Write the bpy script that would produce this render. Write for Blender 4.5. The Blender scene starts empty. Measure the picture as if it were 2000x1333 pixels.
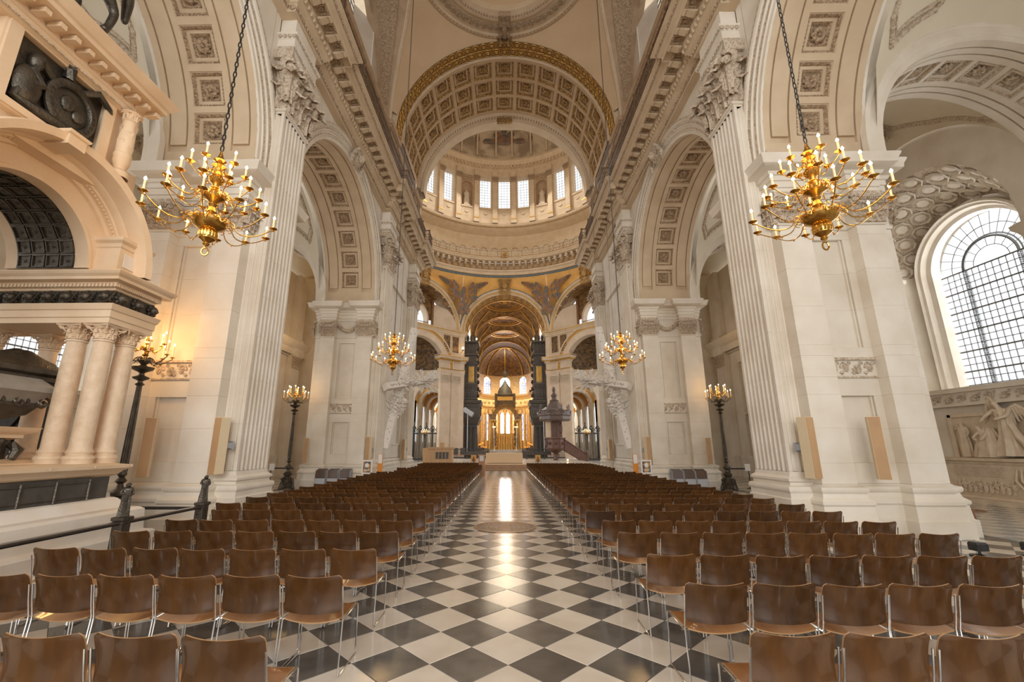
import bpy, math, random
from mathutils import Matrix, Vector
random.seed(7)
pi = math.pi
sin, cos, sqrt = math.sin, math.cos, math.sqrt
SC = bpy.context.scene
COL = SC.collection

# ---------------------------------------------------------------- camera, sky, light
cam_d = bpy.data.cameras.new('camera')
cam = bpy.data.objects.new('camera', cam_d)
COL.objects.link(cam)
cam.location = (-0.1, 0, 1.85)
cam.rotation_euler = (math.radians(90 + 13.655), 0, math.radians(1.179))
cam_d.sensor_width = 36
cam_d.lens = 850 / 2000 * 36
cam_d.shift_x = 0.016
cam_d.clip_end = 400
SC.camera = cam
SC.view_settings.view_transform = 'Standard'
SC.view_settings.look = 'None'
SC.view_settings.gamma = 1
SC.view_settings.use_curve_mapping = False
SC.view_settings.exposure = 0.03
try:
    SC.cycles.max_bounces = 7
    SC.cycles.diffuse_bounces = 5
    SC.cycles.glossy_bounces = 3
    SC.cycles.transparent_max_bounces = 12
    SC.cycles.sample_clamp_indirect = 6
    SC.cycles.use_denoising = True
except Exception:
    pass

W = bpy.data.worlds.new('sky')
SC.world = W
W.use_nodes = True
wb = W.node_tree.nodes['Background']
wb.inputs[0].default_value = (0.97, 0.985, 1.0, 1)
wb.inputs[1].default_value = 1.4


def area(name, loc, target, sx, sy, power, col=(1, 0.97, 0.93)):
    d = bpy.data.lights.new(name, 'AREA')
    d.shape = 'RECTANGLE'
    d.size, d.size_y, d.energy, d.color = sx, sy, power, col
    o = bpy.data.objects.new(name, d)
    COL.objects.link(o)
    o.location = loc
    o.rotation_euler = (Vector(target) - Vector(loc)).to_track_quat('-Z', 'Y').to_euler()
    return o


# daylight: the west windows behind, the drum windows, the clerestory; plus added fill lights in choir and apse
area('daylight_west', (0, -13, 8), (0, 20, 5), 11, 12, 2100, (1, 0.99, 0.97))
area('daylight_drum_east', (0, 57.5, 41), (0, 30, 16), 12, 4, 2600, (1, 0.95, 0.88))
area('daylight_drum_west', (0, 33, 42), (0, 62, 22), 18, 6, 1500, (1, 0.90, 0.76))
area('choir_vault_fill', (0, 80, 20), (0, 80, 0), 6, 24, 1800, (1, 0.83, 0.6))  # added fill hung under the choir vault, no window there
area('apse_wall_fill', (0, 95.8, 12.2), (0, 102, 5), 8, 2, 1700, (1, 0.86, 0.62))  # added fill aimed from inside at the apse wall to make it glow
for s in (-1, 1):
    area('daylight_clerestory_west', (s * 6.3, 3.5, 22.5), (0, 12, 16), 3.4, 2.6, 160, (1, 0.95, 0.88))
    area('daylight_aisle_window', (s * 19.7, 16.5, 7.6), (0, 15, 5), 4.2, 7, 480, (1, 0.985, 0.97))
    area('daylight_aisle_window_west', (s * 19.7, 5.5, 7.6), (0, 6, 5), 4.2, 7, 480, (1, 0.985, 0.97))
    area('daylight_aisle_window_east', (s * 16.2, 27, 7.6), (9, 27, 5), 3.6, 5, 160, (1, 0.96, 0.9))
    area('daylight_transept', (s * 24, 46, 12), (0, 46, 8), 10, 12, 600, (1, 0.96, 0.9))
    area('daylight_choir_aisle', (s * 12.5, 84, 9), (s * 11.6, 70, 4), 4, 8, 700, (1, 0.93, 0.8))


for nm, lo, pw in (('aisle_lamp', (-12.4, 26.5, 8.6), 110), ('aisle_lamp', (12.4, 27, 8.6), 40), ('choir_lamps', (0, 68, 13), 500), ('high_altar_lamps', (0, 94.6, 6), 500)):
    d_ = bpy.data.lights.new(nm, 'POINT')
    d_.energy, d_.color, d_.shadow_soft_size = pw, (1, 0.62, 0.27), 0.5
    o_ = bpy.data.objects.new(nm, d_)
    COL.objects.link(o_)
    o_.location = lo


# ---------------------------------------------------------------- materials
def nd(nt, t, **k):
    n = nt.nodes.new(t)
    for a, b in k.items():
        if a in n.inputs:
            n.inputs[a].default_value = b
        else:
            setattr(n, a, b)
    return n


def mat(name, c1, c2=None, rough=0.6, metal=0.0, scale=2.0, bump=0.0, bscale=30.0, detail=4, emit=None, es=0, spec=0.5,
        rnd=0.0, stretch=(1, 1, 1), local=False, sharp=None, coat=0, bdist=0.02):
    m = bpy.data.materials.new(name)
    m.use_nodes = True
    nt = m.node_tree
    b = nt.nodes['Principled BSDF']
    b.inputs['Roughness'].default_value = rough
    b.inputs['Metallic'].default_value = metal
    b.inputs['Specular IOR Level'].default_value = spec
    b.inputs['Coat Weight'].default_value = coat
    b.inputs['Base Color'].default_value = (*c1, 1)
    L = nt.links.new
    if local:
        src = nd(nt, 'ShaderNodeTexCoord').outputs['Object']
    else:
        src = nd(nt, 'ShaderNodeNewGeometry').outputs['Position']
    mp = nd(nt, 'ShaderNodeMapping')
    mp.inputs['Scale'].default_value = stretch
    L(src, mp.inputs[0])
    src = mp.outputs[0]
    out = None
    if c2:
        n = nd(nt, 'ShaderNodeTexNoise', Scale=scale, Detail=detail)
        L(src, n.inputs['Vector'])
        r = nd(nt, 'ShaderNodeValToRGB')
        lo, hi = sharp or (0.3, 0.7)
        r.color_ramp.elements[0].position, r.color_ramp.elements[1].position = lo, hi
        r.color_ramp.elements[0].color = (*c1, 1)
        r.color_ramp.elements[1].color = (*c2, 1)
        L(n.outputs[0], r.inputs[0])
        out = r.outputs[0]
    if rnd:
        oi = nd(nt, 'ShaderNodeObjectInfo')
        hs = nd(nt, 'ShaderNodeHueSaturation')
        mr = nd(nt, 'ShaderNodeMapRange')
        mr.inputs[3].default_value, mr.inputs[4].default_value = 1 - rnd, 1 + rnd
        L(oi.outputs['Random'], mr.inputs[0])
        L(mr.outputs[0], hs.inputs['Value'])
        if out:
            L(out, hs.inputs['Color'])
        else:
            hs.inputs['Color'].default_value = (*c1, 1)
        out = hs.outputs[0]
    if out:
        L(out, b.inputs['Base Color'])
    if bump:
        n2 = nd(nt, 'ShaderNodeTexNoise', Scale=bscale, Detail=3)
        L(src, n2.inputs['Vector'])
        bp = nd(nt, 'ShaderNodeBump', Strength=bump, Distance=bdist)
        L(n2.outputs[0], bp.inputs['Height'])
        L(bp.outputs[0], b.inputs['Normal'])
    if emit:
        b.inputs['Emission Color'].default_value = (*emit, 1)
        b.inputs['Emission Strength'].default_value = es
    return m


STONE = mat('portland_stone', (0.79, 0.73, 0.63), (0.68, 0.60, 0.485), 0.7, scale=1.1, detail=7, bump=0.12, bscale=14, sharp=(0.35, 0.72))
CARVE = mat('carved_stone', (0.74, 0.63, 0.50), (0.47, 0.355, 0.24), 0.75, scale=15, detail=3, bump=1.0, bscale=34, sharp=(0.40, 0.66), bdist=0.04)  # dark noise stands in for shade in the carved hollows
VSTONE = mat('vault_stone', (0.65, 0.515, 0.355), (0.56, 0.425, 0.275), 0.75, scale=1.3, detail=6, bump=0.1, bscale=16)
VCARVE = mat('vault_carving', (0.56, 0.415, 0.27), (0.31, 0.20, 0.115), 0.75, scale=15, detail=3, bump=1.0, bscale=34, sharp=(0.38, 0.64), bdist=0.04)  # darker noise paints the shade of crevices into the vault carving
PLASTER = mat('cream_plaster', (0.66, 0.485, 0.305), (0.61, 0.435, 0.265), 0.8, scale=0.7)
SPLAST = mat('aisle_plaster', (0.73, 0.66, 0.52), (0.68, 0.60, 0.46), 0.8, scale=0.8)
GOLD = mat('gilding', (0.74, 0.45, 0.12), (0.48, 0.27, 0.07), 0.38, 0.75, scale=8, bump=0.3, bscale=25)
BRASS = mat('chandelier_brass', (0.80, 0.49, 0.13), (0.62, 0.34, 0.08), 0.22, 1.0, scale=20, local=True)
BRONZE = mat('dark_bronze', (0.075, 0.062, 0.048), (0.13, 0.115, 0.09), 0.38, 0.7, scale=6, bump=0.5, bscale=30, local=True)
IRON = mat('black_iron', (0.035, 0.035, 0.035), (0.06, 0.058, 0.055), 0.4, 0.6, scale=10, local=True)
RAILM = mat('gallery_ironwork', (0.14, 0.09, 0.055), (0.24, 0.16, 0.09), 0.5, 0.4, scale=6)
CHROME = mat('chrome_rod', (0.72, 0.70, 0.67), None, 0.18, 1.0)
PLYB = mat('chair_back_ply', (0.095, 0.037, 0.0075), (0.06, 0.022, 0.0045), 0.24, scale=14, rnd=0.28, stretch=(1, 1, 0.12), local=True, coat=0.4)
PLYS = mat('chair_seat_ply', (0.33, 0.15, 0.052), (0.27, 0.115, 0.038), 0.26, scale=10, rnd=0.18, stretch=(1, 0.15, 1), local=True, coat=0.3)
PEDGE = mat('chair_ply_edge', (0.45, 0.26, 0.12), None, 0.5)
WAX = mat('candle_wax', (0.86, 0.70, 0.45), None, 0.5, emit=(1, 0.55, 0.18), es=0.25)
FLAME = mat('flame_bulb', (1, 0.8, 0.5), None, 0.4, emit=(1, 0.70, 0.33), es=22)
TWHITE = mat('white_marble_tile', (0.70, 0.635, 0.545), (0.58, 0.505, 0.41), 0.17, scale=2.2, detail=8, rnd=0.07, bump=0.03, bscale=3)
TDARK = mat('dark_marble_tile', (0.085, 0.08, 0.072), (0.15, 0.135, 0.115), 0.17, scale=3.2, detail=8, rnd=0.22, bump=0.03, bscale=3)
GROUT = mat('grout', (0.14, 0.125, 0.105), None, 0.8)
MARB = mat('monument_marble', (0.80, 0.62, 0.43), (0.70, 0.50, 0.31), 0.55, scale=1.6, detail=8, bump=0.1, bscale=18)
MARBW = mat('white_step_marble', (0.78, 0.73, 0.66), (0.70, 0.60, 0.48), 0.45, scale=1.4, detail=7)
COLM = mat('diaper_carved_marble', (0.79, 0.62, 0.44), (0.68, 0.50, 0.33), 0.55, scale=7, bump=0.5, bscale=26)
BLACKM = mat('black_marble', (0.06, 0.055, 0.048), (0.11, 0.10, 0.085), 0.3, scale=5, detail=6)
STATM = mat('statue_marble', (0.74, 0.63, 0.48), (0.62, 0.50, 0.36), 0.55, scale=4, bump=0.15, bscale=20)
GLASSF = mat('window_lead', (0.17, 0.18, 0.19), None, 0.5, 0.3)
WOOD = mat('pale_oak', (0.62, 0.40, 0.21), (0.54, 0.33, 0.16), 0.45, scale=5, stretch=(1, 1, 0.1), local=True)
SPK = mat('speaker_front_shaded', (0.52, 0.32, 0.16), (0.47, 0.28, 0.135), 0.6, scale=3)  # front browner than the sides: its shade put into the colour
SPKS = mat('speaker_side_cream', (0.72, 0.58, 0.38), None, 0.6)
DWOOD = mat('dark_carved_oak', (0.045, 0.037, 0.03), (0.085, 0.068, 0.052), 0.5, scale=4, bump=0.6, bscale=14)
RWOOD = mat('pulpit_wood', (0.17, 0.075, 0.045), (0.10, 0.05, 0.035), 0.4, scale=5, bump=0.3, bscale=18)
MOSA = mat('gold_mosaic', (0.30, 0.16, 0.045), (0.13, 0.075, 0.035), 0.45, 0.25, scale=1.6, detail=8, bump=0.3, bscale=12, sharp=(0.38, 0.62))
MOSD = mat('dark_mosaic', (0.22, 0.12, 0.04), (0.075, 0.05, 0.03), 0.5, 0.2, scale=2.6, detail=9, bump=0.3, bscale=12, sharp=(0.4, 0.6))
MOSP = mat('spandrel_gold', (0.72, 0.40, 0.10), (0.60, 0.32, 0.08), 0.5, 0.1, scale=1.2, detail=6)
MOSF = mat('spandrel_figures', (0.26, 0.13, 0.07), (0.13, 0.11, 0.09), 0.6, scale=1.1, detail=8, sharp=(0.42, 0.58))
BLUE = mat('blue_painted_band', (0.10, 0.15, 0.17), (0.16, 0.20, 0.21), 0.6, scale=3)
CROSSW = mat('white_painted_cross', (0.88, 0.84, 0.78), (0.80, 0.74, 0.66), 0.7, scale=6, bump=0.3, bscale=25, local=True)
CANVAS = mat('canvas_white', (0.80, 0.78, 0.74), None, 0.6)
ORANGE = mat('orange_panel', (0.75, 0.27, 0.03), None, 0.5)
POSTER = mat('poster_print', (0.10, 0.10, 0.10), (0.55, 0.27, 0.08), 0.6, scale=8, local=True, sharp=(0.45, 0.55))
FRESCO = mat('dome_fresco', (0.52, 0.41, 0.28), (0.27, 0.20, 0.13), 0.8, scale=0.45, detail=8, sharp=(0.4, 0.62))
HAZE = mat('sky_pane_frost', (0.9, 0.92, 0.95), None, 0.5)
GREYM = mat('grey_trolley_metal', (0.42, 0.43, 0.45), None, 0.4, 0.4)
REDW = mat('dark_red_wood', (0.26, 0.10, 0.05), (0.18, 0.07, 0.035), 0.4, scale=5, local=True)
LAMPO = mat('orange_reading_lamp', (1, 0.3, 0.03), None, 0.5, emit=(1, 0.26, 0.02), es=1.6)
STGL = mat('stained_glass', (0.4, 0.5, 0.8), None, 0.3)
m = STGL.node_tree
v = nd(m, 'ShaderNodeTexVoronoi', Scale=2.2)
g_ = nd(m, 'ShaderNodeNewGeometry')
m.links.new(g_.outputs['Position'], v.inputs['Vector'])
r = nd(m, 'ShaderNodeValToRGB')
for p_, c_ in ((0.25, (0.25, 0.35, 0.75, 1)), (0.5, (0.95, 0.95, 1, 1)), (0.72, (1, 0.72, 0.35, 1)), (0.85, (0.9, 0.93, 1, 1))):
    e = r.color_ramp.elements.new(p_)
    e.color = c_
m.links.new(v.outputs['Color'], r.inputs[0])
m.links.new(r.outputs[0], m.nodes['Principled BSDF'].inputs['Emission Color'])
m.nodes['Principled BSDF'].inputs['Emission Strength'].default_value = 1.2
STGM = STGL.copy()
STGM.name = 'bright_east_glass'
STGM.node_tree.nodes['Principled BSDF'].inputs['Emission Strength'].default_value = 30
# clear glass: mostly lets the sky through
PANE = bpy.data.materials.new('clear_glass_pane')
PANE.use_nodes = True
nt = PANE.node_tree
nt.nodes.remove(nt.nodes['Principled BSDF'])
tr = nd(nt, 'ShaderNodeBsdfTransparent')
gl = nd(nt, 'ShaderNodeBsdfGlossy', Roughness=0.1)
mx = nd(nt, 'ShaderNodeMixShader', Fac=0.06)
nt.links.new(tr.outputs[0], mx.inputs[1])
nt.links.new(gl.outputs[0], mx.inputs[2])
nt.links.new(mx.outputs[0], nt.nodes['Material Output'].inputs[0])


# ---------------------------------------------------------------- mesh helpers
class M:
    def __init__(s, sx=1):
        s.v, s.f, s.mi, s.sx, s.k = [], [], [], sx, 0

    def add(s, vs, fs):
        o = len(s.v)
        s.v += [tuple(q) for q in vs]
        s.f += [tuple(i + o for i in f) for f in fs]
        s.mi += [s.k] * len(fs)
        return s

    def box(s, x0, x1, y0, y1, z0, z1, T=None):
        vs = [(x, y, z) for z in (z0, z1) for y in (y0, y1) for x in (x0, x1)]
        if T:
            vs = [T @ Vector(q) for q in vs]
        return s.add(vs, [(0, 2, 3, 1), (4, 5, 7, 6), (0, 1, 5, 4), (2, 6, 7, 3), (0, 4, 6, 2), (1, 3, 7, 5)])

    def loft(s, rings, close=True, c0=False, c1=False):
        n = len(rings[0])
        vs = [q for r in rings for q in r]
        fs = []
        for i in range(len(rings) - 1):
            for j in range(n if close else n - 1):
                a, b = i * n + j, i * n + (j + 1) % n
                fs.append((a, b, b + n, a + n))
        if c0:
            fs.append(tuple(range(n - 1, -1, -1)))
        if c1:
            k = (len(rings) - 1) * n
            fs.append(tuple(k + j for j in range(n)))
        return s.add(vs, fs)

    def grid(s, fn, nu, nv):
        return s.loft([[fn(u / nu, v / nv) for v in range(nv + 1)] for u in range(nu + 1)], False)

    def lathe(s, prof, c=(0, 0, 0), n=12, a0=0, a1=2 * pi, T=None):
        full = abs(a1 - a0 - 2 * pi) < 1e-6
        k = n if full else n + 1
        rings = []
        for r, z in prof:
            ring = [(c[0] + r * cos(a0 + (a1 - a0) * i / n), c[1] + r * sin(a0 + (a1 - a0) * i / n), c[2] + z) for i in range(k)]
            if T:
                ring = [T @ Vector(q) for q in ring]
            rings.append(ring)
        return s.loft(rings, full)

    def tube(s, pts, r, n=6, closed=False):
        pts = [Vector(q) for q in pts]
        rings = []
        up = Vector((0, 0, 1))
        for i, q in enumerate(pts):
            a = pts[i - 1] if (i or closed) else q
            b = pts[(i + 1) % len(pts)] if (i < len(pts) - 1 or closed) else q
            d = (b - a).normalized()
            if abs(d.dot(up)) > 0.95:
                up = Vector((1, 0, 0)) if abs(d.x) < 0.9 else Vector((0, 1, 0))
            e1 = d.cross(up).normalized()
            e2 = e1.cross(d)
            rr = r[i] if isinstance(r, (list, tuple)) else r
            rings.append([q + (e1 * cos(2 * pi * k / n) + e2 * sin(2 * pi * k / n)) * rr for k in range(n)])
        if closed:
            rings.append(rings[0])
        return s.loft(rings, True, not closed, not closed)

    def ball(s, c, r, n=8, h=5, T=None):
        rx, ry, rz = r if isinstance(r, tuple) else (r, r, r)
        rings = []
        for i in range(h + 1):
            t = -pi / 2 + pi * i / h
            q = [Vector((c[0] + rx * cos(t) * cos(2 * pi * j / n), c[1] + ry * cos(t) * sin(2 * pi * j / n), c[2] + rz * sin(t))) for j in range(n)]
            rings.append([T @ w for w in q] if T else q)
        return s.loft(rings)

    def put(s, t, T):
        s.k0 = s.k
        o = len(s.v)
        s.v += [tuple(T @ Vector(q)) for q in t.v]
        s.f += [tuple(i + o for i in f) for f in t.f]
        s.mi += t.mi if any(t.mi) else [s.k] * len(t.f)
        return s

    def mesh(s, name, mats, sm=0.6):
        if s.sx < 0:
            s.v = [(-a, b, c) for a, b, c in s.v]
            s.f = [f[::-1] for f in s.f]
        me = bpy.data.meshes.new(name)
        me.from_pydata(s.v, [], s.f)
        mats = mats if isinstance(mats, (list, tuple)) else [mats]
        for q in mats:
            me.materials.append(q)
        if len(mats) > 1:
            me.polygons.foreach_set('material_index', s.mi)
        if sm:
            me.polygons.foreach_set('use_smooth', [True] * len(me.polygons))
            me.update()
            me.set_sharp_from_angle(angle=sm)
        me.update()
        return me

    def obj(s, name, mats, parent=None, sm=0.6, **kw):
        return link(name, s.mesh(name, mats, sm), parent, **kw)


def link(name, me, parent=None, mw=None, **kw):
    o = bpy.data.objects.new(name, me)
    COL.objects.link(o)
    if mw is not None:
        o.matrix_basis = mw
    if parent is not None:
        o.parent = parent
        if not kw.pop('local', False):
            o.matrix_parent_inverse = root_m(parent).inverted()
    kw.pop('local', None)
    for a, b in kw.items():
        o[a] = b
    return o


def root_m(o):
    m_ = o.matrix_basis.copy()
    while o.parent is not None:
        m_ = o.parent.matrix_basis @ o.matrix_parent_inverse @ m_ if False else (o.parent.matrix_basis @ (o.matrix_parent_inverse @ m_))
        o = o.parent
    return m_


def thing(name, loc, label=None, category=None, group=None, kind=None, rz=0):
    o = bpy.data.objects.new(name, None)
    o.empty_display_size = 0.2
    COL.objects.link(o)
    o.location = loc
    o.rotation_euler = (0, 0, rz)
    o.matrix_basis = Matrix.Translation(loc) @ Matrix.Rotation(rz, 4, 'Z')
    tag(o, label, category, group, kind)
    return o


def tag(o, label=None, category=None, group=None, kind=None):
    for a, b in (('label', label), ('category', category), ('group', group), ('kind', kind)):
        if b:
            o[a] = b
    return o


_TC = {}


def copy_tree(root, mw, label=None):
    """copies a thing, its parts and their sub-parts, sharing mesh data"""
    if root.name not in _TC:
        _TC[root.name] = [(c, list(c.children)) for c in root.children]
    r_ = root.copy()
    COL.objects.link(r_)
    r_.matrix_basis = mw
    if label:
        r_['label'] = label
    for c, gs in _TC[root.name]:
        d = c.copy()
        COL.objects.link(d)
        d.parent = r_
        for g in gs:
            h = g.copy()
            COL.objects.link(h)
            h.parent = d
    return r_


def offs(pts, d, closed=True):
    """offset of a plan polyline: outward is to the right of the walking direction"""
    n = len(pts)
    out = []
    for i in range(n):
        a = pts[i - 1] if (closed or i) else None
        b = pts[(i + 1) % n] if (closed or i < n - 1) else None
        p = pts[i]
        ns = []
        for q0, q1 in ((a, p), (p, b)):
            if q0 is None or q1 is None:
                continue
            dx, dy = q1[0] - q0[0], q1[1] - q0[1]
            l = math.hypot(dx, dy) or 1
            ns.append((dy / l, -dx / l))
        if len(ns) == 1:
            nx, ny = ns[0]
        else:
            nx, ny = ns[0][0] + ns[1][0], ns[0][1] + ns[1][1]
            k = 1 + ns[0][0] * ns[1][0] + ns[0][1] * ns[1][1]
            if k < 0.2:
                k = 0.2
            nx, ny = nx / k, ny / k
        out.append((p[0] + nx * d, p[1] + ny * d))
    return out


def mould(m_, pts, prof, closed=True, cap=False):
    """prof: list of (offset, z)"""
    m_.loft([[(x, y, z) for x, y in offs(pts, d, closed)] for d, z in prof], closed, cap and closed, cap and closed)
    return m_


def arc(n, a0, a1):
    return [a0 + (a1 - a0) * i / n for i in range(n + 1)]


def frame(o, x, y, z):
    """matrix from origin and three axis vectors"""
    m_ = Matrix.Identity(4)
    for i, a in enumerate((x, y, z)):
        for j in range(3):
            m_[j][i] = a[j]
    for j in range(3):
        m_[j][3] = o[j]
    return m_


TR = Matrix.Translation


def S(a, b=None, c=None):
    return Matrix.Diagonal((a, a if b is None else b, a if c is None else c, 1))


def RZ(a):
    return Matrix.Rotation(a, 4, 'Z')


def RX(a):
    return Matrix.Rotation(a, 4, 'X')


def RY(a):
    return Matrix.Rotation(a, 4, 'Y')


MIR = Matrix.Diagonal((-1, 1, 1, 1))


# ---------------------------------------------------------------- carved templates
def leaf_mesh(w=1.0, h=1.0, curl=0.35, serr=True):
    """acanthus leaf: base at origin, grows up +z, curls towards +y"""
    t = M()

    def fn(u, v):
        a = u * 1.18
        z = h * (sin(min(a, 1.0) * pi / 2) if a <= 1 else 1 - (a - 1) * 1.1)
        y = curl * (u ** 3) * 1.25 + 0.02
        ww = w * 0.5 * (0.62 + 0.55 * sin(pi * min(u * 1.05, 1))) * (1 - max(0, u - 0.8) * 2.6)
        if serr:
            ww *= 1 + 0.2 * cos(u * 30)
        x = (v - 0.5) * 2
        y += 0.10 * w * (1 - abs(x)) + 0.05 * w * cos(x * 9)
        return (x * ww, y, z)
    t.grid(fn, 10, 6)
    return t


LEAF = leaf_mesh()


def rosette_mesh(n=8, r=0.5, d=0.22):
    t = M()
    t.ball((0, 0, d * 0.6), (r * 0.22, r * 0.22, d * 0.5), 8, 4)
    for k in range(n):
        a = 2 * pi * k / n
        R_ = RZ(a)

        def fn(u, v):
            x = r * (0.12 + 0.88 * u)
            wd = r * 0.36 * sin(pi * (0.12 + 0.8 * u)) * (8 / n)
            y = (v - 0.5) * 2 * wd
            z = d * (0.25 + 0.8 * sin(pi * (0.1 + 0.8 * u))) - abs(v - 0.5) * d * 0.7
            return R_ @ Vector((x, y, z))
        t.grid(fn, 3, 2)
    return t


ROS = rosette_mesh()


def ring_beads(t, h, z, n, r):
    """a square ring of little eggs"""
    for k in range(n):
        q = -h + 2 * h * (k + 0.5) / n
        for c in ((q, -h), (q, h), (-h, q), (h, q)):
            x, y = c
            t.add([(x - r, y, z), (x, y - r, z), (x + r, y, z), (x, y + r, z), (x, y, z + r * 1.3)], [(0, 1, 4), (1, 2, 4), (2, 3, 4), (3, 0, 4)])


def coffer_mesh(beads=9):
    """unit square, faces +z, recessed to -z; material 1 = carved bands"""
    t = M()
    hs = [0.5, 0.475, 0.42, 0.40, 0.31, 0.30, 0.25, 0.235]
    zs = [0.0, 0.0, -0.05, -0.10, -0.10, -0.13, -0.16, -0.20]

    def sq(h, z):
        return [(-h, -h, z), (h, -h, z), (h, h, z), (-h, h, z)]
    for i in range(7):
        t.k = 1 if i in (1, 2, 5) else 0
        t.loft([sq(hs[i], zs[i]), sq(hs[i + 1], zs[i + 1])])
    t.k = 1
    t.loft([sq(0.235, -0.20), sq(0.001, -0.205)])
    if beads:
        ring_beads(t, 0.443, -0.035, beads, 0.036)
        ring_beads(t, 0.268, -0.135, max(4, beads - 3), 0.026)
    return t


COF = {}


def coffer_data(key, mats):
    if key not in COF:
        c = coffer_mesh().mesh('coffer', list(mats))
        rs = M()
        rs.put(ROS, TR((0, 0, -0.19)) @ S(0.46, 0.46, 0.5))
        COF[key] = (c, rs.mesh('rosette', mats[1]))
    return COF[key]


def place_coffer(parent, T, key, mats, rosette=True, cover=0.04):
    c, r_ = coffer_data(key, mats)
    o = link('coffer', c, parent, T)
    if rosette:
        ro = link('rosette', r_, o, None, local=True)
    return o


def corinthian(w, d, h, two=True, n1=3, volutes=True):
    """pilaster capital; front faces -y (towards viewer side), base centre at origin, returns depth d; materials 0"""
    t = M()
    n = 6
    # bell
    t.loft([[(-w / 2 * k, -d * k, z), (w / 2 * k, -d * k, z), (w / 2 * k, 0.0, z), (-w / 2 * k, 0.0, z)] for k, z in ((0.96, 0), (0.96, h * 0.75), (1.08, h * 0.88))], True, True, True)
    lw = w / n1

    def row(z, hh, cnt, curl, off, sc=1.0):
        for k in range(cnt):
            x = -w / 2 + w * (k + 0.5 + off) / cnt if not off else -w / 2 + w * k / (cnt - 1)
            t.put(LEAF, TR((x, -d * 0.97, z)) @ RZ(pi) @ S(lw * 1.02 * sc, curl, hh))
        m2 = max(1, round(d / lw))
        for sx in (-1, 1):
            for k in range(m2):
                t.put(LEAF, TR((sx * w * 0.49, -d * (k + 0.5) / m2, z)) @ RZ(-sx * pi / 2) @ S(min(lw, d / m2 * 1.1), curl, hh))
    row(0.0, h * 0.36, n1, h * 0.42, 0)
    if two:
        row(h * 0.2, h * 0.42, n1 + 1, h * 0.5, 1, 0.8)
    # corner leaves under the volutes
    for sx in (-1, 1):
        t.put(LEAF, TR((sx * w * 0.5, -d, h * 0.1)) @ RZ(pi + sx * pi / 4) @ S(lw * 1.1, h * 0.55, h * 0.5))
        # volute
        pts = []
        for k in range(22):
            a = k / 21 * 3.2 * pi
            r_ = h * 0.17 * (1 - k / 24)
            pts.append((-r_ * cos(a) * 0.9, 0, r_ * sin(a)))
        q = M().tube(pts, [h * 0.05 * (1 - k / 40) for k in range(22)], 5)
        t.put(q, TR((sx * w * 0.56, -d * 1.06, h * 0.73)) @ RZ(sx * pi / 4) @ S(sx, 1, 1))
        t.tube([(sx * w * 0.1, -d, h * 0.45), (sx * w * 0.2, -d * 1.1, h * 0.72), (sx * w * 0.42, -d * 1.16, h * 0.87), (sx * w * 0.56, -d * 1.12, h * 0.9)], h * 0.04, 5)
        t.put(q, TR((sx * w * 0.13, -d * 1.05, h * 0.72)) @ S(-sx * 0.55, 0.6, 0.55))
        t.ball((sx * w * 0.56, -d * 1.08, h * 0.73), h * 0.05)
    # abacus
    ab = []
    for z, k in ((h * 0.88, 1.0), (h * 0.93, 1.05), (h * 0.95, 1.05), (h, 1.1)):
        ring = []
        for j in range(9):
            q_ = j / 8
            x = -w * 0.62 + w * 1.24 * q_
            y = -d * 1.2 + 0.16 * w * sin(pi * q_)
            ring.append((x * k, y * k, z))
        ring += [(w * 0.62 * k, 0.02, z), (-w * 0.62 * k, 0.02, z)]
        ab.append(ring)
    t.loft(ab, True, True, True)
    t.put(ROS, TR((0, -d * 1.12, h * 0.94)) @ RX(pi / 2) @ S(h * 0.24, h * 0.24, h * 0.3))
    return t


def composite(w, d, h, n1=4):
    """flat composite capital of the lower order: egg row, two volutes and a row of leaves"""
    t = M()
    t.box(-w / 2 * 0.97, w / 2 * 0.97, -d, 0, 0, h * 0.86)
    for k in range(n1):
        t.put(LEAF, TR((-w / 2 + w * (k + 0.5) / n1, -d, 0)) @ RZ(pi) @ S(w / n1, h * 0.34, h * 0.34))
    for k in range(n1 + 1):
        t.put(LEAF, TR((-w / 2 + w * k / n1, -d, h * 0.16)) @ RZ(pi) @ S(w / n1 * 0.9, h * 0.4, h * 0.42))
    for k in range(n1 * 2):
        t.ball((-w * 0.3 + w * 0.6 * (k + 0.5) / (n1 * 2), -d * 1.15, h * 0.76), (w * 0.03, h * 0.08, h * 0.07), 6, 4)
    t.tube([(-w * 0.45, -d * 1.2, h * 0.86), (w * 0.45, -d * 1.2, h * 0.86)], h * 0.05, 5)
    for sx in (-1, 1):
        pts = []
        for k in range(20):
            a = k / 19 * 3 * pi
            r_ = h * 0.17 * (1 - k / 22)
            pts.append((sx * w * 0.46 + sx * r_ * cos(a + pi / 2) * -1, -d * 1.25, h * 0.7 + r_ * sin(a + pi / 2)))
        t.tube(pts, [h * 0.05 * (1 - k / 36) for k in range(20)], 5)
        t.ball((sx * w * 0.46, -d * 1.25, h * 0.7), h * 0.05, 6, 4)
    t.box(-w * 0.56, w * 0.56, -d * 1.35, 0, h * 0.9, h)
    return t


def egg_row(t, pts, spacing, rx, rz, out=0.0, n=6):
    """eggs along a polyline of 3d points"""
    for i in range(len(pts) - 1):
        a, b = Vector(pts[i]), Vector(pts[i + 1])
        l = (b - a).length
        k = max(1, int(l / spacing))
        if l < spacing * 0.6:
            continue
        for j in range(k):
            c = a.lerp(b, (j + 0.5) / k)
            t.ball(tuple(c), (rx, rx, rz), n, 4)


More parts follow.
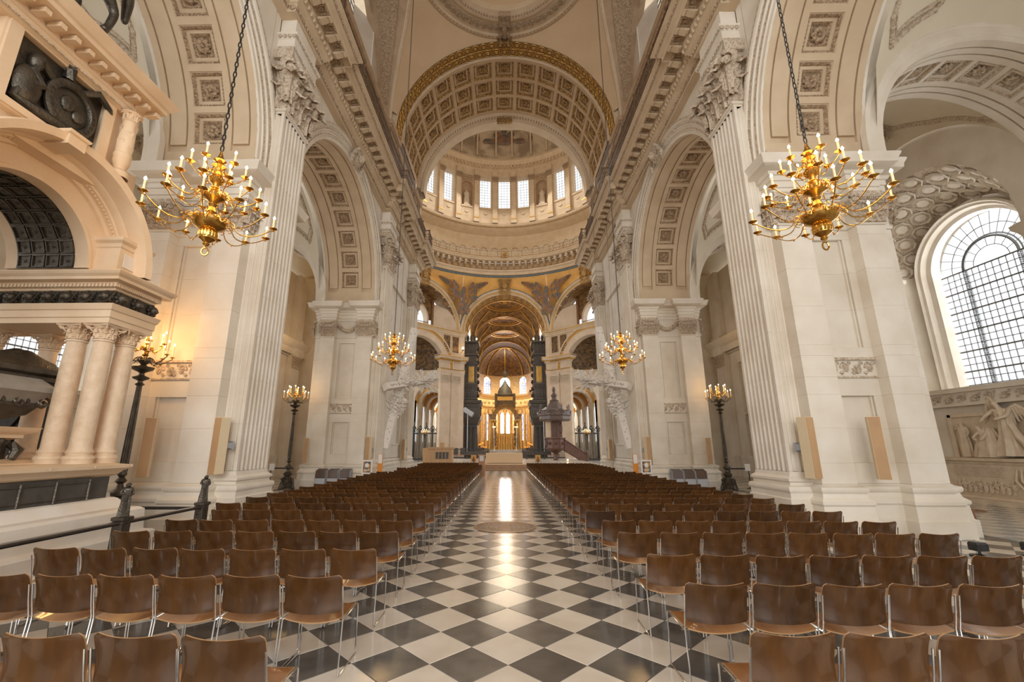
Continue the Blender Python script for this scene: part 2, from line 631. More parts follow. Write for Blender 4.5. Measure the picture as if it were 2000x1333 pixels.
def leaf_band(t, a, b, h, spacing, out):
    """a flat carved band: little triangular leaves with ridges between a and b (3d), pointing down, standing out along `out`"""
    a, b, out = Vector(a), Vector(b), Vector(out)
    l = (b - a).length
    k = max(1, int(l / spacing))
    d = (b - a) / k
    up = Vector((0, 0, h))
    for j in range(k):
        q = a + d * j
        t.add([q + up, q + d + up, q + d * 0.9 + up * 0.35, q + d * 0.5, q + d * 0.1 + up * 0.35, q + d * 0.5 + up * 0.6 + out, q + d * 0.5 + up + out * 0.3],
              [(0, 5, 6), (6, 5, 1), (0, 4, 5), (4, 3, 5), (3, 2, 5), (2, 1, 5)])


def figure_mesh(name, joints, edges, mats, parent=None, sub=1, robe=None, **kw):
    """a body grown with the Skin modifier. joints: {name:(x,y,z,r)}; robe: list of lathe-like drapery rings added as cloth"""
    names = list(joints)
    me = bpy.data.meshes.new(name)
    me.from_pydata([joints[n][:3] for n in names], [(names.index(a), names.index(b)) for a, b in edges], [])
    o = link(name, me, parent, **kw)
    o.modifiers.new('skin', 'SKIN')
    for i, n in enumerate(names):
        sv = me.skin_vertices[0].data[i]
        r_ = joints[n][3]
        sv.radius = (r_, r_)
        sv.use_root = (i == 0)
    ss = o.modifiers.new('sub', 'SUBSURF')
    ss.levels = ss.render_levels = sub
    for p in (mats if isinstance(mats, (list, tuple)) else [mats]):
        me.materials.append(p)
    o.modifiers['skin'].use_smooth_shade = True
    return o


def drape(t, prof, c=(0, 0, 0), folds=9, amp=0.05, n=40, T=None, sq=(1, 1)):
    """gathered cloth: rings of (r, z) with wavy folds"""
    rings = []
    for i, (r_, z) in enumerate(prof):
        ring = []
        for j in range(n):
            a = 2 * pi * j / n
            rr = r_ * (1 + amp * sin(a * folds + i * 0.35) + amp * 0.5 * sin(a * (folds * 2 + 1) + i))
            ring.append((c[0] + rr * cos(a) * sq[0], c[1] + rr * sin(a) * sq[1], c[2] + z))
        rings.append([T @ Vector(q) for q in ring] if T else ring)
    t.loft(rings, True, True, True)


# ---------------------------------------------------------------- floor
def floor():
    f = thing('floor', (0, 0, 0), 'checkered marble floor of the long central aisle', None, None, 'structure')
    M().box(-24, 24, -16, 110, -0.3, -0.004).obj('grout_bed', GROUT, f, 0)
    D, X0, Y0 = 0.688, -0.08, 4.36
    h = D / 2 - 0.003

    def tile(t, x, y, hh=h, sq=False):
        if sq:
            c = [(-hh, -hh), (hh, -hh), (hh, hh), (-hh, hh)]
        else:
            c = [(0, -hh), (hh, 0), (0, hh), (-hh, 0)]
        e = 0.006
        t.add([(x + a, y + b, -0.004) for a, b in c] + [(x + a * (1 - e / hh), y + b * (1 - e / hh), 0.0) for a, b in c],
              [(4, 5, 6, 7), (0, 1, 5, 4), (1, 2, 6, 5), (2, 3, 7, 6), (3, 0, 4, 7)])
    single = M()
    tile(single, 0, 0)
    mw, md = single.mesh('tile', TWHITE, 0), single.mesh('tile', TDARK, 0)
    tw, td = M(), M()
    cells = []
    for i in range(-62, 63):
        for j in range(-16, 190):
            if (i + j) % 2 == 0:
                continue
            x, y = X0 + i * D / 2, Y0 + j * D / 2
            if abs(x) > 10.2 and 6 < y < 30:
                continue
            if y < -1 or abs(x) > 21.5 or y > 68:
                continue
            if (abs(x - X0) < 2.2 and y > 2.2) or (y > 1.8 and y < 6 and abs(x) < 3.2):
                cells.append((y + 0.8 * abs(x), x, y, i % 2))
            else:
                tile(td if i % 2 else tw, x, y)
    cells.sort()
    for n, (_, x, y, dk) in enumerate(cells):
        if n < 300:
            link('tile', md if dk else mw, f, TR((x, y, 0)))
        else:
            tile(td if dk else tw, x, y)
    tw.obj('white_tiling', TWHITE, f, 0, kind='stuff')
    td.obj('dark_tiling', TDARK, f, 0, kind='stuff')
    aw, ad = M(), M()
    for i in range(26):
        for j in range(56):
            for sx in (-1, 1):
                x, y = sx * (10.45 + i * 0.45), 5.9 + j * 0.45
                if y < 30.1:
                    tile(ad if (i + j) % 2 else aw, x, y, 0.222, True)
    ta = mat('grey_marble_tile', (0.26, 0.27, 0.25), (0.34, 0.34, 0.31), 0.3, scale=3)
    aw.obj('aisle_white_tiling', TWHITE, f, 0, kind='stuff')
    ad.obj('aisle_grey_tiling', ta, f, 0, kind='stuff')
    for n_, (cx, cy, R_, lab) in enumerate(((-0.1, 11.06, 0.74, 'round pierced brass grating set in the middle of the aisle floor'),
                                            (13.6, 14.2, 0.55, 'round brass floor grating beside the marble angel monument'))):
        g = thing('floor_grating', (cx, cy, 0), lab, 'grating')
        bm = mat('grating_brass_%d' % n_, (0.40, 0.25, 0.14), (0.28, 0.17, 0.09), 0.35, 0.5, scale=9)
        t = M()
        t.lathe([(R_, 0.0), (R_, 0.012), (R_ * 0.93, 0.014), (R_ * 0.93, 0.004)], (cx, cy, 0), 48)
        t.obj('rim', bm, g)
        t = M()
        t.lathe([(R_ * 0.93, 0.004), (0.001, 0.004)], (cx, cy, 0), 32)
        t.obj('dark_backing', BLACKM, g)
        t = M()
        for k, (r0, cnt) in enumerate(((0.84, 32), (0.68, 28), (0.52, 22), (0.36, 16), (0.2, 10), (0.06, 4))):
            t.lathe([((r0 + 0.075) * R_, 0.005), ((r0 + 0.07) * R_, 0.012), ((r0 + 0.05) * R_, 0.012), ((r0 + 0.045) * R_, 0.005)], (cx, cy, 0), 40)
            for q in range(cnt):
                a = 2 * pi * (q + 0.5 * (k % 2)) / cnt
                t.ball((cx + r0 * R_ * cos(a), cy + r0 * R_ * sin(a), 0.006), (0.045 * R_, 0.045 * R_, 0.008), 6, 4)
        t.obj('scrollwork', bm, g, kind='stuff')


floor()


GOLD2 = mat('old_gilt_carving', (0.58, 0.35, 0.11), (0.20, 0.11, 0.04), 0.55, 0.2, scale=9, detail=3, bump=1.0, bscale=30, sharp=(0.38, 0.62), bdist=0.05)


# ---------------------------------------------------------------- nave structure (built for the right side, mirrored by sx)
SIDE = {1: 'right', -1: 'left'}
PIERS = (-1.05, 10.0, 21.05)


def flutes(p, q, n, dep=0.085, mar=0.06):
    """points from p to q with n flutes cut to the inside (left of walk)"""
    dx, dy = q[0] - p[0], q[1] - p[1]
    L_ = math.hypot(dx, dy)
    dx, dy = dx / L_, dy / L_
    nx, ny = -dy, dx
    w = (L_ - 2 * mar) / n
    out = []
    for k in range(n):
        a = mar + k * w + w * 0.12
        fw = w * 0.76
        for j in range(5):
            t = j / 4
            d = dep * sin(pi * t)
            out.append((p[0] + dx * (a + fw * t) + nx * d, p[1] + dy * (a + fw * t) + ny * d))
    return out


def scroll_band(t, x0, x1, y, z0, z1, sgn=-1, n=3):
    """running scroll relief in the xz plane standing out towards -y"""
    w = (x1 - x0) / n
    h = (z1 - z0)
    for k in range(n):
        cx, cz = x0 + w * (k + 0.5), (z0 + z1) / 2
        up = 1 if k % 2 else -1
        pts = []
        for j in range(18):
            a = j / 17 * 2.3 * pi
            r_ = h * 0.42 * (1 - j / 21)
            pts.append((cx - r_ * cos(a) * w / h * 0.9, y, cz + up * r_ * sin(a)))
        t.tube(pts, [h * 0.09 * (1 - j / 30) for j in range(18)], 5)
        t.put(ROS, TR((cx, y, cz)) @ RX(pi / 2) @ S(h * 0.3))
        for a in (0.8, 2.4, 4.0, 5.4):
            t.put(LEAF, TR((cx + w * 0.3 * cos(a), y, cz + h * 0.3 * sin(a))) @ RY(a) @ RZ(pi) @ S(h * 0.22, h * 0.15, h * 0.26))


def swag(t, x0, x1, y, z, drop):
    n = 9
    for k in range(n):
        q = (k + 0.5) / n
        x = x0 + (x1 - x0) * q
        zz = z - drop * 4 * q * (1 - q)
        t.ball((x, y, zz), drop * 0.28, 7, 5)
        t.put(ROS, TR((x, y - drop * 0.2, zz)) @ RX(pi / 2) @ S(drop * 0.36))


def pier(sx, Y, n_, lab, simple=False):
    root = thing('pillar', (sx * 8.05, Y + 1, 0), lab, None, None, 'structure')

    def poly(k):
        a = [(6.75, 0), (7.5, 0), (7.5, .3)]
        if k:
            a += [(7.68, .3), (7.68, .36), (7.71, .36), (7.71, .33), (7.74, .33), (7.74, .39), (8.41, .39), (8.41, .33), (8.44, .33), (8.44, .36), (8.47, .36), (8.47, .3)]
        a += [(8.65, .3), (8.65, 0), (9.35, 0), (9.35, .25), (9.7, .25), (9.7, 1.8), (9.35, 1.8), (9.35, 2.05), (6.75, 2.05)]
        return [(x, y + Y) for x, y in a]
    t = mould(M(sx), poly(0), [(.22, 0), (.22, .33), (.17, .36), (.15, .62), (.18, .66), (.18, .72), (.10, .79), (.08, .87), (.12, .91), (.13, .96), (.12, 1.0), (.03, 1.03), (0, 1.06)])
    t.obj('base_moulding', STONE, root)
    cz = [1.06, 1.5, 2.25, 3.0, 3.4, 3.9, 4.15, 5.1, 6.05, 6.95, 7.2]
    for a, b in zip(cz, cz[1:]):
        k = (1.4 < a < 2.9) or (4.1 < a < 6.9)
        mould(M(sx), poly(k), [(-.008, a), (0, a + .006), (0, b - .006), (-.008, b)], True, True).obj('stone_course', STONE, root, 0)
    t = M(sx)
    t.box(7.5, 8.65, Y + .26, Y + .31, 3.42, 3.46).box(7.5, 8.65, Y + .24, Y + .31, 3.84, 3.9)
    scroll_band(t, 7.52, 8.63, Y + .29, 3.48, 3.83, n=4)
    t.obj('scroll_relief', CARVE, root)
    mould(M(sx), poly(0), [(0, 7.2), (.03, 7.22), (.03, 7.27), (0, 7.29), (0, 8.1)]).obj('neck', STONE, root)
    # capitals of the lower order
    for nm, cx, cy, w, rz in (('a', 7.125, Y, .77, 0), ('b', 9.0, Y, .72, 0), ('c', 9.7, Y + 1.02, 1.6, pi / 2), ('d', 6.75, Y + .17, .34, -pi / 2)):
        q = composite(w, .07, .84, 4 if w > .5 else 2)
        T = TR((cx, cy, 7.26)) @ RZ(rz)
        M(sx).put(q, T).obj('capital', CARVE, root)
    t = M(sx)
    swag(t, 7.55, 8.6, Y + .2, 7.95, .38)
    t.obj('festoon', CARVE, root)
    mould(M(sx), poly(0), [(.02, 8.1), (.02, 8.24), (.05, 8.25), (.05, 8.42), (.08, 8.43), (.08, 8.56), (.12, 8.58), (.15, 8.66), (.26, 8.70), (.36, 8.76), (.37, 8.86), (.42, 8.96), (.42, 9.0), (0, 9.03)], True).obj('impost_cornice', STONE, root)
    t = M(sx)
    t.box(6.76, 9.34, Y + .32, Y + 1.73, 9.0, 14.5)
    t.box(6.76, 6.95, Y + .07, Y + 1.98, 9.0, 14.5)
    t.obj('upper_wall', STONE, root, 0)
    giant(sx, Y + .35, root)
    return root


def giant(sx, Y, root, w=1.35, full=True):
    """fluted giant pilaster with base, capital and entablature block"""
    P = lambda f: [(6.80, Y + w), (6.3, Y + w)] + (flutes((6.3, Y + w), (6.3, Y), 7) if f else []) + [(6.3, Y)] + (flutes((6.3, Y), (6.8, Y), 2) if f else []) + [(6.80, Y)]
    mould(M(sx), P(0), [(.19, 0), (.19, .42), (.15, .45), (.15, .72), (.12, .74), (.12, .85), (.15, .89), (.155, .93), (.13, .99), (.06, 1.01), (.06, 1.07), (.10, 1.10), (.10, 1.15), (.05, 1.19), (.02, 1.21), (0, 1.3)]).obj('pilaster_base', STONE, root)
    cz = [1.3] + [1.3 + (11.05 - 1.3) * k / 9 for k in range(1, 10)]
    for a, b in zip(cz, cz[1:]):
        mould(M(sx), P(1), [(-.006, a), (0, a + .005), (0, b - .005), (-.006, b)], True, False).obj('fluted_course', STONE, root, 0.5)
    mould(M(sx), P(0), [(0, 11.04), (0, 11.10), (.04, 11.12), (.06, 11.16), (.04, 11.2), (0, 11.21)]).obj('astragal', STONE, root)
    q = corinthian(w, .5, 1.86)
    M(sx).put(q, TR((6.80, Y + w / 2, 11.2)) @ RZ(-pi / 2)).obj('capital', CARVE, root)
    mould(M(sx), P(0), [(0.0, 13.05), (0, 13.25), (.03, 13.26), (.07, 13.34), (.07, 13.36), (.05, 13.36), (.05, 13.6), (.08, 13.62), (.14, 13.74), (.14, 13.78), (.0, 13.8), (0, 14.5)]).obj('entablature_block', STONE, root)
    t = M(sx)
    for d, z, h in ((.06, 13.24, .1), (.12, 13.6, .13)):
        leaf_band(t, (6.3 - d, Y - d, z), (6.3 - d, Y + w + d, z), h, .12, (-.03, 0, 0))
        leaf_band(t, (6.3 - d, Y - d, z), (6.75, Y - d, z), h, .12, (0, -.03, 0))
    t.obj('leaf_band', CARVE, root)


def relief(t, us, vs, dep, P):
    """stepped surface: cells [us x vs] at depth dep(i,j); P(u, v, d) -> point"""
    nu, nv = len(us) - 1, len(vs) - 1
    D = [[dep(i, j) for j in range(nv)] for i in range(nu)]
    for i in range(nu):
        for j in range(nv):
            d = D[i][j]
            if d is None:
                continue
            t.add([P(us[i], vs[j], d), P(us[i + 1], vs[j], d), P(us[i + 1], vs[j + 1], d), P(us[i], vs[j + 1], d)], [(0, 1, 2, 3)])
            if i + 1 < nu and D[i + 1][j] is not None and D[i + 1][j] != d:
                e = D[i + 1][j]
                t.add([P(us[i + 1], vs[j], d), P(us[i + 1], vs[j], e), P(us[i + 1], vs[j + 1], e), P(us[i + 1], vs[j + 1], d)], [(0, 1, 2, 3)])
            if j + 1 < nv and D[i][j + 1] is not None and D[i][j + 1] != d:
                e = D[i][j + 1]
                t.add([P(us[i], vs[j + 1], d), P(us[i + 1], vs[j + 1], d), P(us[i + 1], vs[j + 1], e), P(us[i], vs[j + 1], e)], [(0, 1, 2, 3)])


def coffered_arch(root, T, R_, w0, w1, cof, n, ang=(4, 176), mats=(VSTONE, VCARVE), strips=True, key='v', mat_s=None, stilt=0.4, sx=1, rows=1, gap=None, lim=None):
    """soffit of an arch. local frame: axis along x (w0..w1), angle in the yz plane, T maps to the world"""
    t = M()
    a0, a1 = (math.radians(q) for q in ang)
    pitch = (a1 - a0) / n
    hw = cof / 2
    cell = min(cof / R_, pitch * 0.9)
    us, kind = [0.0], []
    cs = []
    for k in range(n):
        c = a0 + pitch * (k + 0.5)
        cs.append(c)
        b0 = c - cell / 2
        m_ = (us[-1] + b0) / 2
        us += [m_, b0]
        kind += [0, 0]
        for j in range(1, 4):
            us.append(b0 + cell * j / 3)
            kind.append(1)
    us += [(us[-1] + pi) / 2, pi]
    kind += [0, 0]
    W_ = w1 - w0
    if rows == 1:
        cx = [(w0 + w1) / 2]
    else:
        g_ = gap or (W_ - rows * cof) / (rows + 1)
        st = w0 + (W_ - rows * cof - (rows - 1) * g_) / 2 + hw
        cx = [st + k * (cof + g_) for k in range(rows)]
    vs, vk = [w0], []
    if strips and rows == 1:
        s0, s1 = w0 + 0.18, cx[0] - hw - 0.16
        vs += [s0, s0 + .05, s1 - .05, s1]
        vk += [0, 2, 3, 2]
    for c in cx:
        vs += [c - hw, c + hw]
        vk += [0, 1]
    if strips and rows == 1:
        vs += [cx[0] + hw + 0.16, cx[0] + hw + 0.21, w1 - 0.23, w1 - 0.18]
        vk += [0, 2, 3, 2]
    vs.append(w1)
    vk.append(0)

    def dep(i, j):
        if vk[j] == 1 and kind[i] == 1:
            return 0.25
        if vk[j] == 2 and 0 < i < len(kind) - 1:
            return 0.075
        if vk[j] == 3 and i in (1, len(kind) - 2):
            return 0.075
        return 0.0

    def P(u, v, d):
        return T @ Vector((v, (R_ + d) * cos(u), (R_ + d) * sin(u)))
    relief(t, us, vs, dep, P)
    if stilt:
        for yy in (R_, -R_):
            t.add([T @ Vector(q) for q in ((w0, yy, 0), (w1, yy, 0), (w1, yy, -stilt), (w0, yy, -stilt))], [(0, 1, 2, 3)])
    t.obj('soffit', mats[0] if mat_s is None else mat_s, root)
    for c in cs:
        if lim and not (math.radians(lim[0]) <= c <= math.radians(lim[1])):
            continue
        for x in cx:
            o = Vector((x, R_ * cos(c), R_ * sin(c)))
            zx = Vector((0, -cos(c), -sin(c)))
            yx = Vector((0, -sin(c), cos(c)))
            Fm = frame(o, (1, 0, 0), yx, zx) @ S(cof, cell * R_ * 1.0, cof)
            place_coffer(root, T @ Fm, key, mats)


def archivolt(t, Yc, zc, prof, stilt=0.4, n=36, ax=0):
    """prof: (r, x)"""
    rings = []
    for a in [None] + arc(n, 0, pi) + [None]:
        ring = []
        for r_, x in prof:
            if a is None:
                y = r_ if not rings else -r_
                ring.append((x, Yc + y, zc - stilt))
            else:
                ring.append((x, Yc + r_ * cos(a), zc + r_ * sin(a)))
        rings.append(ring)
    t.loft(rings, False)


def spandrel(t, x, y0, y1, ztop, Yc, zc, R_, n=36, zbot=None):
    for k in range(n):
        a, b = pi * k / n, pi * (k + 1) / n
        p = [(x, Yc + R_ * cos(a), zc + R_ * sin(a)), (x, Yc + R_ * cos(b), zc + R_ * sin(b))]
        t.add(p + [(x, p[1][1], ztop), (x, p[0][1], ztop)], [(0, 1, 2, 3)])
    for ya, yb in ((y0, Yc - R_), (Yc + R_, y1)):
        if yb > ya + 1e-4:
            t.add([(x, ya, zbot if zbot is not None else zc - .4), (x, yb, zbot if zbot is not None else zc - .4), (x, yb, ztop), (x, ya, ztop)], [(0, 1, 2, 3)])


ORD = {1: 'first', 2: 'second', 3: 'third'}


def nave_arch(sx, Yc, lab):
    root = thing('arch', (sx * 8, Yc, 9), lab, None, None, 'structure')
    zc, R_ = 9.4, 4.5
    t = M(sx)
    spandrel(t, 6.75, Yc - 4.5, Yc + 4.5, 14.5, Yc, zc, R_)
    spandrel(t, 9.35, Yc - 4.5, Yc + 4.5, 16, Yc, zc, R_)
    t.obj('spandrel_wall', STONE, root)
    t = M(sx)
    archivolt(t, Yc, zc, [(4.5, 6.76), (4.5, 6.70), (4.62, 6.70), (4.63, 6.66), (4.78, 6.66), (4.80, 6.62), (4.96, 6.62), (4.98, 6.58), (5.05, 6.55), (5.12, 6.55), (5.13, 6.76)])
    archivolt(t, Yc, zc, [(4.5, 9.34), (4.5, 9.42), (4.7, 9.42), (4.72, 9.45), (4.9, 9.48), (4.92, 9.34)])
    t.obj('archivolt', STONE, root)
    t = M(sx)
    archivolt(t, Yc, zc, [(4.66, 6.655), (4.72, 6.655)])
    archivolt(t, Yc, zc, [(4.84, 6.615), (4.93, 6.615)])
    archivolt(t, Yc, zc, [(5.04, 6.545), (5.11, 6.545)])
    for r_, x, s_ in ((4.885, 6.61, .022), (4.69, 6.65, .016)):
        pts = [(x, Yc + r_ * cos(a), zc + r_ * sin(a)) for a in arc(60, 0, pi)]
        egg_row(t, pts, r_ * pi / 60 / 2, s_, s_, n=5)
    t.obj('bead_moulding', CARVE, root, kind='stuff')
    T = (MIR if sx < 0 else Matrix.Identity(4)) @ TR((0, Yc, zc))
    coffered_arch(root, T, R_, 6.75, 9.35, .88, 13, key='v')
    # keystone: scroll console with a carved head and drapery
    t = M(sx)
    kz = zc + R_
    t.loft([[(x, Yc - w, z), (x, Yc + w, z), (6.75, Yc + w, z), (6.75, Yc - w, z)] for x, w, z in ((6.58, .2, kz - .08), (6.42, .24, kz + .02), (6.38, .27, kz + .25), (6.46, .3, kz + .42), (6.30, .34, kz + .5), (6.30, .34, kz + .56))], True, True, True)
    t.ball((6.33, Yc, kz + .2), (.15, .15, .2), 10, 8)
    t.ball((6.19, Yc, kz + .18), (.04, .035, .05), 6, 5)
    for k in range(7):
        a = pi * k / 6
        t.put(LEAF, TR((6.40, Yc + .14 * cos(a), kz + .22 + .12 * sin(a))) @ RX(a - pi / 2) @ RZ(pi / 2) @ S(.16, .14, .26))
    for q in (-1, 1):
        t.tube([(6.5, Yc + q * .3, kz + .4), (6.45, Yc + q * .48, kz + .26), (6.48, Yc + q * .62, kz + .0), (6.5, Yc + q * .6, kz - .3)], [.1, .11, .09, .03], 7)
        for k in range(4):
            t.put(ROS, TR((6.4, Yc + q * (.42 + .06 * k), kz + .28 - .15 * k)) @ RY(-pi / 2) @ S(.11))
    t.obj('keystone_head', CARVE, root)
    return root


for sx in (1, -1):
    s_ = SIDE[sx]
    for n_, Y in enumerate(PIERS):
        pier(sx, Y, n_, ['pale stone pier behind the viewer on the %s of the nave', 'nearest tall pale stone pier with fluted pilaster, %s of the nave',
                         'second pale stone pier further along the %s of the nave'][n_] % s_)
    nave_arch(sx, 5.525, 'nearest large coffered arch overhead on the %s of the nave' % s_)
    nave_arch(sx, 16.55, 'second coffered arch between two piers on the %s of the nave' % s_)


# crossing bastion: wall between the second pier and the crossing with a sunk panel and a last giant pilaster
def bastion(sx):
    root = thing('pillar', (sx * 8, 26.5, 0), 'long pale stone wall pier before the crossing on the %s' % SIDE[sx], None, None, 'structure')
    Y0, Y1 = 23.1, 30.2
    pl = [(6.75, Y1), (6.75, Y0), (9.35, Y0), (9.35, Y1)]
    mould(M(sx), pl, [(.2, 0), (.2, .42), (.15, .45), (.15, .72), (.12, .74), (.15, .9), (.06, 1.0), (.1, 1.1), (0, 1.2), (0, 1.22)]).obj('base_moulding', STONE, root)
    t = M(sx)
    ys = [Y0, 23.7, 27.8, Y1]
    zs = [1.2, 2.0, 7.0, 7.5, 11.3, 14.5]
    relief(t, ys, zs, lambda i, j: .12 if i == 1 and j in (1, 3) else 0, lambda u, v, d: (6.75 + d, u, v))
    t.add([(6.75, Y1, 1.2), (9.35, Y1, 1.2), (9.35, Y1, 14.5), (6.75, Y1, 14.5)], [(0, 1, 2, 3)])
    t.add([(9.35, Y0, 0), (9.35, Y1, 0), (9.35, Y1, 16), (9.35, Y0, 16)], [(0, 1, 2, 3)])
    t.obj('panelled_wall', STONE, root, 0)
    t = M(sx)
    for z0, z1 in ((2.0, 7.0), (7.5, 11.3)):
        for a, b, c, d in ((23.62, 27.88, z0 - .06, z0 + .02), (23.62, 27.88, z1 - .02, z1 + .06), (23.62, 23.7, z0, z1), (27.8, 27.88, z0, z1)):
            t.box(6.70, 6.76, a, b, c, d)
    t.obj('panel_moulding', STONE, root, 0)
    giant(sx, 28.4, root)
    return root


for sx in (1, -1):
    bastion(sx)


# ---------------------------------------------------------------- great cornice, gallery railing, attic
RES = ((-.7, .65), (10.35, 11.7), (21.4, 22.75), (28.4, 29.75))


def plan(x, dx, grow=0.0, y0=-3.0, y1=30.25):
    pts = [(x, y1)]
    for a, b in reversed(RES):
        pts += [(x, b + grow), (x - dx, b + grow), (x - dx, a - grow), (x, a - grow)]
    pts.append((x, y0))
    return pts


EGG = M().ball((0, 0, 0), (1, 1, 1), 6, 4)


def segs(pts, y0=7.5):
    for a, b in zip(pts, pts[1:]):
        if max(a[1], b[1]) > y0:
            yield a, b


BROWNC = mat('cornice_brown_and_recess_shade', (0.50, 0.35, 0.22), (0.40, 0.27, 0.16), 0.7, scale=2, detail=6)  # brown of the cornice; also paints recess shade in lunettes and niches


def entablature(sx):
    root = thing('cornice', (sx * 6.7, 14, 14.4), 'deep carved cornice running above the arches on the %s' % SIDE[sx], None, None, 'structure')
    pl = plan(6.75, .25)
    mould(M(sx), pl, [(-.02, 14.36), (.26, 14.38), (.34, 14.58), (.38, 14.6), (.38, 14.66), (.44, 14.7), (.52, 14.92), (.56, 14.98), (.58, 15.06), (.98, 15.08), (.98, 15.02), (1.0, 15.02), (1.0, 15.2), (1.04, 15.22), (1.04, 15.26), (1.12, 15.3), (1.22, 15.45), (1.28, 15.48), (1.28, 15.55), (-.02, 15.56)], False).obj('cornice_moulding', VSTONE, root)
    t = M(sx)
    for a, b in segs(offs(pl, .31, False)):
        leaf_band(t, (*a, 14.4), (*b, 14.4), .17, .13, (-.05 if a[0] == b[0] else 0, -.05 if a[0] != b[0] else 0, 0))
    for a, b in segs(offs(pl, 1.16, False)):
        leaf_band(t, (*a, 15.28), (*b, 15.28), .14, .12, (-.05 if a[0] == b[0] else 0, -.05 if a[0] != b[0] else 0, 0))
    t.obj('leaf_moulding', VCARVE, root, 0.4, kind='stuff')
    t = M(sx)
    for a, b in segs(offs(pl, .5, False)):
        a, b = Vector((*a, 14.82)), Vector((*b, 14.82))
        l = (b - a).length
        k = max(1, int(l / .19))
        for j in range(k):
            t.put(EGG, TR(a.lerp(b, (j + .5) / k)) @ S(.06, .06, .095))
    t.obj('egg_moulding', VSTONE, root, kind='stuff')
    # modillions and the rosettes between them
    q = M()
    q.loft([[(x0, -.11, z0), (x0, .11, z0), (x0, .11, z1), (x0, -.11, z1)] for x0, z0, z1 in ((0, -.13, .03), (-.08, -.16, .03), (-.2, -.12, .03), (-.3, -.08, .03), (-.36, -.10, .03), (-.4, -.07, .03), (-.41, -.01, .03))], True, True, True)
    q.put(LEAF, TR((-.02, 0, -.15)) @ RZ(pi / 2) @ RX(-pi / 2 * .8) @ S(.2, .06, .34))
    md = q.mesh('modillion', [VSTONE])
    rs = M().put(ROS, S(.19, .19, .22))
    rs.loft([[(-.2, -.17, -.0), (.2, -.17, 0), (.2, .17, 0), (-.2, .17, 0)], [(-.2, -.17, .07), (.2, -.17, .07), (.2, .17, .07), (-.2, .17, .07)], [(-.15, -.12, .07), (.15, -.12, .07), (.15, .12, .07), (-.15, .12, .07)], [(-.15, -.12, 0), (.15, -.12, 0), (.15, .12, 0), (-.15, .12, 0)]])
    rd = rs.mesh('rosette', VCARVE)
    n = 0
    for (a, b) in segs(offs(pl, .58, False), 8):
        if abs(a[0] - b[0]) > .01:
            continue
        l = a[1] - b[1]
        k = max(1, round(l / .6))
        for j in range(k):
            y = b[1] + l * (j + .5) / k
            if y < 8:
                continue
            F = (MIR if sx < 0 else Matrix.Identity(4))
            link('modillion', md, root, F @ TR((a[0], y + .15, 15.05)))
            link('rosette', rd, root, F @ TR((a[0] - .2, y - .15, 15.06)) @ RX(pi))
    # attic wall and its brown carved cornice
    at = thing('wall_attic_' + SIDE[sx], (sx * 7.1, 14, 15.5), 'plain attic wall behind the gallery railing on the %s' % SIDE[sx], None, None, 'structure')
    t = M(sx)
    pa = plan(7.0, .2)
    mould(t, pa, [(0, 15.5), (.08, 15.5), (.08, 15.9), (0, 15.95), (0, 19.2), (0, 20.5)], False)
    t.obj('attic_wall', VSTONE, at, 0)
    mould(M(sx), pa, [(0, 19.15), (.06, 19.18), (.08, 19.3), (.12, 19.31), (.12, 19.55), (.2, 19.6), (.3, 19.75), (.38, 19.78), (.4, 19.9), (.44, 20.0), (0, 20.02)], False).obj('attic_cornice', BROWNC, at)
    t = M(sx)
    for d, z, h, sp in ((.13, 19.33, .2, .18), (.28, 19.6, .14, .12)):
        for a, b in segs(offs(pa, d, False), 10):
            leaf_band(t, (*a, z), (*b, z), h, sp, (-.05 if a[0] == b[0] else 0, -.05 if a[0] != b[0] else 0, 0))
    t.obj('leaf_moulding', VCARVE, at, .4, kind='stuff')


def railing(sx):
    root = thing('gallery_railing', (sx * 5.65, 14, 15.55), 'long iron gallery railing on top of the cornice, %s of the nave' % SIDE[sx], 'railing')
    pl = plan(5.72, .25, 0, 7.0, 30.0)
    for nm, z, r_ in (('top_rail', 16.95, .045), ('lower_rail', 15.66, .03), ('middle_rail', 16.65, .022)):
        t = M(sx)
        t.tube([(x, y, z) for x, y in pl], r_, 6)
        t.obj(nm, RAILM, root)
    t = M(sx)
    posts = M(sx)
    for a, b in segs(pl, 7.2):
        l = math.hypot(a[0] - b[0], a[1] - b[1])
        k = max(1, int(l / .11))
        for j in range(k):
            q = (j + .5) / k
            x, y = a[0] + (b[0] - a[0]) * q, a[1] + (b[1] - a[1]) * q
            if y < 7.3:
                continue
            t.box(x - .014, x + .014, y - .014, y + .014, 15.56, 16.95)
            if j % 2 and l > .5:
                for z in (15.9, 16.2, 16.5):
                    t.lathe([(.05, -.02), (.065, 0), (.05, .02)], (x, y + .05, z), 6, T=None)
            if j % 18 == 9 and l > 1:
                posts.lathe([(.05, 15.55), (.05, 15.7), (.03, 15.8), (.045, 16.2), (.03, 16.7), (.05, 16.95), (.06, 17.1), (.0, 17.2)], (x, y, 0), 8)
    t.obj('balusters', RAILM, root, 0, kind='stuff')
    posts.obj('posts', RAILM, root, kind='stuff')


for sx in (1, -1):
    entablature(sx)
    railing(sx)


